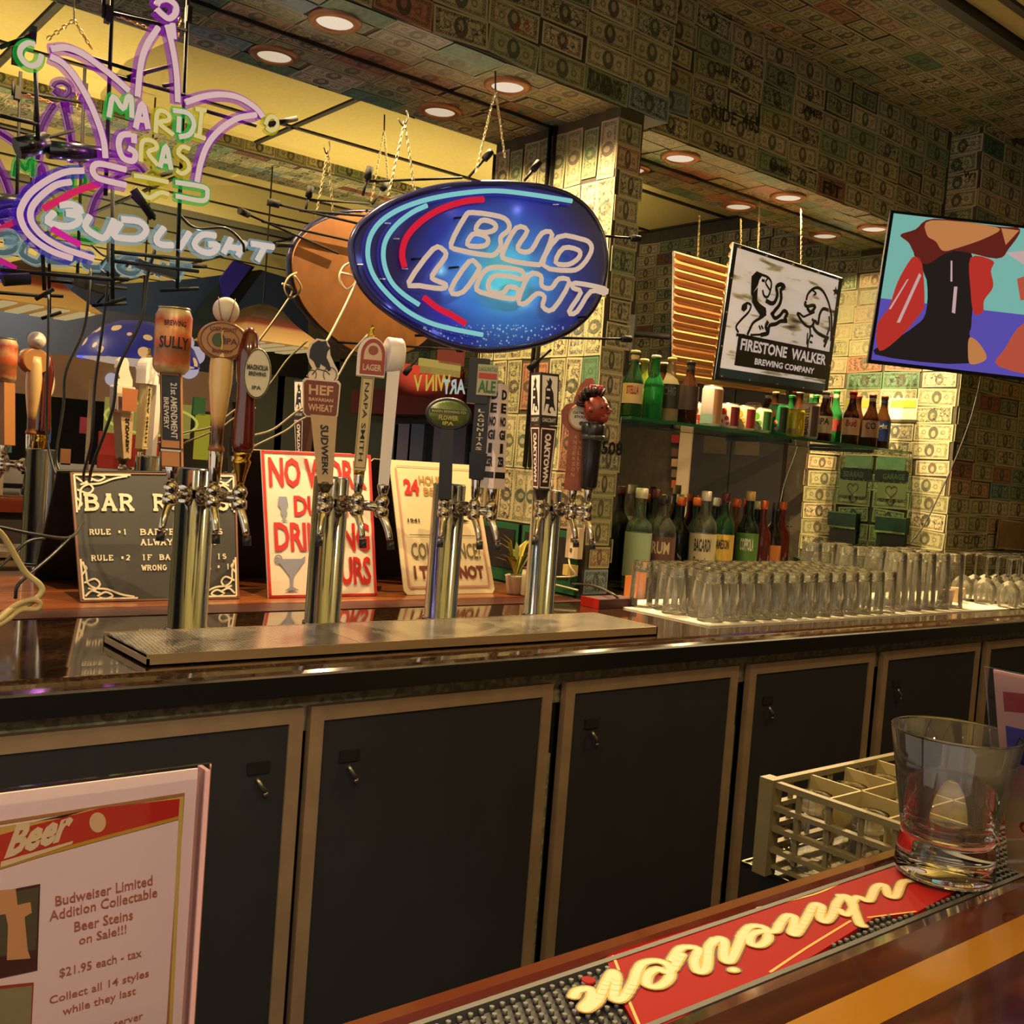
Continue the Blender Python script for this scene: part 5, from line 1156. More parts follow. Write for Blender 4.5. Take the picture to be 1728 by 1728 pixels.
def can(px, top_py, Y, zb, label, body, r=.033, band=None, dots=None, txt=None, tcol='20201c', rot=False, top='c8c0b0', base=None):
    r = r*1.1
    p = onY(px, top_py, Y); h = p.z-zb; t = thing('beverage_can', (p.x, Y, zb), label, 'can', 'drink cans on the glass shelf'); c = Vector((p.x, Y, zb+.0006))
    MB().lathe([(r*.78, 0), (r*.95, .005), (r, .011), (r, h-.014), (r*.86, h-.004)], c, seg=26).build('can_body', mat(body, .3, .15), t)
    MB().lathe([(r*.86, h-.004), (r*.88, h-.001), (r*.80, h-.001), (r*.78, h-.004), (.001, h-.004)], c, seg=24).build('can_lid', mat(top, .25, .8), t)
    f_ = facing(c)
    def patch(a0, a1, z0, z1, m_, nm, n_=8):
        mb = MB(); vs = [(c.x+(r+.0006)*cos(a0+(a1-a0)*k/n_), c.y+(r+.0006)*sin(a0+(a1-a0)*k/n_), c.z+z) for k in range(n_+1) for z in (z0, z1)]
        mb.add(vs, [(2*k, 2*k+2, 2*k+3, 2*k+1) for k in range(n_)], 0, True); mb.build(nm, m_, t)
    if band: patch(f_+.15, f_+1.35, .011, h-.014, mat(band, .35, .1), 'side_stripe')
    if base: patch(f_-1.4, f_+1.4, .011, h*.30, mat(base, .35, .1), 'base_band', 14)
    if dots:
        mb = MB()
        for a_, z_, rr in ((-.55, .66, .012), (-.2, .40, .008), (-.75, .30, .007), (-.1, .2, .006)):
            vs = [(c.x+(r+.0009)*cos(f_+a_+rr/r*cos(q_)), c.y+(r+.0009)*sin(f_+a_+rr/r*cos(q_)), c.z+h*z_+rr*sin(q_)) for q_ in [2*pi*k/14 for k in range(14)]]
            mb.add(vs, [tuple(range(14))])
        mb.build('fruit_print', mat(dots, .4), t)
    if txt:
        mb = MB()
        if rot:
            vs, fs = text_mesh(txt, bold=.03); mb.add([(c.x+(r+.001)*cos(f_-.1+.5*(-y)), c.y+(r+.001)*sin(f_-.1+.5*(-y)), c.z+h*(.12+.74*x)) for x, y in vs], fs)
        else: wrap_text(mb, c, r+.0006, f_-.6, f_+.5, h*.52, h*.64, txt, bold=.03)
        mb.build('can_lettering', mat(tcol, .4), t)
YH = 2.385
bottle(1073, 592, YH, ZH, 'green bottle with tall pale neck foil and red oval label, leftmost on glass shelf', (.05, .22, .08), cap='c8b088', lab='c8b088', neck='c0a880', txt='STELLA', tcol='a02a20', r=.030, lh=(.20, .50), liquid='142c14')
bottle(1088, 606, YH+.078, ZH, 'yellowish green bottle with gold cap, half hidden behind two green bottles', (.50, .62, .08), cap='c8b070', lab=None, r=.028, liquid='6a7a18')
bottle(1108, 600, YH, ZH, 'plain bright green bottle with white cap, near the left end of the shelf', (.04, .50, .12), cap='d8d0b8', lab=None, r=.030, liquid='0c5a22')
bottle(1121, 612, YH+.078, ZH, 'slim dark bottle hidden behind the black labelled bottle', BROWN, cap='a89878', r=.026, liquid='1c0d08')
bottle(1135, 604, YH, ZH, 'clear bottle of golden beer with a black label', (.85, .70, .40), cap='c8b060', lab='201c1a', r=.030, txt='CHG', tcol='5a5850', lh=(.20, .58), liquid='b8801c', fill=.60)
bottle(1167, 610, YH, ZH, 'brown bottle with beige picture label, between clear bottle and tall white can', BROWN, cap='2a2420', lab='3a2a20', neck='2a2220', r=.0305, lh=(.22, .60), liquid='200e06')
can(1184, 680, YH+.078, ZH, 'red and white can mostly hidden behind the tall white can', 'd8c8b8', dots='b82a20')
can(1204, 651, YH, ZH, 'tall white can with tan side stripe, tallest can on the shelf', 'd0c0b0', band='a87850', base='88a890')
can(1232, 681, YH, ZH, 'white can with red fruit dots and dark red stripe', 'd8c4b0', band='6a2428', dots='c02a28')
can(1259, 685, YH, ZH, 'cream can with yellow fruit and red stripe', 'd8c8a0', band='8a2c28', dots='d0a020')
can(1287, 689, YH, ZH, 'white can with green fruit dots and green stripe', 'd0cca8', band='3a6a38', dots='58a030')
can(1315, 682, YH, ZH, 'green can with pink rim and watermelon print', '1c7a48', band='1c2a1c', dots='d87850', top='d08080')
can(1343, 690, YH, ZH, 'yellow can with dark base print', 'c8b018', base='8a7a30', band='b8a020')
can(1369, 680, YH, ZH, 'tall silver can with vertical dark lettering', 'b8a898', band='5a4a48', txt='BALLINTEL', tcol='2c2624', rot=True, top='d0a0a0', r=.031)
bottle(1351, 661, YH+.078, ZH, 'dark bottle with white cap behind the yellow can', BROWN, cap='e0d0b8', r=.026, liquid='1a0c08', kind='beer')
bottle(1378, 667, YH+.078, ZH, 'green bottle neck showing behind the tall silver can', GREEN, cap='2a7a3a', r=.026, liquid='0c4018')
bottle(1395, 661, YH, ZH, 'dark bottle with white foil cap and cream label, right of tall silver can', BROWN, cap='e0d4c0', lab='c8b490', txt='IPA', r=.030, neck='d8c8b0', lh=(.16, .50), liquid='180b06')
bottle(1413, 659, YH+.078, ZH, 'green bottle with red star label behind the cream labelled bottle', GREEN, cap='3c9a3c', lab='7a2420', r=.027, neck='c8b890', lh=(.24, .46), liquid='0f3c18')
bottle(1441, 661, YH, ZH, 'brown bottle with red neck foil and red and white label', BROWN, cap='b82420', lab='c8a080', neck='b82a20', txt='Bud', tcol='8a1c1c', r=.030, lh=(.18, .50), liquid='3a0e0a')
bottle(1450, 668, YH+.078, ZH, 'slim dark bottle peeking out behind the red labelled bottle', BROWN, cap='8a2a20', r=.026, liquid='1c0d08')
bottle(1474, 666, YH, ZH, 'brown bottle with tan round label and pale neck label', BROWN, cap='8a5a48', lab='a07860', neck='c8a888', txt='CO', tcol='2a201c', r=.030, lh=(.18, .50), liquid='1c0d08')
bottle(1494, 669, YH, ZH, 'amber bottle with blue label, rightmost on glass shelf', (.3, .12, .03), cap='7a2a24', lab='1c3878', neck='20305a', txt='light', tcol='d8d0c0', r=.029, lh=(.14, .52), liquid='401a08')
# ---------------------------------------------------------------- bottles standing on the counter behind the glasses
G2 = 'liquor and wine bottles on the counter'
YC = 2.345; dk = '0c0a09'
bottle(1084, 824, YC, ZB, 'pale green square bottle with white cap, leftmost of the counter bottles', (.50, .78, .55), cap='c8c0a8', r=.040, kind='square', group=G2, liquid='5a7c4a', fill=.55, lab='9ab090', lh=(.14, .57))
bottle(1110, 826, YC+.09, ZB, 'dark bottle with maroon cap behind the clear rum bottle', (.06, .08, .05), cap='5a1a1a', r=.034, kind='wine', group=G2, liquid=dk)
bottle(1122, 836, YC, ZB, 'broad clear bottle with black pourer and red figure label', (.72, .70, .58), cap='1c1a18', r=.044, kind='liquor', group=G2, lab='5a3a30', txt='RUM', tcol='c8b090', lh=(.14, .57), liquid='4a4434', fill=.5)
bottle(1151, 839, YC+.09, ZB, 'dark wine bottle with orange cap, left of the white labelled rum', (.03, .05, .04), cap='c0501c', r=.036, kind='wine', group=G2, liquid=dk)
bottle(1178, 840, YC+.09, ZB, 'dark wine bottle with orange cap just behind the white labelled rum', (.04, .05, .04), cap='c8561e', r=.036, kind='wine', group=G2, lab='b0a080', liquid=dk, lh=(.14, .57))
bottle(1193, 829, YC, ZB, 'big clear rum bottle with cream label and long white cap', (.66, .74, .60), cap='d8cdb8', r=.042, kind='liquor', group=G2, lab='cfc09c', txt='BACARDI|Superior', tcol='20281c', lh=(.14, .57), liquid='5a6450', fill=.6)
bottle(1226, 832, YC, ZB, 'green whiskey bottle with maroon cap and yellow label', (.04, .14, .06), cap='501418', r=.036, kind='liquor', group=G2, lab='d0a848', txt='JAMESON|', tcol='2a2a18', lh=(.14, .57), liquid='0c1c10')
bottle(1244, 842, YC+.09, ZB, 'amber bottle with orange cap behind the yellow labelled whiskey', (.45, .22, .08), cap='c8561e', r=.034, kind='wine', group=G2, liquid='5a3014')
bottle(1268, 829, YC, ZB, 'dark wine bottle with cork coloured top and green landscape label', (.03, .06, .04), cap='b89458', r=.036, kind='wine', group=G2, lab='4a7a2c', txt='COPPOLA', tcol='e0dcc8', lh=(.14, .57), liquid=dk)
bottle(1280, 846, YC+.09, ZB, 'dark bottle with pale rimmed cap behind the landscape labelled bottle', (.03, .05, .04), cap='b8b090', r=.032, kind='wine', group=G2, liquid=dk)
bottle(1291, 845, YC, ZB, 'dark pink wine bottle with tall orange cap', (.35, .06, .05), cap='c0501c', r=.030, kind='wine', group=G2, liquid='400c0c')
bottle(1310, 848, YC, ZB, 'dark bottle with black top and orange label', (.05, .04, .03), cap='2a2a22', r=.028, kind='wine', group=G2, lab='c87830', lh=(.10, .50), liquid=dk)
bottle(1322, 847, YC+.09, ZB, 'deep red bottle with orange cap, rightmost of the counter bottles', (.4, .05, .04), cap='c0501c', r=.033, kind='wine', group=G2, liquid='4a0c10')
for px, tp, lab, cp in ((1209, 840, 'dark bottle with white rimmed top behind the clear rum', 'c8c0b0'),):
    bottle(px, tp, YC+.09, ZB, lab, (.04, .05, .04), cap=cp, r=.030, kind='wine', group=G2, liquid=dk)
# ---------------------------------------------------------------- glasses on the mat
ZM = ZB+.0045
wall_g = clearglass((.99, .985, .965), 1.0, .03, 'tumbler_glass', 1.5, .07, (1, .94, .70))
base_g = realglass((.97, .96, .92), .02, 1.5, 'thick_glass_base')
def tumbler_proto(h, r, rb, name, label, group):
    t = thing(name, (0, 0, 0), label, 'glass', group)
    MB().lathe([(r, .0005), (r+.0006, .002), (r-.0006, .004)], (0,0,0), seg=20, cap=False).build('rim', base_g, t)
    MB().lathe([(r-.0004, .003), (rb, h-.003), (rb-.002, h)], (0,0,0), seg=20, cap=False).build('glass_wall', wall_g, t)
    MB().lathe([(rb*.62, h-.030), (rb*.90, h-.026), (rb-.001, h-.020), (rb-.0012, h-.003), (rb*.86, h-.0005), (rb*.6, h-.003)], (0,0,0), seg=20).build('thick_base', base_g, t)
    return t
def place(proto, first, loc, label, rz=0):
    if first: proto.location = loc; proto.rotation_euler = (0, 0, rz); proto['label'] = label; return proto
    return copy_tree(proto, loc, label, rz)
ORD = ['first', 'second', 'third', 'fourth', 'fifth', 'sixth', 'seventh', 'eighth', 'ninth', 'tenth', 'eleventh', 'twelfth', 'thirteenth']
ROW = ['front row', 'second row', 'third row', 'fourth row', 'back row']
GL = 'upside-down tumbler on the cream mat, %s, %s from the left'
pr_ = tumbler_proto(.128, .0335, .029, 'tumbler', GL, 'upside-down tumblers on the mat'); first = True
for j in range(5):
    for i in range(13):
        x = 2.155+i*.0695+(.0345 if j % 2 else 0); y = 1.775+j*.063
        if x > 2.99: continue
        place(pr_, first, (x+random.gauss(0, .0004), y+random.gauss(0, .0004), ZM), GL % (ROW[j], ORD[i]), random.random()*6); first = False
GP = 'tall upside-down pint glass right of the tumblers, %s, %s from the left'
pt_ = tumbler_proto(.185, .043, .032, 'pint_glass', GP, 'tall pint glasses on the mat'); first = True
for j in range(3):
    for i in range(6):
        x = 3.075+i*.090+(.03 if j % 2 else 0); y = 1.80+j*.090
        if x > 3.50: continue
        place(pt_, first, (x, y, ZM), GP % (('front row', 'middle row', 'back row')[j], ORD[i]), random.random()*6); first = False
for i in range(3):
    x = 3.06+i*.090; place(pt_, False, (x, 2.105, ZM), 'tall upside-down pint glass behind the tumblers, %s of three from the left' % ORD[i], 0)
# stemmed glasses, upside down
wg = 'upside-down stemmed wine glass at the right, %s, %s from the left'
t = thing('wine_glass', (0, 0, 0), wg, 'glass', 'upside-down wine glasses at the right'); 
MB().lathe([(.030, .0005), (.036, .02), (.039, .045), (.036, .07), (.022, .09), (.005, .100)], (0,0,0), seg=18, cap=False).build('bowl', wall_g, t)
MB().lathe([(.005, .099), (.0035, .11), (.0035, .165), (.005, .172)], (0,0,0), seg=8).build('stem', base_g, t)
MB().lathe([(.005, .172), (.02, .176), (.033, .178), (.033, .180), (.005, .182)], (0,0,0), seg=18).build('foot', base_g, t)
wgp = t; first = True
for j in range(3):
    for i in range(8):
        x = 3.73+i*.083; y = 1.70+j*.085
        if x > XR-.05: continue
        place(wgp, first, (x, y+.04, ZB+.0005), wg % (('front row', 'middle row', 'back row')[j], ORD[i])); first = False
# cups and remote
for k, (px, py, lab) in enumerate([(1597, 1022, 'left of the two small beige paper cups'), (1614, 1018, 'right of the two small beige paper cups')]):
    p = onZ(px, py, ZB); t = thing('paper_cup', p, lab, 'cup', 'two small paper cups'); MB().lathe([(.018, .0006), (.024, .050), (.0255, .052), (.0235, .052), (.018, .004)], (p.x, p.y, ZB+.0045), seg=20).build('cup_body', mat('d8b490', .6), t)
p0, p1 = onZ(1628, 1010, ZB+.012), onZ(1706, 1016, ZB+.012); d = (p1-p0).normalized()
t = thing('remote_control', (p0+p1)/2-Vector((0,0,.012)), 'black remote control lying right of the paper cups', 'remote'); s_ = Vector((-d.y, d.x, 0))
MB().slab([p0+s_*.018, p0-s_*.018, p1-s_*.018, p1+s_*.018], (0,0,-.011)).build('remote_body', mat('100f0f', .4), t)
for k in range(5): MB().obox(p0+d*(.02+.03*k)+Vector((0,0,.001)), d*.006, s_*.010, (0,0,.001)).build('button', mat('a89878', .5), t)
# ---------------------------------------------------------------- niche: terminal, brackets, notes, bits on the pier
t = thing('card_terminal', onY(1357, 950, 2.36), 'black card terminal with white stripe, right of the counter bottles', 'card terminal'); b = Vector(t.location); b.z = ZB; t.location = b
tb_ = Vector((CA.x, CA.y, 0)).normalized(); td = Vector((-_f.x, -_f.y, 0)).normalized()
MB().obox(b+Vector((0,0,.075)), tb_*.038, td*.030+Vector((0,0,-.015)), Vector((0,0,.018))+td*.006).build('terminal_base', mat('1c1a18', .35), t)
MB().obox(b+Vector((0,0,.035)), tb_*.034, td*.03, (0,0,.034)).build('terminal_stand', mat('2a2622', .4), t)
MB().obox(b+tb_*.012+Vector((0,0,.118)), tb_*.017+Vector((0,0,-.004)), td*.006, Vector((0,0,.030))+tb_*.009).build('handset', mat('151413', .3), t)
MB().obox(b+td*.028+Vector((0,0,.062)), tb_*.034+Vector((0,0,-.006)), td*.002, (0,0,.006)).build('white_stripe', mat('d8cfc0', .4), t)
# green wall box with clip and framed notes on the pier, mirrored in the glass
X = XW
def pierq(px0, py0, px1, py1, d=.004):
    a = onX(px0, (py0+py1)/2, X-d); b = onX(px1, (py0+py1)/2, X-d); z0 = onX((px0+px1)/2, py1, X-d).z; z1 = onX((px0+px1)/2, py0, X-d).z
    ya, yb = min(a.y, YM-.002), b.y
    return Quad((X-d, ya, z0), (X-d, yb, z0), (X-d, yb, z1), (X-d, ya, z1), eps=.001)
t = thing('green_wall_box', onX(1500, 880, X), 'dark green wall box with small hooks beside the mirror', 'box')
q = pierq(1476, 872, 1528, 900, .035); mb = MB(); q.slab(mb, .034); mb.build('box_body', mat('163c28', .4), t)
mb = MB(); q.rect(mb, 0, 0, 1, .12, 1); q.rect(mb, 0, .95, 1, 1, 1); mb.build('box_trim', mat('8a9a60', .5), t)
q2 = pierq(1478, 902, 1526, 925, .02); mb = MB(); q2.slab(mb, .018); mb.build('lower_box', mat('24281e', .5), t)
q = pierq(1480, 815, 1529, 842, .008); o = MB(); q.slab(o, .003); t = thing('heart_banknote', q.at(.5, 0), 'larger curled banknote with a big red heart drawn on it', 'banknote'); o.build('note_paper', mat('8a8462', .6), t)
mb = MB(); hp = [(.5+.20*16*sin(a)**3/16, .48+.42*(13*cos(a)-5*cos(2*a)-2*cos(3*a)-cos(4*a))/16) for a in [2*pi*k/28 for k in range(28)]]
q.stroke(mb, hp+[hp[0]], .022, 1.2, sm=0); mb.build('heart_drawing', mat('5a1c20', .5), t)
q = pierq(1476, 795, 1533, 812, .006); o = MB(); q.slab(o, .003); t = thing('black_sticker', q.at(.5, 0), 'black strip sticker with worn lettering above the heart banknote', 'sticker'); o.build('sticker_face', mat('1c201c', .5), t)
mb = MB(); q.text(mb, 'GARAGE', .25, .15, .9, .75, 1.2, bold=.03); mb.build('lettering', mat('5a604c', .5), t)
q = pierq(1480, 771, 1528, 793, .006); o = MB(); q.slab(o, .003); tag(o.build('grey_note', mat('7c8c74', .5, vary=.2)), 'pale grey-green note just under the glass shelf end', 'banknote')
q = pierq(1500, 672, 1548, 708, .006); t = thing('framed_note', q.at(.5, 0), 'white framed notice on the lit pier above the shelf end', 'notice'); o = MB(); q.slab(o, .004); o.build('paper', mat('e8dfc0', .5), t)
mb = MB(); q.rect(mb, .05, .55, .95, .92, 1); mb.build('yellow_band', mat('c8c048', .5), t)
mb = MB(); q.rect(mb, 0, -.12, 1, 0, 1); mb.build('dark_foot', mat('4a4028', .5), t)
# painted words on particular notes
def word(q, s_, c_='14120f', **kw):
    mb = MB(); q.text(mb, s_, 0, 0, 1, 1, 3, **kw); return mb
ws = []
def fasq(x0, y0, x1, y1, Y): 
    a = onY(x0, (y0+y1)/2, Y-.005); b = onY(x1, (y0+y1)/2, Y-.005); m_ = onY((x0+x1)/2, y0, Y-.005); n_ = onY((x0+x1)/2, y1, Y-.005)
    return Quad((a.x, Y-.005, n_.z), (b.x, Y-.005, n_.z), (b.x, Y-.005, m_.z), (a.x, Y-.005, m_.z), eps=.0005)
for s_, (x0, y0, x1, y1), Y, par in (('305', (1205,243,1238,262), YR, sf), ('RIDE', (1200,182,1243,206), YR, sf), ('FIT', (1388,310,1420,332), YR, sf), ('465', (1252,192,1282,222), YR, sf), ('CLASS OF', (1205,112,1246,130), YR, sf), ('508', (1015,745,1050,768), YS, pl), ('CUTT', (1625,905,1655,918), YW, pr), ('RUNNINGS', (992,128,1050,160), YS, sf), ('JAMES', (1352,182,1388,200), YR, sf), ('BEAMER', (1298,278,1336,292), YR, sf), ('W', (1625,290,1640,302), YW-.0, pr)):
    q = fasq(x0, y0, x1, y1, Y); mb = word(q, s_, bold=.02); mb.build('handwriting', black, par)
# cable from the television
cord('thin black cable hanging from the television down to the glasses', [onY(1655,632,2.13), onY(1650,660,2.13), onY(1635,715,2.13), onY(1610,780,2.14), onY(1585,835,2.15), onY(1560,885,2.17), onY(1535,918,2.18)], .0028, '1c1a16')
# ---------------------------------------------------------------- television
TD = 3.30
u_ = Vector((.992, .128)); tlp = Vector((1508, 360))
W_, H_ = 442, 249
def tvp(u, v): # u right 0..1, v up 0..1
    x = 1508+442*.992*u-38*(1-v); y = 360+442*.115*u+247*(1-v)
    return onD(x, y, TD)
tq = Quad(tvp(0,0), tvp(1,0), tvp(1,1), tvp(0,1), eps=.001)
t = thing('television', tvp(.5, 0), 'flat television on the right showing figure-like dark and orange shapes before turquoise', 'television')
mb = MB(); big = Quad(tq.at(-.012,-.02), tq.at(1.012,-.02), tq.at(1.012,1.02), tq.at(-.012,1.02)); big.slab(mb, .014); mb.build('casing', mat('0c0c12', .8, spec=.1), t)
def scr(mb, pts, d=1, sm=0): tq.put(mb, pts, d); return mb
def TU(x, y):  # crop (1400,340) scale 5.268 -> uv
    X, Y = 1400+x/5.268, 340+y/5.268; v = 1-(Y-360-442*.115*((X-1508)/438))/247; u = (X-1508+38*(1-v))/(442*.992); v = 1-(Y-360-442*.115*u)/247
    u = (X-1508+38*(1-v))/(442*.992); return (u, v)
mb = MB(); tq.rect(mb, 0, .42, 1, 1, 1.0); mb.build('picture_sky', emat((.20, .48, .40), .9, 'screen'), t)
mb = MB(); tq.rect(mb, 0, 0, 1, .42, 1.0); mb.build('picture_sea', emat((.11, .08, .42), .9, 'screen'), t)
def pic(name, m_, polys, d):
    for P in polys:
        mb = MB(); Q_ = [Vector((*TU(*p), 0)) for p in P]; tq.put(mb, [(min(1, max(0, c.x)), min(1, max(0, c.y))) for c in (catmull(Q_, 4, True) if len(P) > 4 else Q_)], d); mb.build(name, m_, t)
pic('picture_dark_shape', emat((.020, .014, .012), .9), [[(760,420),(1250,440),(1260,1050),(1240,1180),(1230,1440),(400,1360),(640,1190),(740,1120),(850,1000),(860,700)]], 2)
pic('picture_brown_shape', emat((.13, .018, .012), .9), [[(625,300),(760,250),(925,155),(1500,225),(1690,250),(1590,420),(1480,510),(1100,440),(860,560),(760,480),(700,370)]], 3)
pic('picture_orange_shape', emat((.55, .22, .07), .9), [[(900,170),(1480,230),(1400,320),(1120,420),(1000,440),(940,360),(860,300)], [(1520,240),(1680,260),(1560,390)], [(1240,1210),(1330,1270),(1390,1400),(1250,1450),(1225,1340)]], 4)
pic('picture_red_shape', emat((.50, .035, .025), .9), [[(1250,500),(1450,530),(1430,620),(1450,760),(1370,880),(1360,980),(1280,1000),(1250,800)], [(760,490),(820,560),(840,900),(800,1000),(640,1190),(440,1330),(420,1100),(520,950),(600,720),(700,540)]], 3)
pic('picture_pale_streak', emat((.60, .40, .38), .9), [[(1070,530),(1085,530),(1085,715),(1068,715)], [(1100,760),(1130,760),(1110,1000),(1080,990)], [(1560,460),(1728,440),(1728,570)], [(680,700),(700,690),(540,960),(520,960)], [(790,640),(810,660),(620,1080),(590,1080)]], 5)
pic('picture_right_shape', emat((.50, .09, .05), .9), [[(1660,690),(1800,640),(1800,880),(1690,880)], [(1500,1470),(1560,1300),(1728,1080),(2100,1000),(2100,1540)]], 4)
MB().obox(tvp(.5,.5)+_f*.08, CA*.05, CB*.08, _f*.04).build('wall_mount', mat('14120f', .5), t)
MB().tube([tvp(.5,.5)+_f*.10, Vector((XW+.06, YW-.002, tvp(.5,.5).z))], .014, 10).build('wall_arm', mat('14120f', .5), t)
# brown board on the right
q = Quad(onY(1683, 925, YW-.03), onY(1760, 932, YW-.03), onY(1765, 888, YW-.03), onY(1690, 877, YW-.03)); o = MB(); q.slab(o, .012); 
t = thing('brown_menu_board', q.at(.5, 0), 'brown grained board leaning on the pier at the far right', 'board'); o.build('board_panel', mat('7a5a38', .6, vary=.2), t)
fr2 = MB(); fr2.tube([q.at(0,0), q.at(1,0), q.at(1,1), q.at(0,1)], .004, 6, closed=True); fr2.build('board_frame', mat('a88a58', .5), t)
# ---------------------------------------------------------------- near bar
n = NT('glossy_bar_wood'); o_ = n.obj(); mpp = n.node('ShaderNodeMapping'); mpp.inputs['Scale'].default_value = (2, 14, 14); n.t.links.new(o_, mpp.inputs[0]); nf = n.noise(mpp.outputs[0], 3, 4)
barw = n.done(n.bsdf(n.ramp(nf, [(.3, '2a1009'), (.7, '5c2a18')]), .12, coat=1.0))
nb = thing('front_bar', (.5, .2, 0), 'glossy dark wood customer bar with rounded rail, running along the bottom right', 'bar counter')
extr(MB(), [(.448, ZN-.06), (.448, ZN-.012), (.444, ZN-.004), (.438, ZN), (.432, ZN-.002), (.428, ZN-.010), (.428, ZN-.06)], -1.2, 3.6).build('bar_rail', mat('6a2c1a', .12, .2, coat=1.0), nb)
extr(MB(), [(.428, ZN-.06), (.428, ZN-.010), (.355, ZN-.010), (.355, ZN-.06)], -1.2, 3.6).build('service_gutter', mat('2a2018', .3), nb)
extr(MB(), [(.355, ZN-.06), (.355, ZN-.006), (.350, ZN+.001), (.340, ZN+.003), (.316, ZN+.001), (-.25, ZN+.001), (-.25, ZN-.06)], -1.2, 3.6).build('bar_top', barw, nb)
MB().box((-1.2, .288, ZN+.0012), (3.6, .3155, ZN+.0016)).build('amber_strip', mat('a06c18', .12, coat=1.0), nb)  # thin amber strip along the whole bar top
MB().box((-1.2, -.15, .0), (3.6, .40, ZN-.065)).build('bar_front', mat('241510', .5), nb)
# rubber bar mat
zm = ZN-.008
mt_ = thing('rubber_bar_mat', (.62, .39, zm-.002), 'black rubber bar mat with upside-down cream script lettering on red', 'bar mat')
MX0, MX1, MY0, MY1 = .290, 1.02, .358, .427
MB().box((MX0, MY0, zm-.002), (MX1, MY1, zm+.001)).build('mat_base', mat('1d1c1a', .6), mt_)
brd = MB(); brd.box((MX0, MY0, zm), (MX1, MY0+.004, zm+.004)); brd.box((MX0, MY1-.004, zm), (MX1, MY1, zm+.004)); brd.box((MX0, MY0, zm), (MX0+.005, MY1, zm+.004)); brd.box((MX0+.022, MY0, zm), (MX0+.025, MY1, zm+.003))
brd.build('raised_border', mat('3c3830', .5), mt_)
def onM(px, py, d=.0): return onZ(px, py, zm+.0035+d)
redp = [onM(*p) for p in ((1022,1616),(1035,1606),(1290,1530),(1360,1515),(1438,1482),(1497,1460),(1640,1438),(1680,1470),(1600,1510),(1548,1539),(1477,1547),(1380,1608),(1330,1635),(1300,1644),(1230,1676),(1180,1700),(1130,1728),(1075,1735),(1050,1690))]
MB().slab(redp, (0, 0, -.0024)).build('red_field', mat('98120e', .7, spec=.15), mt_)
def inpoly(x, y, P):
    r = False; j = len(P)-1
    for i in range(len(P)):
        if (P[i].y > y) != (P[j].y > y) and x < (P[j].x-P[i].x)*(y-P[i].y)/(P[j].y-P[i].y)+P[i].x: r = not r
        j = i
    return r
nubs = MB()
for i in range(100):
    for j in range(9):
        x = MX0+.030+i*.0072+(.0036 if j % 2 else 0); y = MY0+.008+j*.0066
        if x > MX1-.006 or y > MY1-.006 or inpoly(x, y, redp): continue
        nubs.lathe([(.0017, 0), (.0015, .0028)], (x, y, zm+.001), seg=6)
nubs.build('rubber_nubs', mat('4a463a', .5), mt_, kind='stuff')
yl = MB()
def mstroke(mb, pts, w_, d=0, sm=4):
    P = [onM(*p, d) for p in pts]; P = catmull(P, sm) if sm else P
    k_ = 0
    for a_, b_ in zip(P, P[1:]):
        t_ = (b_-a_).normalized(); n_ = Vector((-t_.y, t_.x, 0))*w_; k_ += 1; e_ = Vector((0, 0, k_*2.5e-6)); mb.add([a_-n_+e_, b_-n_+e_, b_+n_+e_, a_+n_+e_], [(0, 1, 2, 3)])
    for c_ in P:
        k_ += 1; mb.add([c_+Vector((cos(a)*w_, sin(a)*w_, k_*2.5e-6)) for a in [2*pi*k/12 for k in range(12)]], [tuple(range(12))])
for P in ([(1278,1532),(1340,1518),(1388,1504),(1437,1480)], [(1300,1640),(1360,1600),(1435,1554)], [(1465,1548),(1545,1538)], [(1035,1613),(1044,1636)], [(1062,1690),(1078,1728)]): yl = MB(); mstroke(yl, P, .0009, .0002, 3); yl.build('yellow_line', mat('d8982c', .5), mt_)
# script lettering, upside down as seen: r e s i e w d u
SCR = [[(968,1682),(975,1672),(995,1670),(998,1684),(985,1700),(990,1704),(1008,1690),(1022,1660),(1034,1641),(1040,1652),(1036,1684),(1050,1686),(1068,1660),(1075,1640)],
 [(1075,1640),(1085,1626),(1108,1622),(1128,1630),(1130,1650),(1112,1665),(1092,1662),(1094,1645),(1110,1636),(1130,1640),(1150,1612)],
 [(1134,1620),(1150,1600),(1178,1602),(1172,1622),(1178,1640),(1192,1634),(1196,1600),(1206,1586)],
 [(1200,1594),(1214,1584),(1222,1590),(1222,1618),(1232,1622),(1244,1600),(1254,1575)],
 [(1250,1582),(1266,1564),(1290,1566),(1296,1584),(1282,1596),(1266,1592),(1268,1578),(1286,1572),(1308,1572),(1316,1560)],
 [(1314,1562),(1328,1546),(1340,1548),(1340,1562),(1336,1574),(1344,1576),(1360,1552),(1374,1528),(1386,1530),(1384,1548),(1392,1556),(1404,1545),(1412,1524)],
 [(1412,1524),(1424,1512),(1436,1518),(1440,1534),(1428,1544),(1416,1536)], [(1418,1512),(1436,1524),(1450,1558),(1456,1562)],
 [(1436,1524),(1448,1514),(1466,1520),(1478,1498),(1492,1494),(1500,1512),(1512,1512),(1522,1490),(1534,1486)]]
bl_ = MB(); yy = MB(); cc_ = MB()
for s_ in SCR: mstroke(bl_, s_, .0046, .0003); mstroke(yy, s_, .0037, .0006); mstroke(cc_, s_, .0025, .0009)
for mb_, r_, d_ in ((bl_, .0058, .0003), (yy, .0046, .0006), (cc_, .0030, .0009)):
    c_ = onM(1238, 1637, d_); mb_.add([c_+Vector((cos(a)*r_, sin(a)*r_*.8, 0)) for a in [2*pi*k/16 for k in range(16)]], [tuple(range(16))])
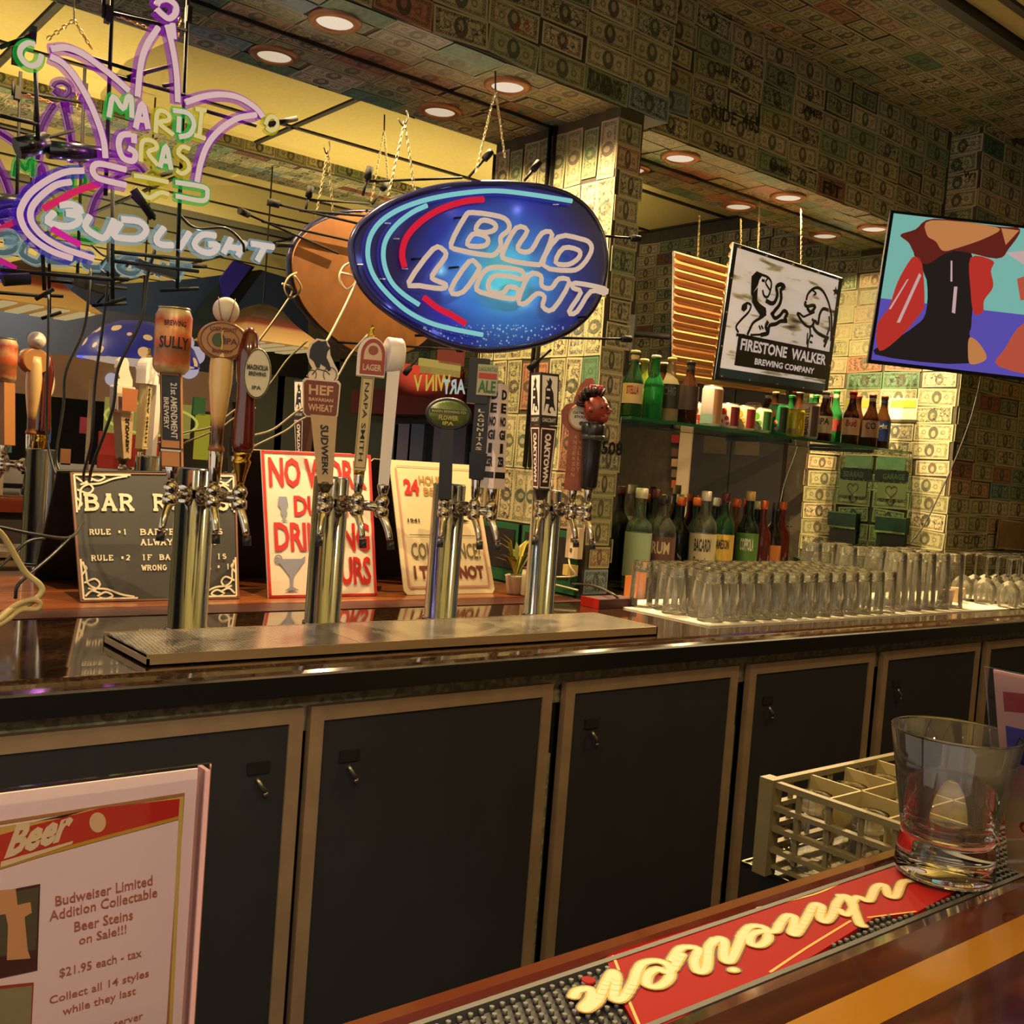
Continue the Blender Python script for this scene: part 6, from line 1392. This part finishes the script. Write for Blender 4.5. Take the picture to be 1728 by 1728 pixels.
bl_.build('script_outline', mat('3a2010', .5), mt_); yy.build('script_gold_edge', mat('c89a20', .5), mt_); cc_.build('script_lettering', mat('d8c088', .5), mt_)
c_ = onM(993, 1655); MB().lathe([(.0042, -.001), (.004, .0008)], c_, seg=12).build('red_dot', mat('98120e', .7, spec=.15), mt_)
# rocks glass
gc = onZ(1592, 1474, ZN-.002); gz = ZN-.0005
gz = zm+.0045
gg = realglass((.98, .97, .93)); t = thing('rocks_glass', (gc.x, gc.y, gz), 'empty flared rocks glass with thick base standing on the bar mat', 'glass')
RB, RT, HG = .0365, .0475, .112
gx = (gc.x, gc.y, gz); wg_ = clearglass((.97, .965, .94), 1.0, .01, 'rocks_glass_wall', 1.6, .03, (.9, .8, .6))
MB().lathe([(.001, 0), (RB*.8, 0), (RB*.97, .002), (RB, .006), (RB*.985, .018), (RB*.93, .030), (RB*.93, .033), (RB*.80, .0345), (RB*.5, .031), (.001, .030)], gx, seg=64, cap=False).build('thick_base', gg, t)
MB().lathe([(RB*.935, .0345), (RB*1.0, .048), (RT, HG-.001), (RT-.0008, HG), (RT-.0022, HG-.001), (RB*.95, .050), (RB*.82, .0365), (RB*.5, .0335), (.001, .0325)], gx, seg=64, cap=False).build('glass_wall', wg_, t)
MB().tube([Vector((gc.x+(RT-.001)*cos(2*pi*k/64), gc.y+(RT-.001)*sin(2*pi*k/64), gz+HG)) for k in range(64)], .0011, 6, closed=True).build('rim', realglass((.98, .97, .93)), t)
# ---------------------------------------------------------------- table cards
def card(name, label, bl, br, tr, tl, th=.003):
    q = Quad(bl, br, tr, tl, eps=.0005); t = thing(name, (bl+br)/2, label, 'table card'); return t, q
TRc = onD(334, 1297, .36); 
right = Vector((.79, -.60, 0)).normalized()
sz = .150; w_ = .102
top0 = TRc; down = Vector((-.02, 0.0, -1))
# in-plane right direction chosen so the top edge falls to the left as in view
br_ = Vector((TRc.x-.0, TRc.y, ZN+.002))
H = TRc.z-(ZN+.002)
rgt = Vector((1, 0, 0))
tr_ = TRc; tl_ = tr_-rgt*.125; br_ = Vector((tr_.x, tr_.y, ZN+.002)); bl_2 = Vector((tl_.x, tl_.y, ZN+.002))
t, q = card('acrylic_table_card', 'large acrylic table card with red Beer banner, at the left front', bl_2, br_, tr_, tl_)
acr = clearglass((.97, .93, .93), .9, .02, 'acrylic', 1.45)
mb = MB(); q.slab(mb, .001); mb.build('printed_sheet', mat('f0dccc', .5), t)
mb = MB(); e_ = Quad(q.at(-.01,-.0,.0025), q.at(1.03,0,.0025), q.at(1.03,1.012,.0025), q.at(-.01,1.012,.0025)); e_.slab(mb, .0015); mb.build('acrylic_front', acr, t)
mb = MB(); mb.obox((br_+tr_)/2+rgt*.0022, rgt*.0008, q.n*.0035, (0,0,(tr_.z-br_.z)/2)); mb.build('acrylic_edge', mat('c89a90', .2), t)
hgt = H
def cu(x, y):  # pixels to uv of the card plane
    r = ray(x, y); s_ = (q.c[0]-C0).dot(q.n)/r.dot(q.n); p = C0+r*s_; return ((p-q.c[0]).dot(rgt)/(q.c[1]-q.c[0]).length, (p.z-q.c[0].z)/hgt)
def cpoly(pts, m_, nm, d=1):
    mb = MB(); q.put(mb, [cu(*p) for p in pts], d); return mb.build(nm, m_, t)
cpoly([(-60,1394),(311,1337),(285,1728),(284,1850),(279,1850),(280,1728),(305,1343),(-60,1400)], mat('a87840', .5), 'gold_frame_line', 1)
cpoly([(302,1344),(309,1343),(290,1728),(281,1850),(276,1850),(284,1728)], mat('d0b858', .5), 'gold_frame_line', 1.2)
cpoly([(-60,1404),(60,1385),(302,1344),(302,1352),(150,1365),(60,1392),(-60,1430)], mat('d0b050', .5), 'gold_band', 1.1)
cpoly([(-60,1425),(60,1390),(170,1362),(302,1347),(300,1376),(180,1408),(60,1440),(-60,1474)], mat('c0281e', .5), 'red_banner', 1.4)
cpoly([(-60,1474),(60,1440),(180,1408),(300,1376),(300,1382),(180,1414),(60,1447),(-60,1484)], mat('c8982c', .5), 'gold_band', 1.3)
def ctext(s_, x0, y0, x1, y1, h_, m_, d=1.8, **kw):
    """text along the pixel baseline (x0,y0)-(x1,y1), letter height h_ px"""
    a, b = cu(x0, y0), cu(x1, y1); c2 = cu(x1, y1-h_); dd = cu(x0, y0-h_); sub = Quad(q.at(*a), q.at(*b), q.at(*c2), q.at(*dd), eps=.0005)
    mb = MB(); sub.text(mb, s_, 0, 0, 1, 1, d, **kw); mb.build('printed_text', m_, t)
ctext('Beer', 5, 1448, 122, 1412, 52, mat('dcc08c', .5), 2.4, shear=.5, bold=.045)
cpoly([(0,1452),(122,1417),(120,1422),(0,1462)], mat('dcc08c', .5), 'underline', 2.2)
mb = MB(); q.put(mb, [cu(163+14*cos(a), 1386+17*sin(a)) for a in [2*pi*k/20 for k in range(20)]], 2.2); mb.build('crest_print', mat('d8b078', .5), t)
br2 = mat('b06a50', .5)
for s_, x0, y0, x1, y1, h_ in (('Budweiser Limited', 92, 1528, 256, 1492, 17), ('Addition Collectable', 82, 1553, 264, 1512, 17), ('Beer Steins', 124, 1571, 223, 1550, 17), ('on Sale!!!', 132, 1593, 212, 1573, 15), ('$21.95 each - tax', 99, 1650, 238, 1615, 17), ('Collect all 14 styles', 82, 1697, 250, 1650, 17), ('while they last', 104, 1716, 228, 1680, 17), ('Ask your server', 110, 1760, 240, 1722, 17)):
    ctext(s_, x0, y0, x1, y1, h_, br2, 1.6, bold=.01)
cpoly([(-60,1515),(67,1490),(62,1636),(-60,1662)], mat('3a1818', .5), 'photo_frame', 1.4)
cpoly([(-60,1520),(64,1495),(59,1600),(-60,1625)], mat('4a4a34', .5), 'photo_print', 1.8)
cpoly([(0,1500),(25,1498),(28,1525),(50,1520),(52,1538),(40,1545),(45,1600),(50,1615),(10,1618),(12,1560),(8,1540),(-20,1545),(-20,1510)], mat('c89058', .5), 'photo_stein', 2.2)
cpoly([(-60,1668),(56,1656),(50,1780),(-60,1790)], mat('a03a30', .5), 'photo_frame', 1.4)
cpoly([(-60,1674),(53,1661),(48,1780),(-60,1790)], mat('8a8a5a', .5), 'photo_print', 1.8)
# right card
a = onD(1690, 1128, .97); b = Vector((a.x, a.y, ZN+.004)); 
r2 = (onD(1728,1118,.95)-onD(1680,1131,.97)); r2.z = 0; r2 = r2.normalized()
bl3 = onZ(1702, 1466, ZN+.004); bl3 = Vector((bl3.x, bl3.y, ZN+.0045)); tl3 = onY(1676, 1130, bl3.y+.02)
t, q = card('pink_table_card', 'pink acrylic table card behind the rocks glass at the right edge', bl3, bl3+r2*.11, tl3+r2*.11, tl3)
mb = MB(); q.slab(mb, .0015); mb.build('printed_sheet', mat('e8b8a8', .5), t)  # sheet is pale pink in its base colour
mb = MB(); e_ = Quad(q.at(-.05,0,.003), q.at(1.03,0,.003), q.at(1.03,1.012,.003), q.at(-.05,1.012,.003)); e_.slab(mb, .0015); mb.build('acrylic_front', acr, t)
mb = MB(); q.put(mb, [(.06,.80),(1,.90),(1,.97),(.06,.90)], 1.2); mb.build('red_banner', mat('b03434', .5), t)
mb = MB(); q.rect(mb, .06, .55, 1, .73, 1.2); mb.build('blue_picture', mat('3c3ca8', .5, vary=.3, vscale=60), t)
mb = MB(); q.text(mb, 'Consume', .10, .20, .75, .27, 1.2, bold=.02); mb.build('red_lettering', mat('b03428', .5), t)
mb = MB(); q.rect(mb, .0, 0, 1, .38, 1.0); mb.build('cream_panel', mat('e8cc90', .5), t)
# ---------------------------------------------------------------- dish rack on the service shelf
pc = onY(1302, 1312, 1.0); ztop = pc.z; RX0 = pc.x; RY1 = 1.0; RX1 = RX0+.50; RY0 = .50; zbot = ztop-.155
olive = mat('7a6c44', .55, vary=.1)
t = thing('dish_rack', ((RX0+RX1)/2, (RY0+RY1)/2, zbot), 'olive plastic dish rack holding glasses below the bar, behind the rocks glass', 'rack')
for x, y in ((RX0, RY1), (RX1, RY1), (RX0, RY0), (RX1, RY0)): MB().obox((x, y, (ztop+zbot)/2), (.013, 0, 0), (0, .013, 0), (0, 0, .0775)).build('corner_post', olive, t)
for z in (ztop-.008, ztop-.045, ztop-.078, ztop-.112):
    h_ = .008 if z < ztop-.02 else .010
    for a_, b_ in (((RX0-.006, RY0, z-h_/2), (RX0+.006, RY1, z+h_/2)), ((RX0, RY1-.006, z-h_/2), (RX1, RY1+.006, z+h_/2)), ((RX1-.006, RY0, z-h_/2), (RX1+.006, RY1, z+h_/2)), ((RX0, RY0-.006, z-h_/2), (RX1, RY0+.006, z+h_/2))):
        MB().box(a_, b_).build('rail', olive, t)
for k in range(1, 9):
    y = RY1-k*.055; MB().box((RX0-.003, y-.0035, zbot+.03), (RX0+.003, y+.0035, ztop-.012)).build('slat', olive, t)
    x = RX0+k*.055; MB().box((x-.0035, RY1-.003, zbot+.03), (x+.0035, RY1+.003, ztop-.012)).build('slat', olive, t)
for k in range(1, 5):
    MB().box((RX0+.006, RY1-k*.1-.002, ztop-.07), (RX1-.006, RY1-k*.1+.002, ztop-.006)).build('divider', mat('a8945c', .5), t)
    MB().box((RX0+k*.1-.002, RY0+.006, ztop-.07), (RX0+k*.1+.002, RY1-.006, ztop-.006)).build('divider', mat('a8945c', .5), t)
MB().box((RX0, RY0, zbot+.012), (RX1, RY1, zbot+.018)).build('rack_floor', olive, t)
GR = 'clear glass in the olive rack, %s column from left, %s from the far side'; first = True
rk = tumbler_proto(.118, .034, .028, 'racked_glass', GR, 'glasses in the dish rack')
for i in range(4):
    for j in range(5):
        if (i+j) % 4 == 3: continue
        place(rk, first, (RX0+.05+.1*i, RY1-.05-.1*j, zbot+.0185), GR % (ORD[i], ORD[j])); first = False
sk_ = mat('6a6450', .3, .8)
zs = zbot-.004
t = thing('service_sink', (RX0+.2, .78, zs-.12), 'stainless service shelf under the dish rack with bright rim', 'sink')
c0 = onZ(1252, 1456, zs); 
MB().box((c0.x, .50, zs-.006), (c0.x+1.2, c0.y, zs)).build('shelf_top', mat('2c2c28', .35, .6), t)
rm = MB(); rm.tube([(c0.x, .50, zs+.001), (c0.x, c0.y, zs+.001), (c0.x+1.2, c0.y, zs+.001)], .003, 6); rm.build('bright_rim', mat('c8b890', .2, 1), t)
MB().box((c0.x+.02, .52, .02), (c0.x+1.18, c0.y-.02, zs-.006)).build('sink_body', mat('1c1c1a', .5), t)
# ---------------------------------------------------------------- the customers' side, seen in the mirror
def mir(px, py, Yv):  # a place on the virtual plane Yv behind the mirror -> real point
    Yv = Yv*1.104; p = onY(px, py, Yv); return Vector((p.x, 2*YM-Yv, p.z))
def mirX(px, py, X): p = onX(px, py, X); return Vector((X, 2*YM-p.y, p.z))
def mirbox(name, px0, py0, px1, py1, m_, label=None, cat=None, dep=.03, root=None, X=XR, **kw):
    a = mirX(px0, py0, X-.002); b = mirX(px1, py1, X-.002); z0, z1 = sorted((mirX((px0+px1)/2, py0, X).z, mirX((px0+px1)/2, py1, X).z))
    z0 = max(.01, z0); o = MB().box((X-.002-dep, min(a.y, b.y), z0), (X-.002, max(a.y, b.y), z1)).build(name, m_, root)
    if root is None: tag(o, label, cat)
    return o
# dark double doors and post seen in the niche mirror
dm = mat('2b2622', .5, vary=.1)
a = mirX(1335, 700, XR); b = mirX(1165, 700, XR); c = mirX(1125, 700, XR)
zt_ = CZ+.73
t = thing('door_1', (XR-.03, (a.y+b.y)/2, 0), 'dark double door on the far wall with paper notices', 'door', kind='structure')
mid = (a.y+b.y)/2; y0, y1 = min(a.y, b.y), max(a.y, b.y)
MB().box((XR-.04, y0, 0), (XR-.002, mid-.004, zt_)).build('door_leaf', dm, t); MB().box((XR-.04, mid+.004, 0), (XR-.002, y1, zt_)).build('door_leaf', dm, t)
for s_ in (-1, 1):
    MB().tube([(XR-.05, mid+s_*.04, CZ-.10), (XR-.06, mid+s_*.04, CZ-.12), (XR-.06, mid+s_*.04, CZ-.28), (XR-.05, mid+s_*.04, CZ-.30)], .006, 6).build('door_handle', chrome, t)
    MB().box((XR-.043, mid+s_*.03, CZ+.16), (XR-.040, mid+s_*.20, CZ+.32)).build('notice', mat('4a4030', .6), t)
mirbox('door_frame', 1165, 640, 1158, 960, mat('d8c0a0', .5), 'pale door post left of the dark doors, seen in the niche mirror', 'door frame', .05)
t = thing('toy_shelf', mirX(1148, 900, XR), 'narrow shelf of red and orange bits beyond the pale door post', 'shelf')
mirbox('shelf_back', 1158, 700, 1136, 960, mat('3a2a20', .6), root=t, dep=.01)
for k, (y_, c_) in enumerate(((742, 'a82818'), (765, '6a4a3a'), (782, 'c8a070'), (800, '8a6a50'), (818, 'c85a30'), (845, '9a8a70'))): mirbox('shelf_item', 1154, y_-7, 1140, y_+6, mat(c_, .5), root=t, dep=.04)
# doors, awning and windows further along that wall, seen between the handles
t = thing('shop_front', mirX(760, 900, XR), 'dark red awning over pale blue doors on the far side of the room', 'shop front')
mirbox('awning', 655, 664, 838, 706, mat('6a1c20', .6), root=t, dep=.35)
for k, (x0, x1, c_) in enumerate(((655, 668, '6a6880'), (676, 690, '8a7a88'), (700, 712, '6a6a7c'), (742, 752, '7a7080'), (775, 783, '6a6888'), (812, 824, '504c58'))): mirbox('pale_post', x0, 716, x1, 900, mat(c_, .5), root=t, dep=.05)
for x0, x1 in ((668, 676), (712, 742), (752, 775), (783, 812)): mirbox('window_pane', x0, 716, x1, 900, mat('2c3038', .15, coat=.5), root=t, dep=.02)
t = thing('panelled_door', mirX(520, 900, XR), 'grey-green panelled door in the room behind, seen past the bear handle', 'door')
for x0, x1 in ((415, 470), (478, 560), (566, 640)):
    mirbox('door_panel', x0, 610, x1, 900, mat('4a4a3a', .6), root=t, dep=.04)
# red and yellow window sign with mirrored reading
t = thing('red_win_sign', mir(735, 640, 4.6), 'red and yellow lit sign with reversed lettering in the room behind', 'sign')
def mq(px0, py0, px1, py1, Yv):
    # real quad reading correctly from the room side
    a = mir(px0, py1, Yv); b = mir(px1, py1, Yv); c = mir(px1, py0, Yv); d = mir(px0, py0, Yv)
    return Quad(a, b, c, d, eps=-.004)
def mirplate(px0, py0, px1, py1, Yv, m_, nm, root, dy=0):
    a, b = mir(px0, py1, Yv), mir(px1, py0, Yv); MB().box((a.x, a.y+dy, a.z), (b.x, a.y-.02+dy, b.z)).build(nm, m_, root)
mirplate(655, 628, 785, 664, 4.6, mat('701410', .5), 'sign_panel', t)
ee = emat((.62, .42, .06), 1.0)
q = mq(697, 632, 760, 660, 4.6); q2 = Quad(q.c[0]+Vector((0,.004,0)), q.c[1]+Vector((0,.004,0)), q.c[2]+Vector((0,.004,0)), q.c[3]+Vector((0,.004,0)))
def backtext(s_, q, m_, nm, root, **kw):
    vs, fs = text_mesh(s_, **kw); mb = MB(); mb.add([q.at(1-x, y) for x, y in vs], fs); return mb.build(nm, m_, root)
backtext('WIN V', q2, ee, 'sign_lettering', t, bold=.03)
mirplate(708, 614, 778, 628, 4.6, emat((.60, .42, .10), .8), 'yellow_panel', t)
q = mq(742, 640, 780, 665, 4.55); backtext('ART', Quad(*[p+Vector((0,.03,0)) for p in q.c]), emat((.45, .55, .5), 1.0), 'pale_lettering', t, bold=.03)
mirplate(740, 592, 785, 612, 4.6, emat((.5, .10, .05), .5), 'orange_top', t)
# yellow oval neon, cream wall pieces and red panels at the left
t = thing('yellow_oval_neon', mir(270, 715, 4.2), 'glowing yellow oval neon sign in the room behind the taps', 'neon sign')
mb = MB(); mb.tube([mir(255+78*cos(a), 708+26*sin(a)+8*cos(a), 4.2) for a in [2*pi*k/28 for k in range(28)]], .006, 6, closed=True); mb.build('oval_tube', emat((.60, .55, .10), 1.0), t)
mirplate(180, 684, 328, 730, 4.2, emat((.42, .35, .08), .7), 'lit_panel', t, dy=-.03)
t = thing('white_column', mir(143, 850, 4.9), 'cream square column in the room, mirrored left of the first tower', 'column')
mirplate(126, 640, 158, 1100, 4.9, mat('d8c0a8', .5, name='column_paint'), 'column_shaft', t)
t = thing('white_column', mir(45, 850, 4.9), 'cream square column in the room at the far left of the mirror', 'column')
mirplate(30, 640, 64, 1100, 4.9, mat('d8c0a8', .5), 'column_shaft', t); mirplate(-40, 645, 15, 1100, 4.9, mat('d8c0a8', .5), 'column_shaft', t)
t = thing('cream_beam', mir(100, 650, 5.0), 'cream beam joining the mirrored columns above dark openings', 'beam')
mirplate(-60, 632, 380, 655, 5.0, mat('caa894', .5), 'beam_body', t)
t = thing('back_bar_cabinet', mir(60, 900, 6.2), 'dark wall unit with small red and pale items beyond the columns', 'cabinet')
mirplate(-200, 560, 420, 640, 6.2, mat('2a2622', .6), 'dark_header', t)
for k in range(14):
    x = -30+k*33; y = 700+(k*37) % 90; mirplate(x, y, x+18, y+26, 6.0, mat(('8a2420', '6a7a5a', 'c8b090', '3a4a68', 'b06a30')[k % 5], .5), 'shelf_item', t)
mirplate(-60, 800, 420, 812, 6.0, mat('b8a080', .5), 'shelf_board', t)
mirplate(165, 735, 270, 790, 4.8, mat('b02420', .5), 'red_panel', t)
t = thing('yellow_bottle_sign', mir(350, 720, 4.4), 'bright yellow bottle-shaped sign in the room behind the taps', 'sign')
mirplate(328, 700, 356, 775, 4.4, emat((.42, .36, .03), .8), 'yellow_body', t); mirplate(326, 672, 348, 700, 4.4, mat('1c6a38', .5), 'green_cap', t)
# hanging lamps of the room
def shade(name, label, px, py, Yv, r, h, prof, m_):
    r, h = r*1.1, h*1.1
    c = mir(px, py, Yv); t = thing(name, c, label, 'lamp'); MB().lathe([(r*a, h*b) for a, b in prof], c, seg=28, cap=False).build('shade', m_, t)
    cb = MB(); cb.tube([c+Vector((0,0,h)), Vector((c.x, c.y, ZC+.01))], .004, 6); cb.build('hanging_chain', mat('3a3428', .5), t); return t, c
n = NT('mushroom_blue'); vo = n.node('ShaderNodeTexVoronoi'); n.t.links.new(n.obj(), vo.inputs[0]); vo.inputs['Scale'].default_value = 13
mb_m = n.done(n.bsdf(n.mix(n.M('LESS_THAN', vo.outputs[0], .33), '1c2a9a', 'e8c8a0'), .4, emit=n.mix(n.M('LESS_THAN', vo.outputs[0], .33), '1c2a9a', 'e8c8a0'), es=.25))
t, c = shade('mushroom_lamp', 'blue mushroom-cap hanging lamp with white spots, mirrored behind the can handle', 235, 612, 4.3, .24, .17, [(1, 0), (.98, .12), (.88, .42), (.66, .74), (.36, .94), (.02, 1)], mb_m)
MB().lathe([(.24, 0), (.16, -.01), (.02, -.012)], c, seg=28, cap=False).build('lit_underside', emat((.62, .46, .36), .9), t)
pf = emat((.55, .48, .58), .9, 'glowing_globe')
for k, (px, py, r) in enumerate(((248, 618, .055), (268, 640, .06), (312, 578, .045), (318, 622, .05), (290, 600, .05), (330, 600, .045), (375, 605, .04), (188, 640, .03))):
    c = mir(px, py, 5.0); tag(MB().sphere(c, r*1.1, 14, 10).build('light_globe', pf), 'glowing pale globe light mirrored behind the baseball handle, %s of eight from the left' % ORD[(1,2,4,5,3,6,7,0)[k]], 'light', 'glowing globes reflected behind the taps')
n = NT('stained_lamp'); sp = n.node('ShaderNodeSeparateXYZ'); n.t.links.new(n.obj(), sp.inputs[0]); 
sl = n.ramp(n.M('MULTIPLY', sp.outputs[2], 4.2), [(0, 'c8a058'), (.34, 'b88a50'), (.42, '7a1c14'), (.6, '3a1a10'), (1, '1c120c')])
slm = n.done(n.bsdf(sl, .5, emit=sl, es=.35))
for px, py, Yv, lab in ((440, 583, 4.7, 'pyramid stained-glass billiard lamp hanging right of the baseball handle'), (40, 520, 4.7, 'pyramid stained-glass billiard lamp at the far left of the mirror')):
    c = mir(px, py, Yv); t = thing('billiard_lamp', c, lab, 'lamp')
    a0, a1 = .26, .05
    mb = MB(); vs = []
    for r_, z_ in ((.25, 0), (.15, .09), (.11, .13), (.07, .19), (.02, .215)): vs += [c+Vector((sx*r_*1.1, sy*r_, z_)) for sx, sy in ((-1,-1),(1,-1),(1,1),(-1,1))]
    mb.add(vs, [(4*i+k, 4*i+(k+1) % 4, 4*i+4+(k+1) % 4, 4*i+4+k) for i in range(4) for k in range(4)]); mb.build('shade', slm, t)
    for k in range(5):
        MB().box((c.x-.25+.11*k, c.y-.22, c.z-.008), (c.x-.19+.11*k, c.y+.22, c.z-.002)).build('lit_pane', emat((.62, .46, .22), .9), t)
    MB().tube([c+Vector((0,0,.215)), Vector((c.x, c.y, ZC+.01))], .004, 6).build('hanging_chain', mat('3a3428', .5), t)
# dark sloping panel and blue-grey area of the room's far ceiling
t = thing('grey_bulkhead', mir(300, 500, 6.5), 'blue-grey sloping bulkhead with dark diagonal band in the far room', 'bulkhead')
def mpoly(pts, Yv, m_, nm, root): 
    P = [mir(x, y, Yv) for x, y in pts]; MB().slab(P, (0, -.03, 0)).build(nm, m_, root)
mpoly([(-60,470),(60,455),(190,480),(330,470),(440,455),(520,480),(520,640),(-60,560)], 6.8, mat('38424e', .6), 'bulkhead_face', t)
mpoly([(120,560),(60,545),(185,430),(225,440)], 6.7, mat('1c1c20', .6), 'dark_band', t)
mpoly([(300,590),(335,520),(400,440),(430,450),(350,560)], 6.7, mat('2a3428', .6), 'dark_band', t)
mpoly([(372,470),(395,440),(425,450),(380,510)], 6.65, mat('3a2c8a', .5), 'violet_band', t)
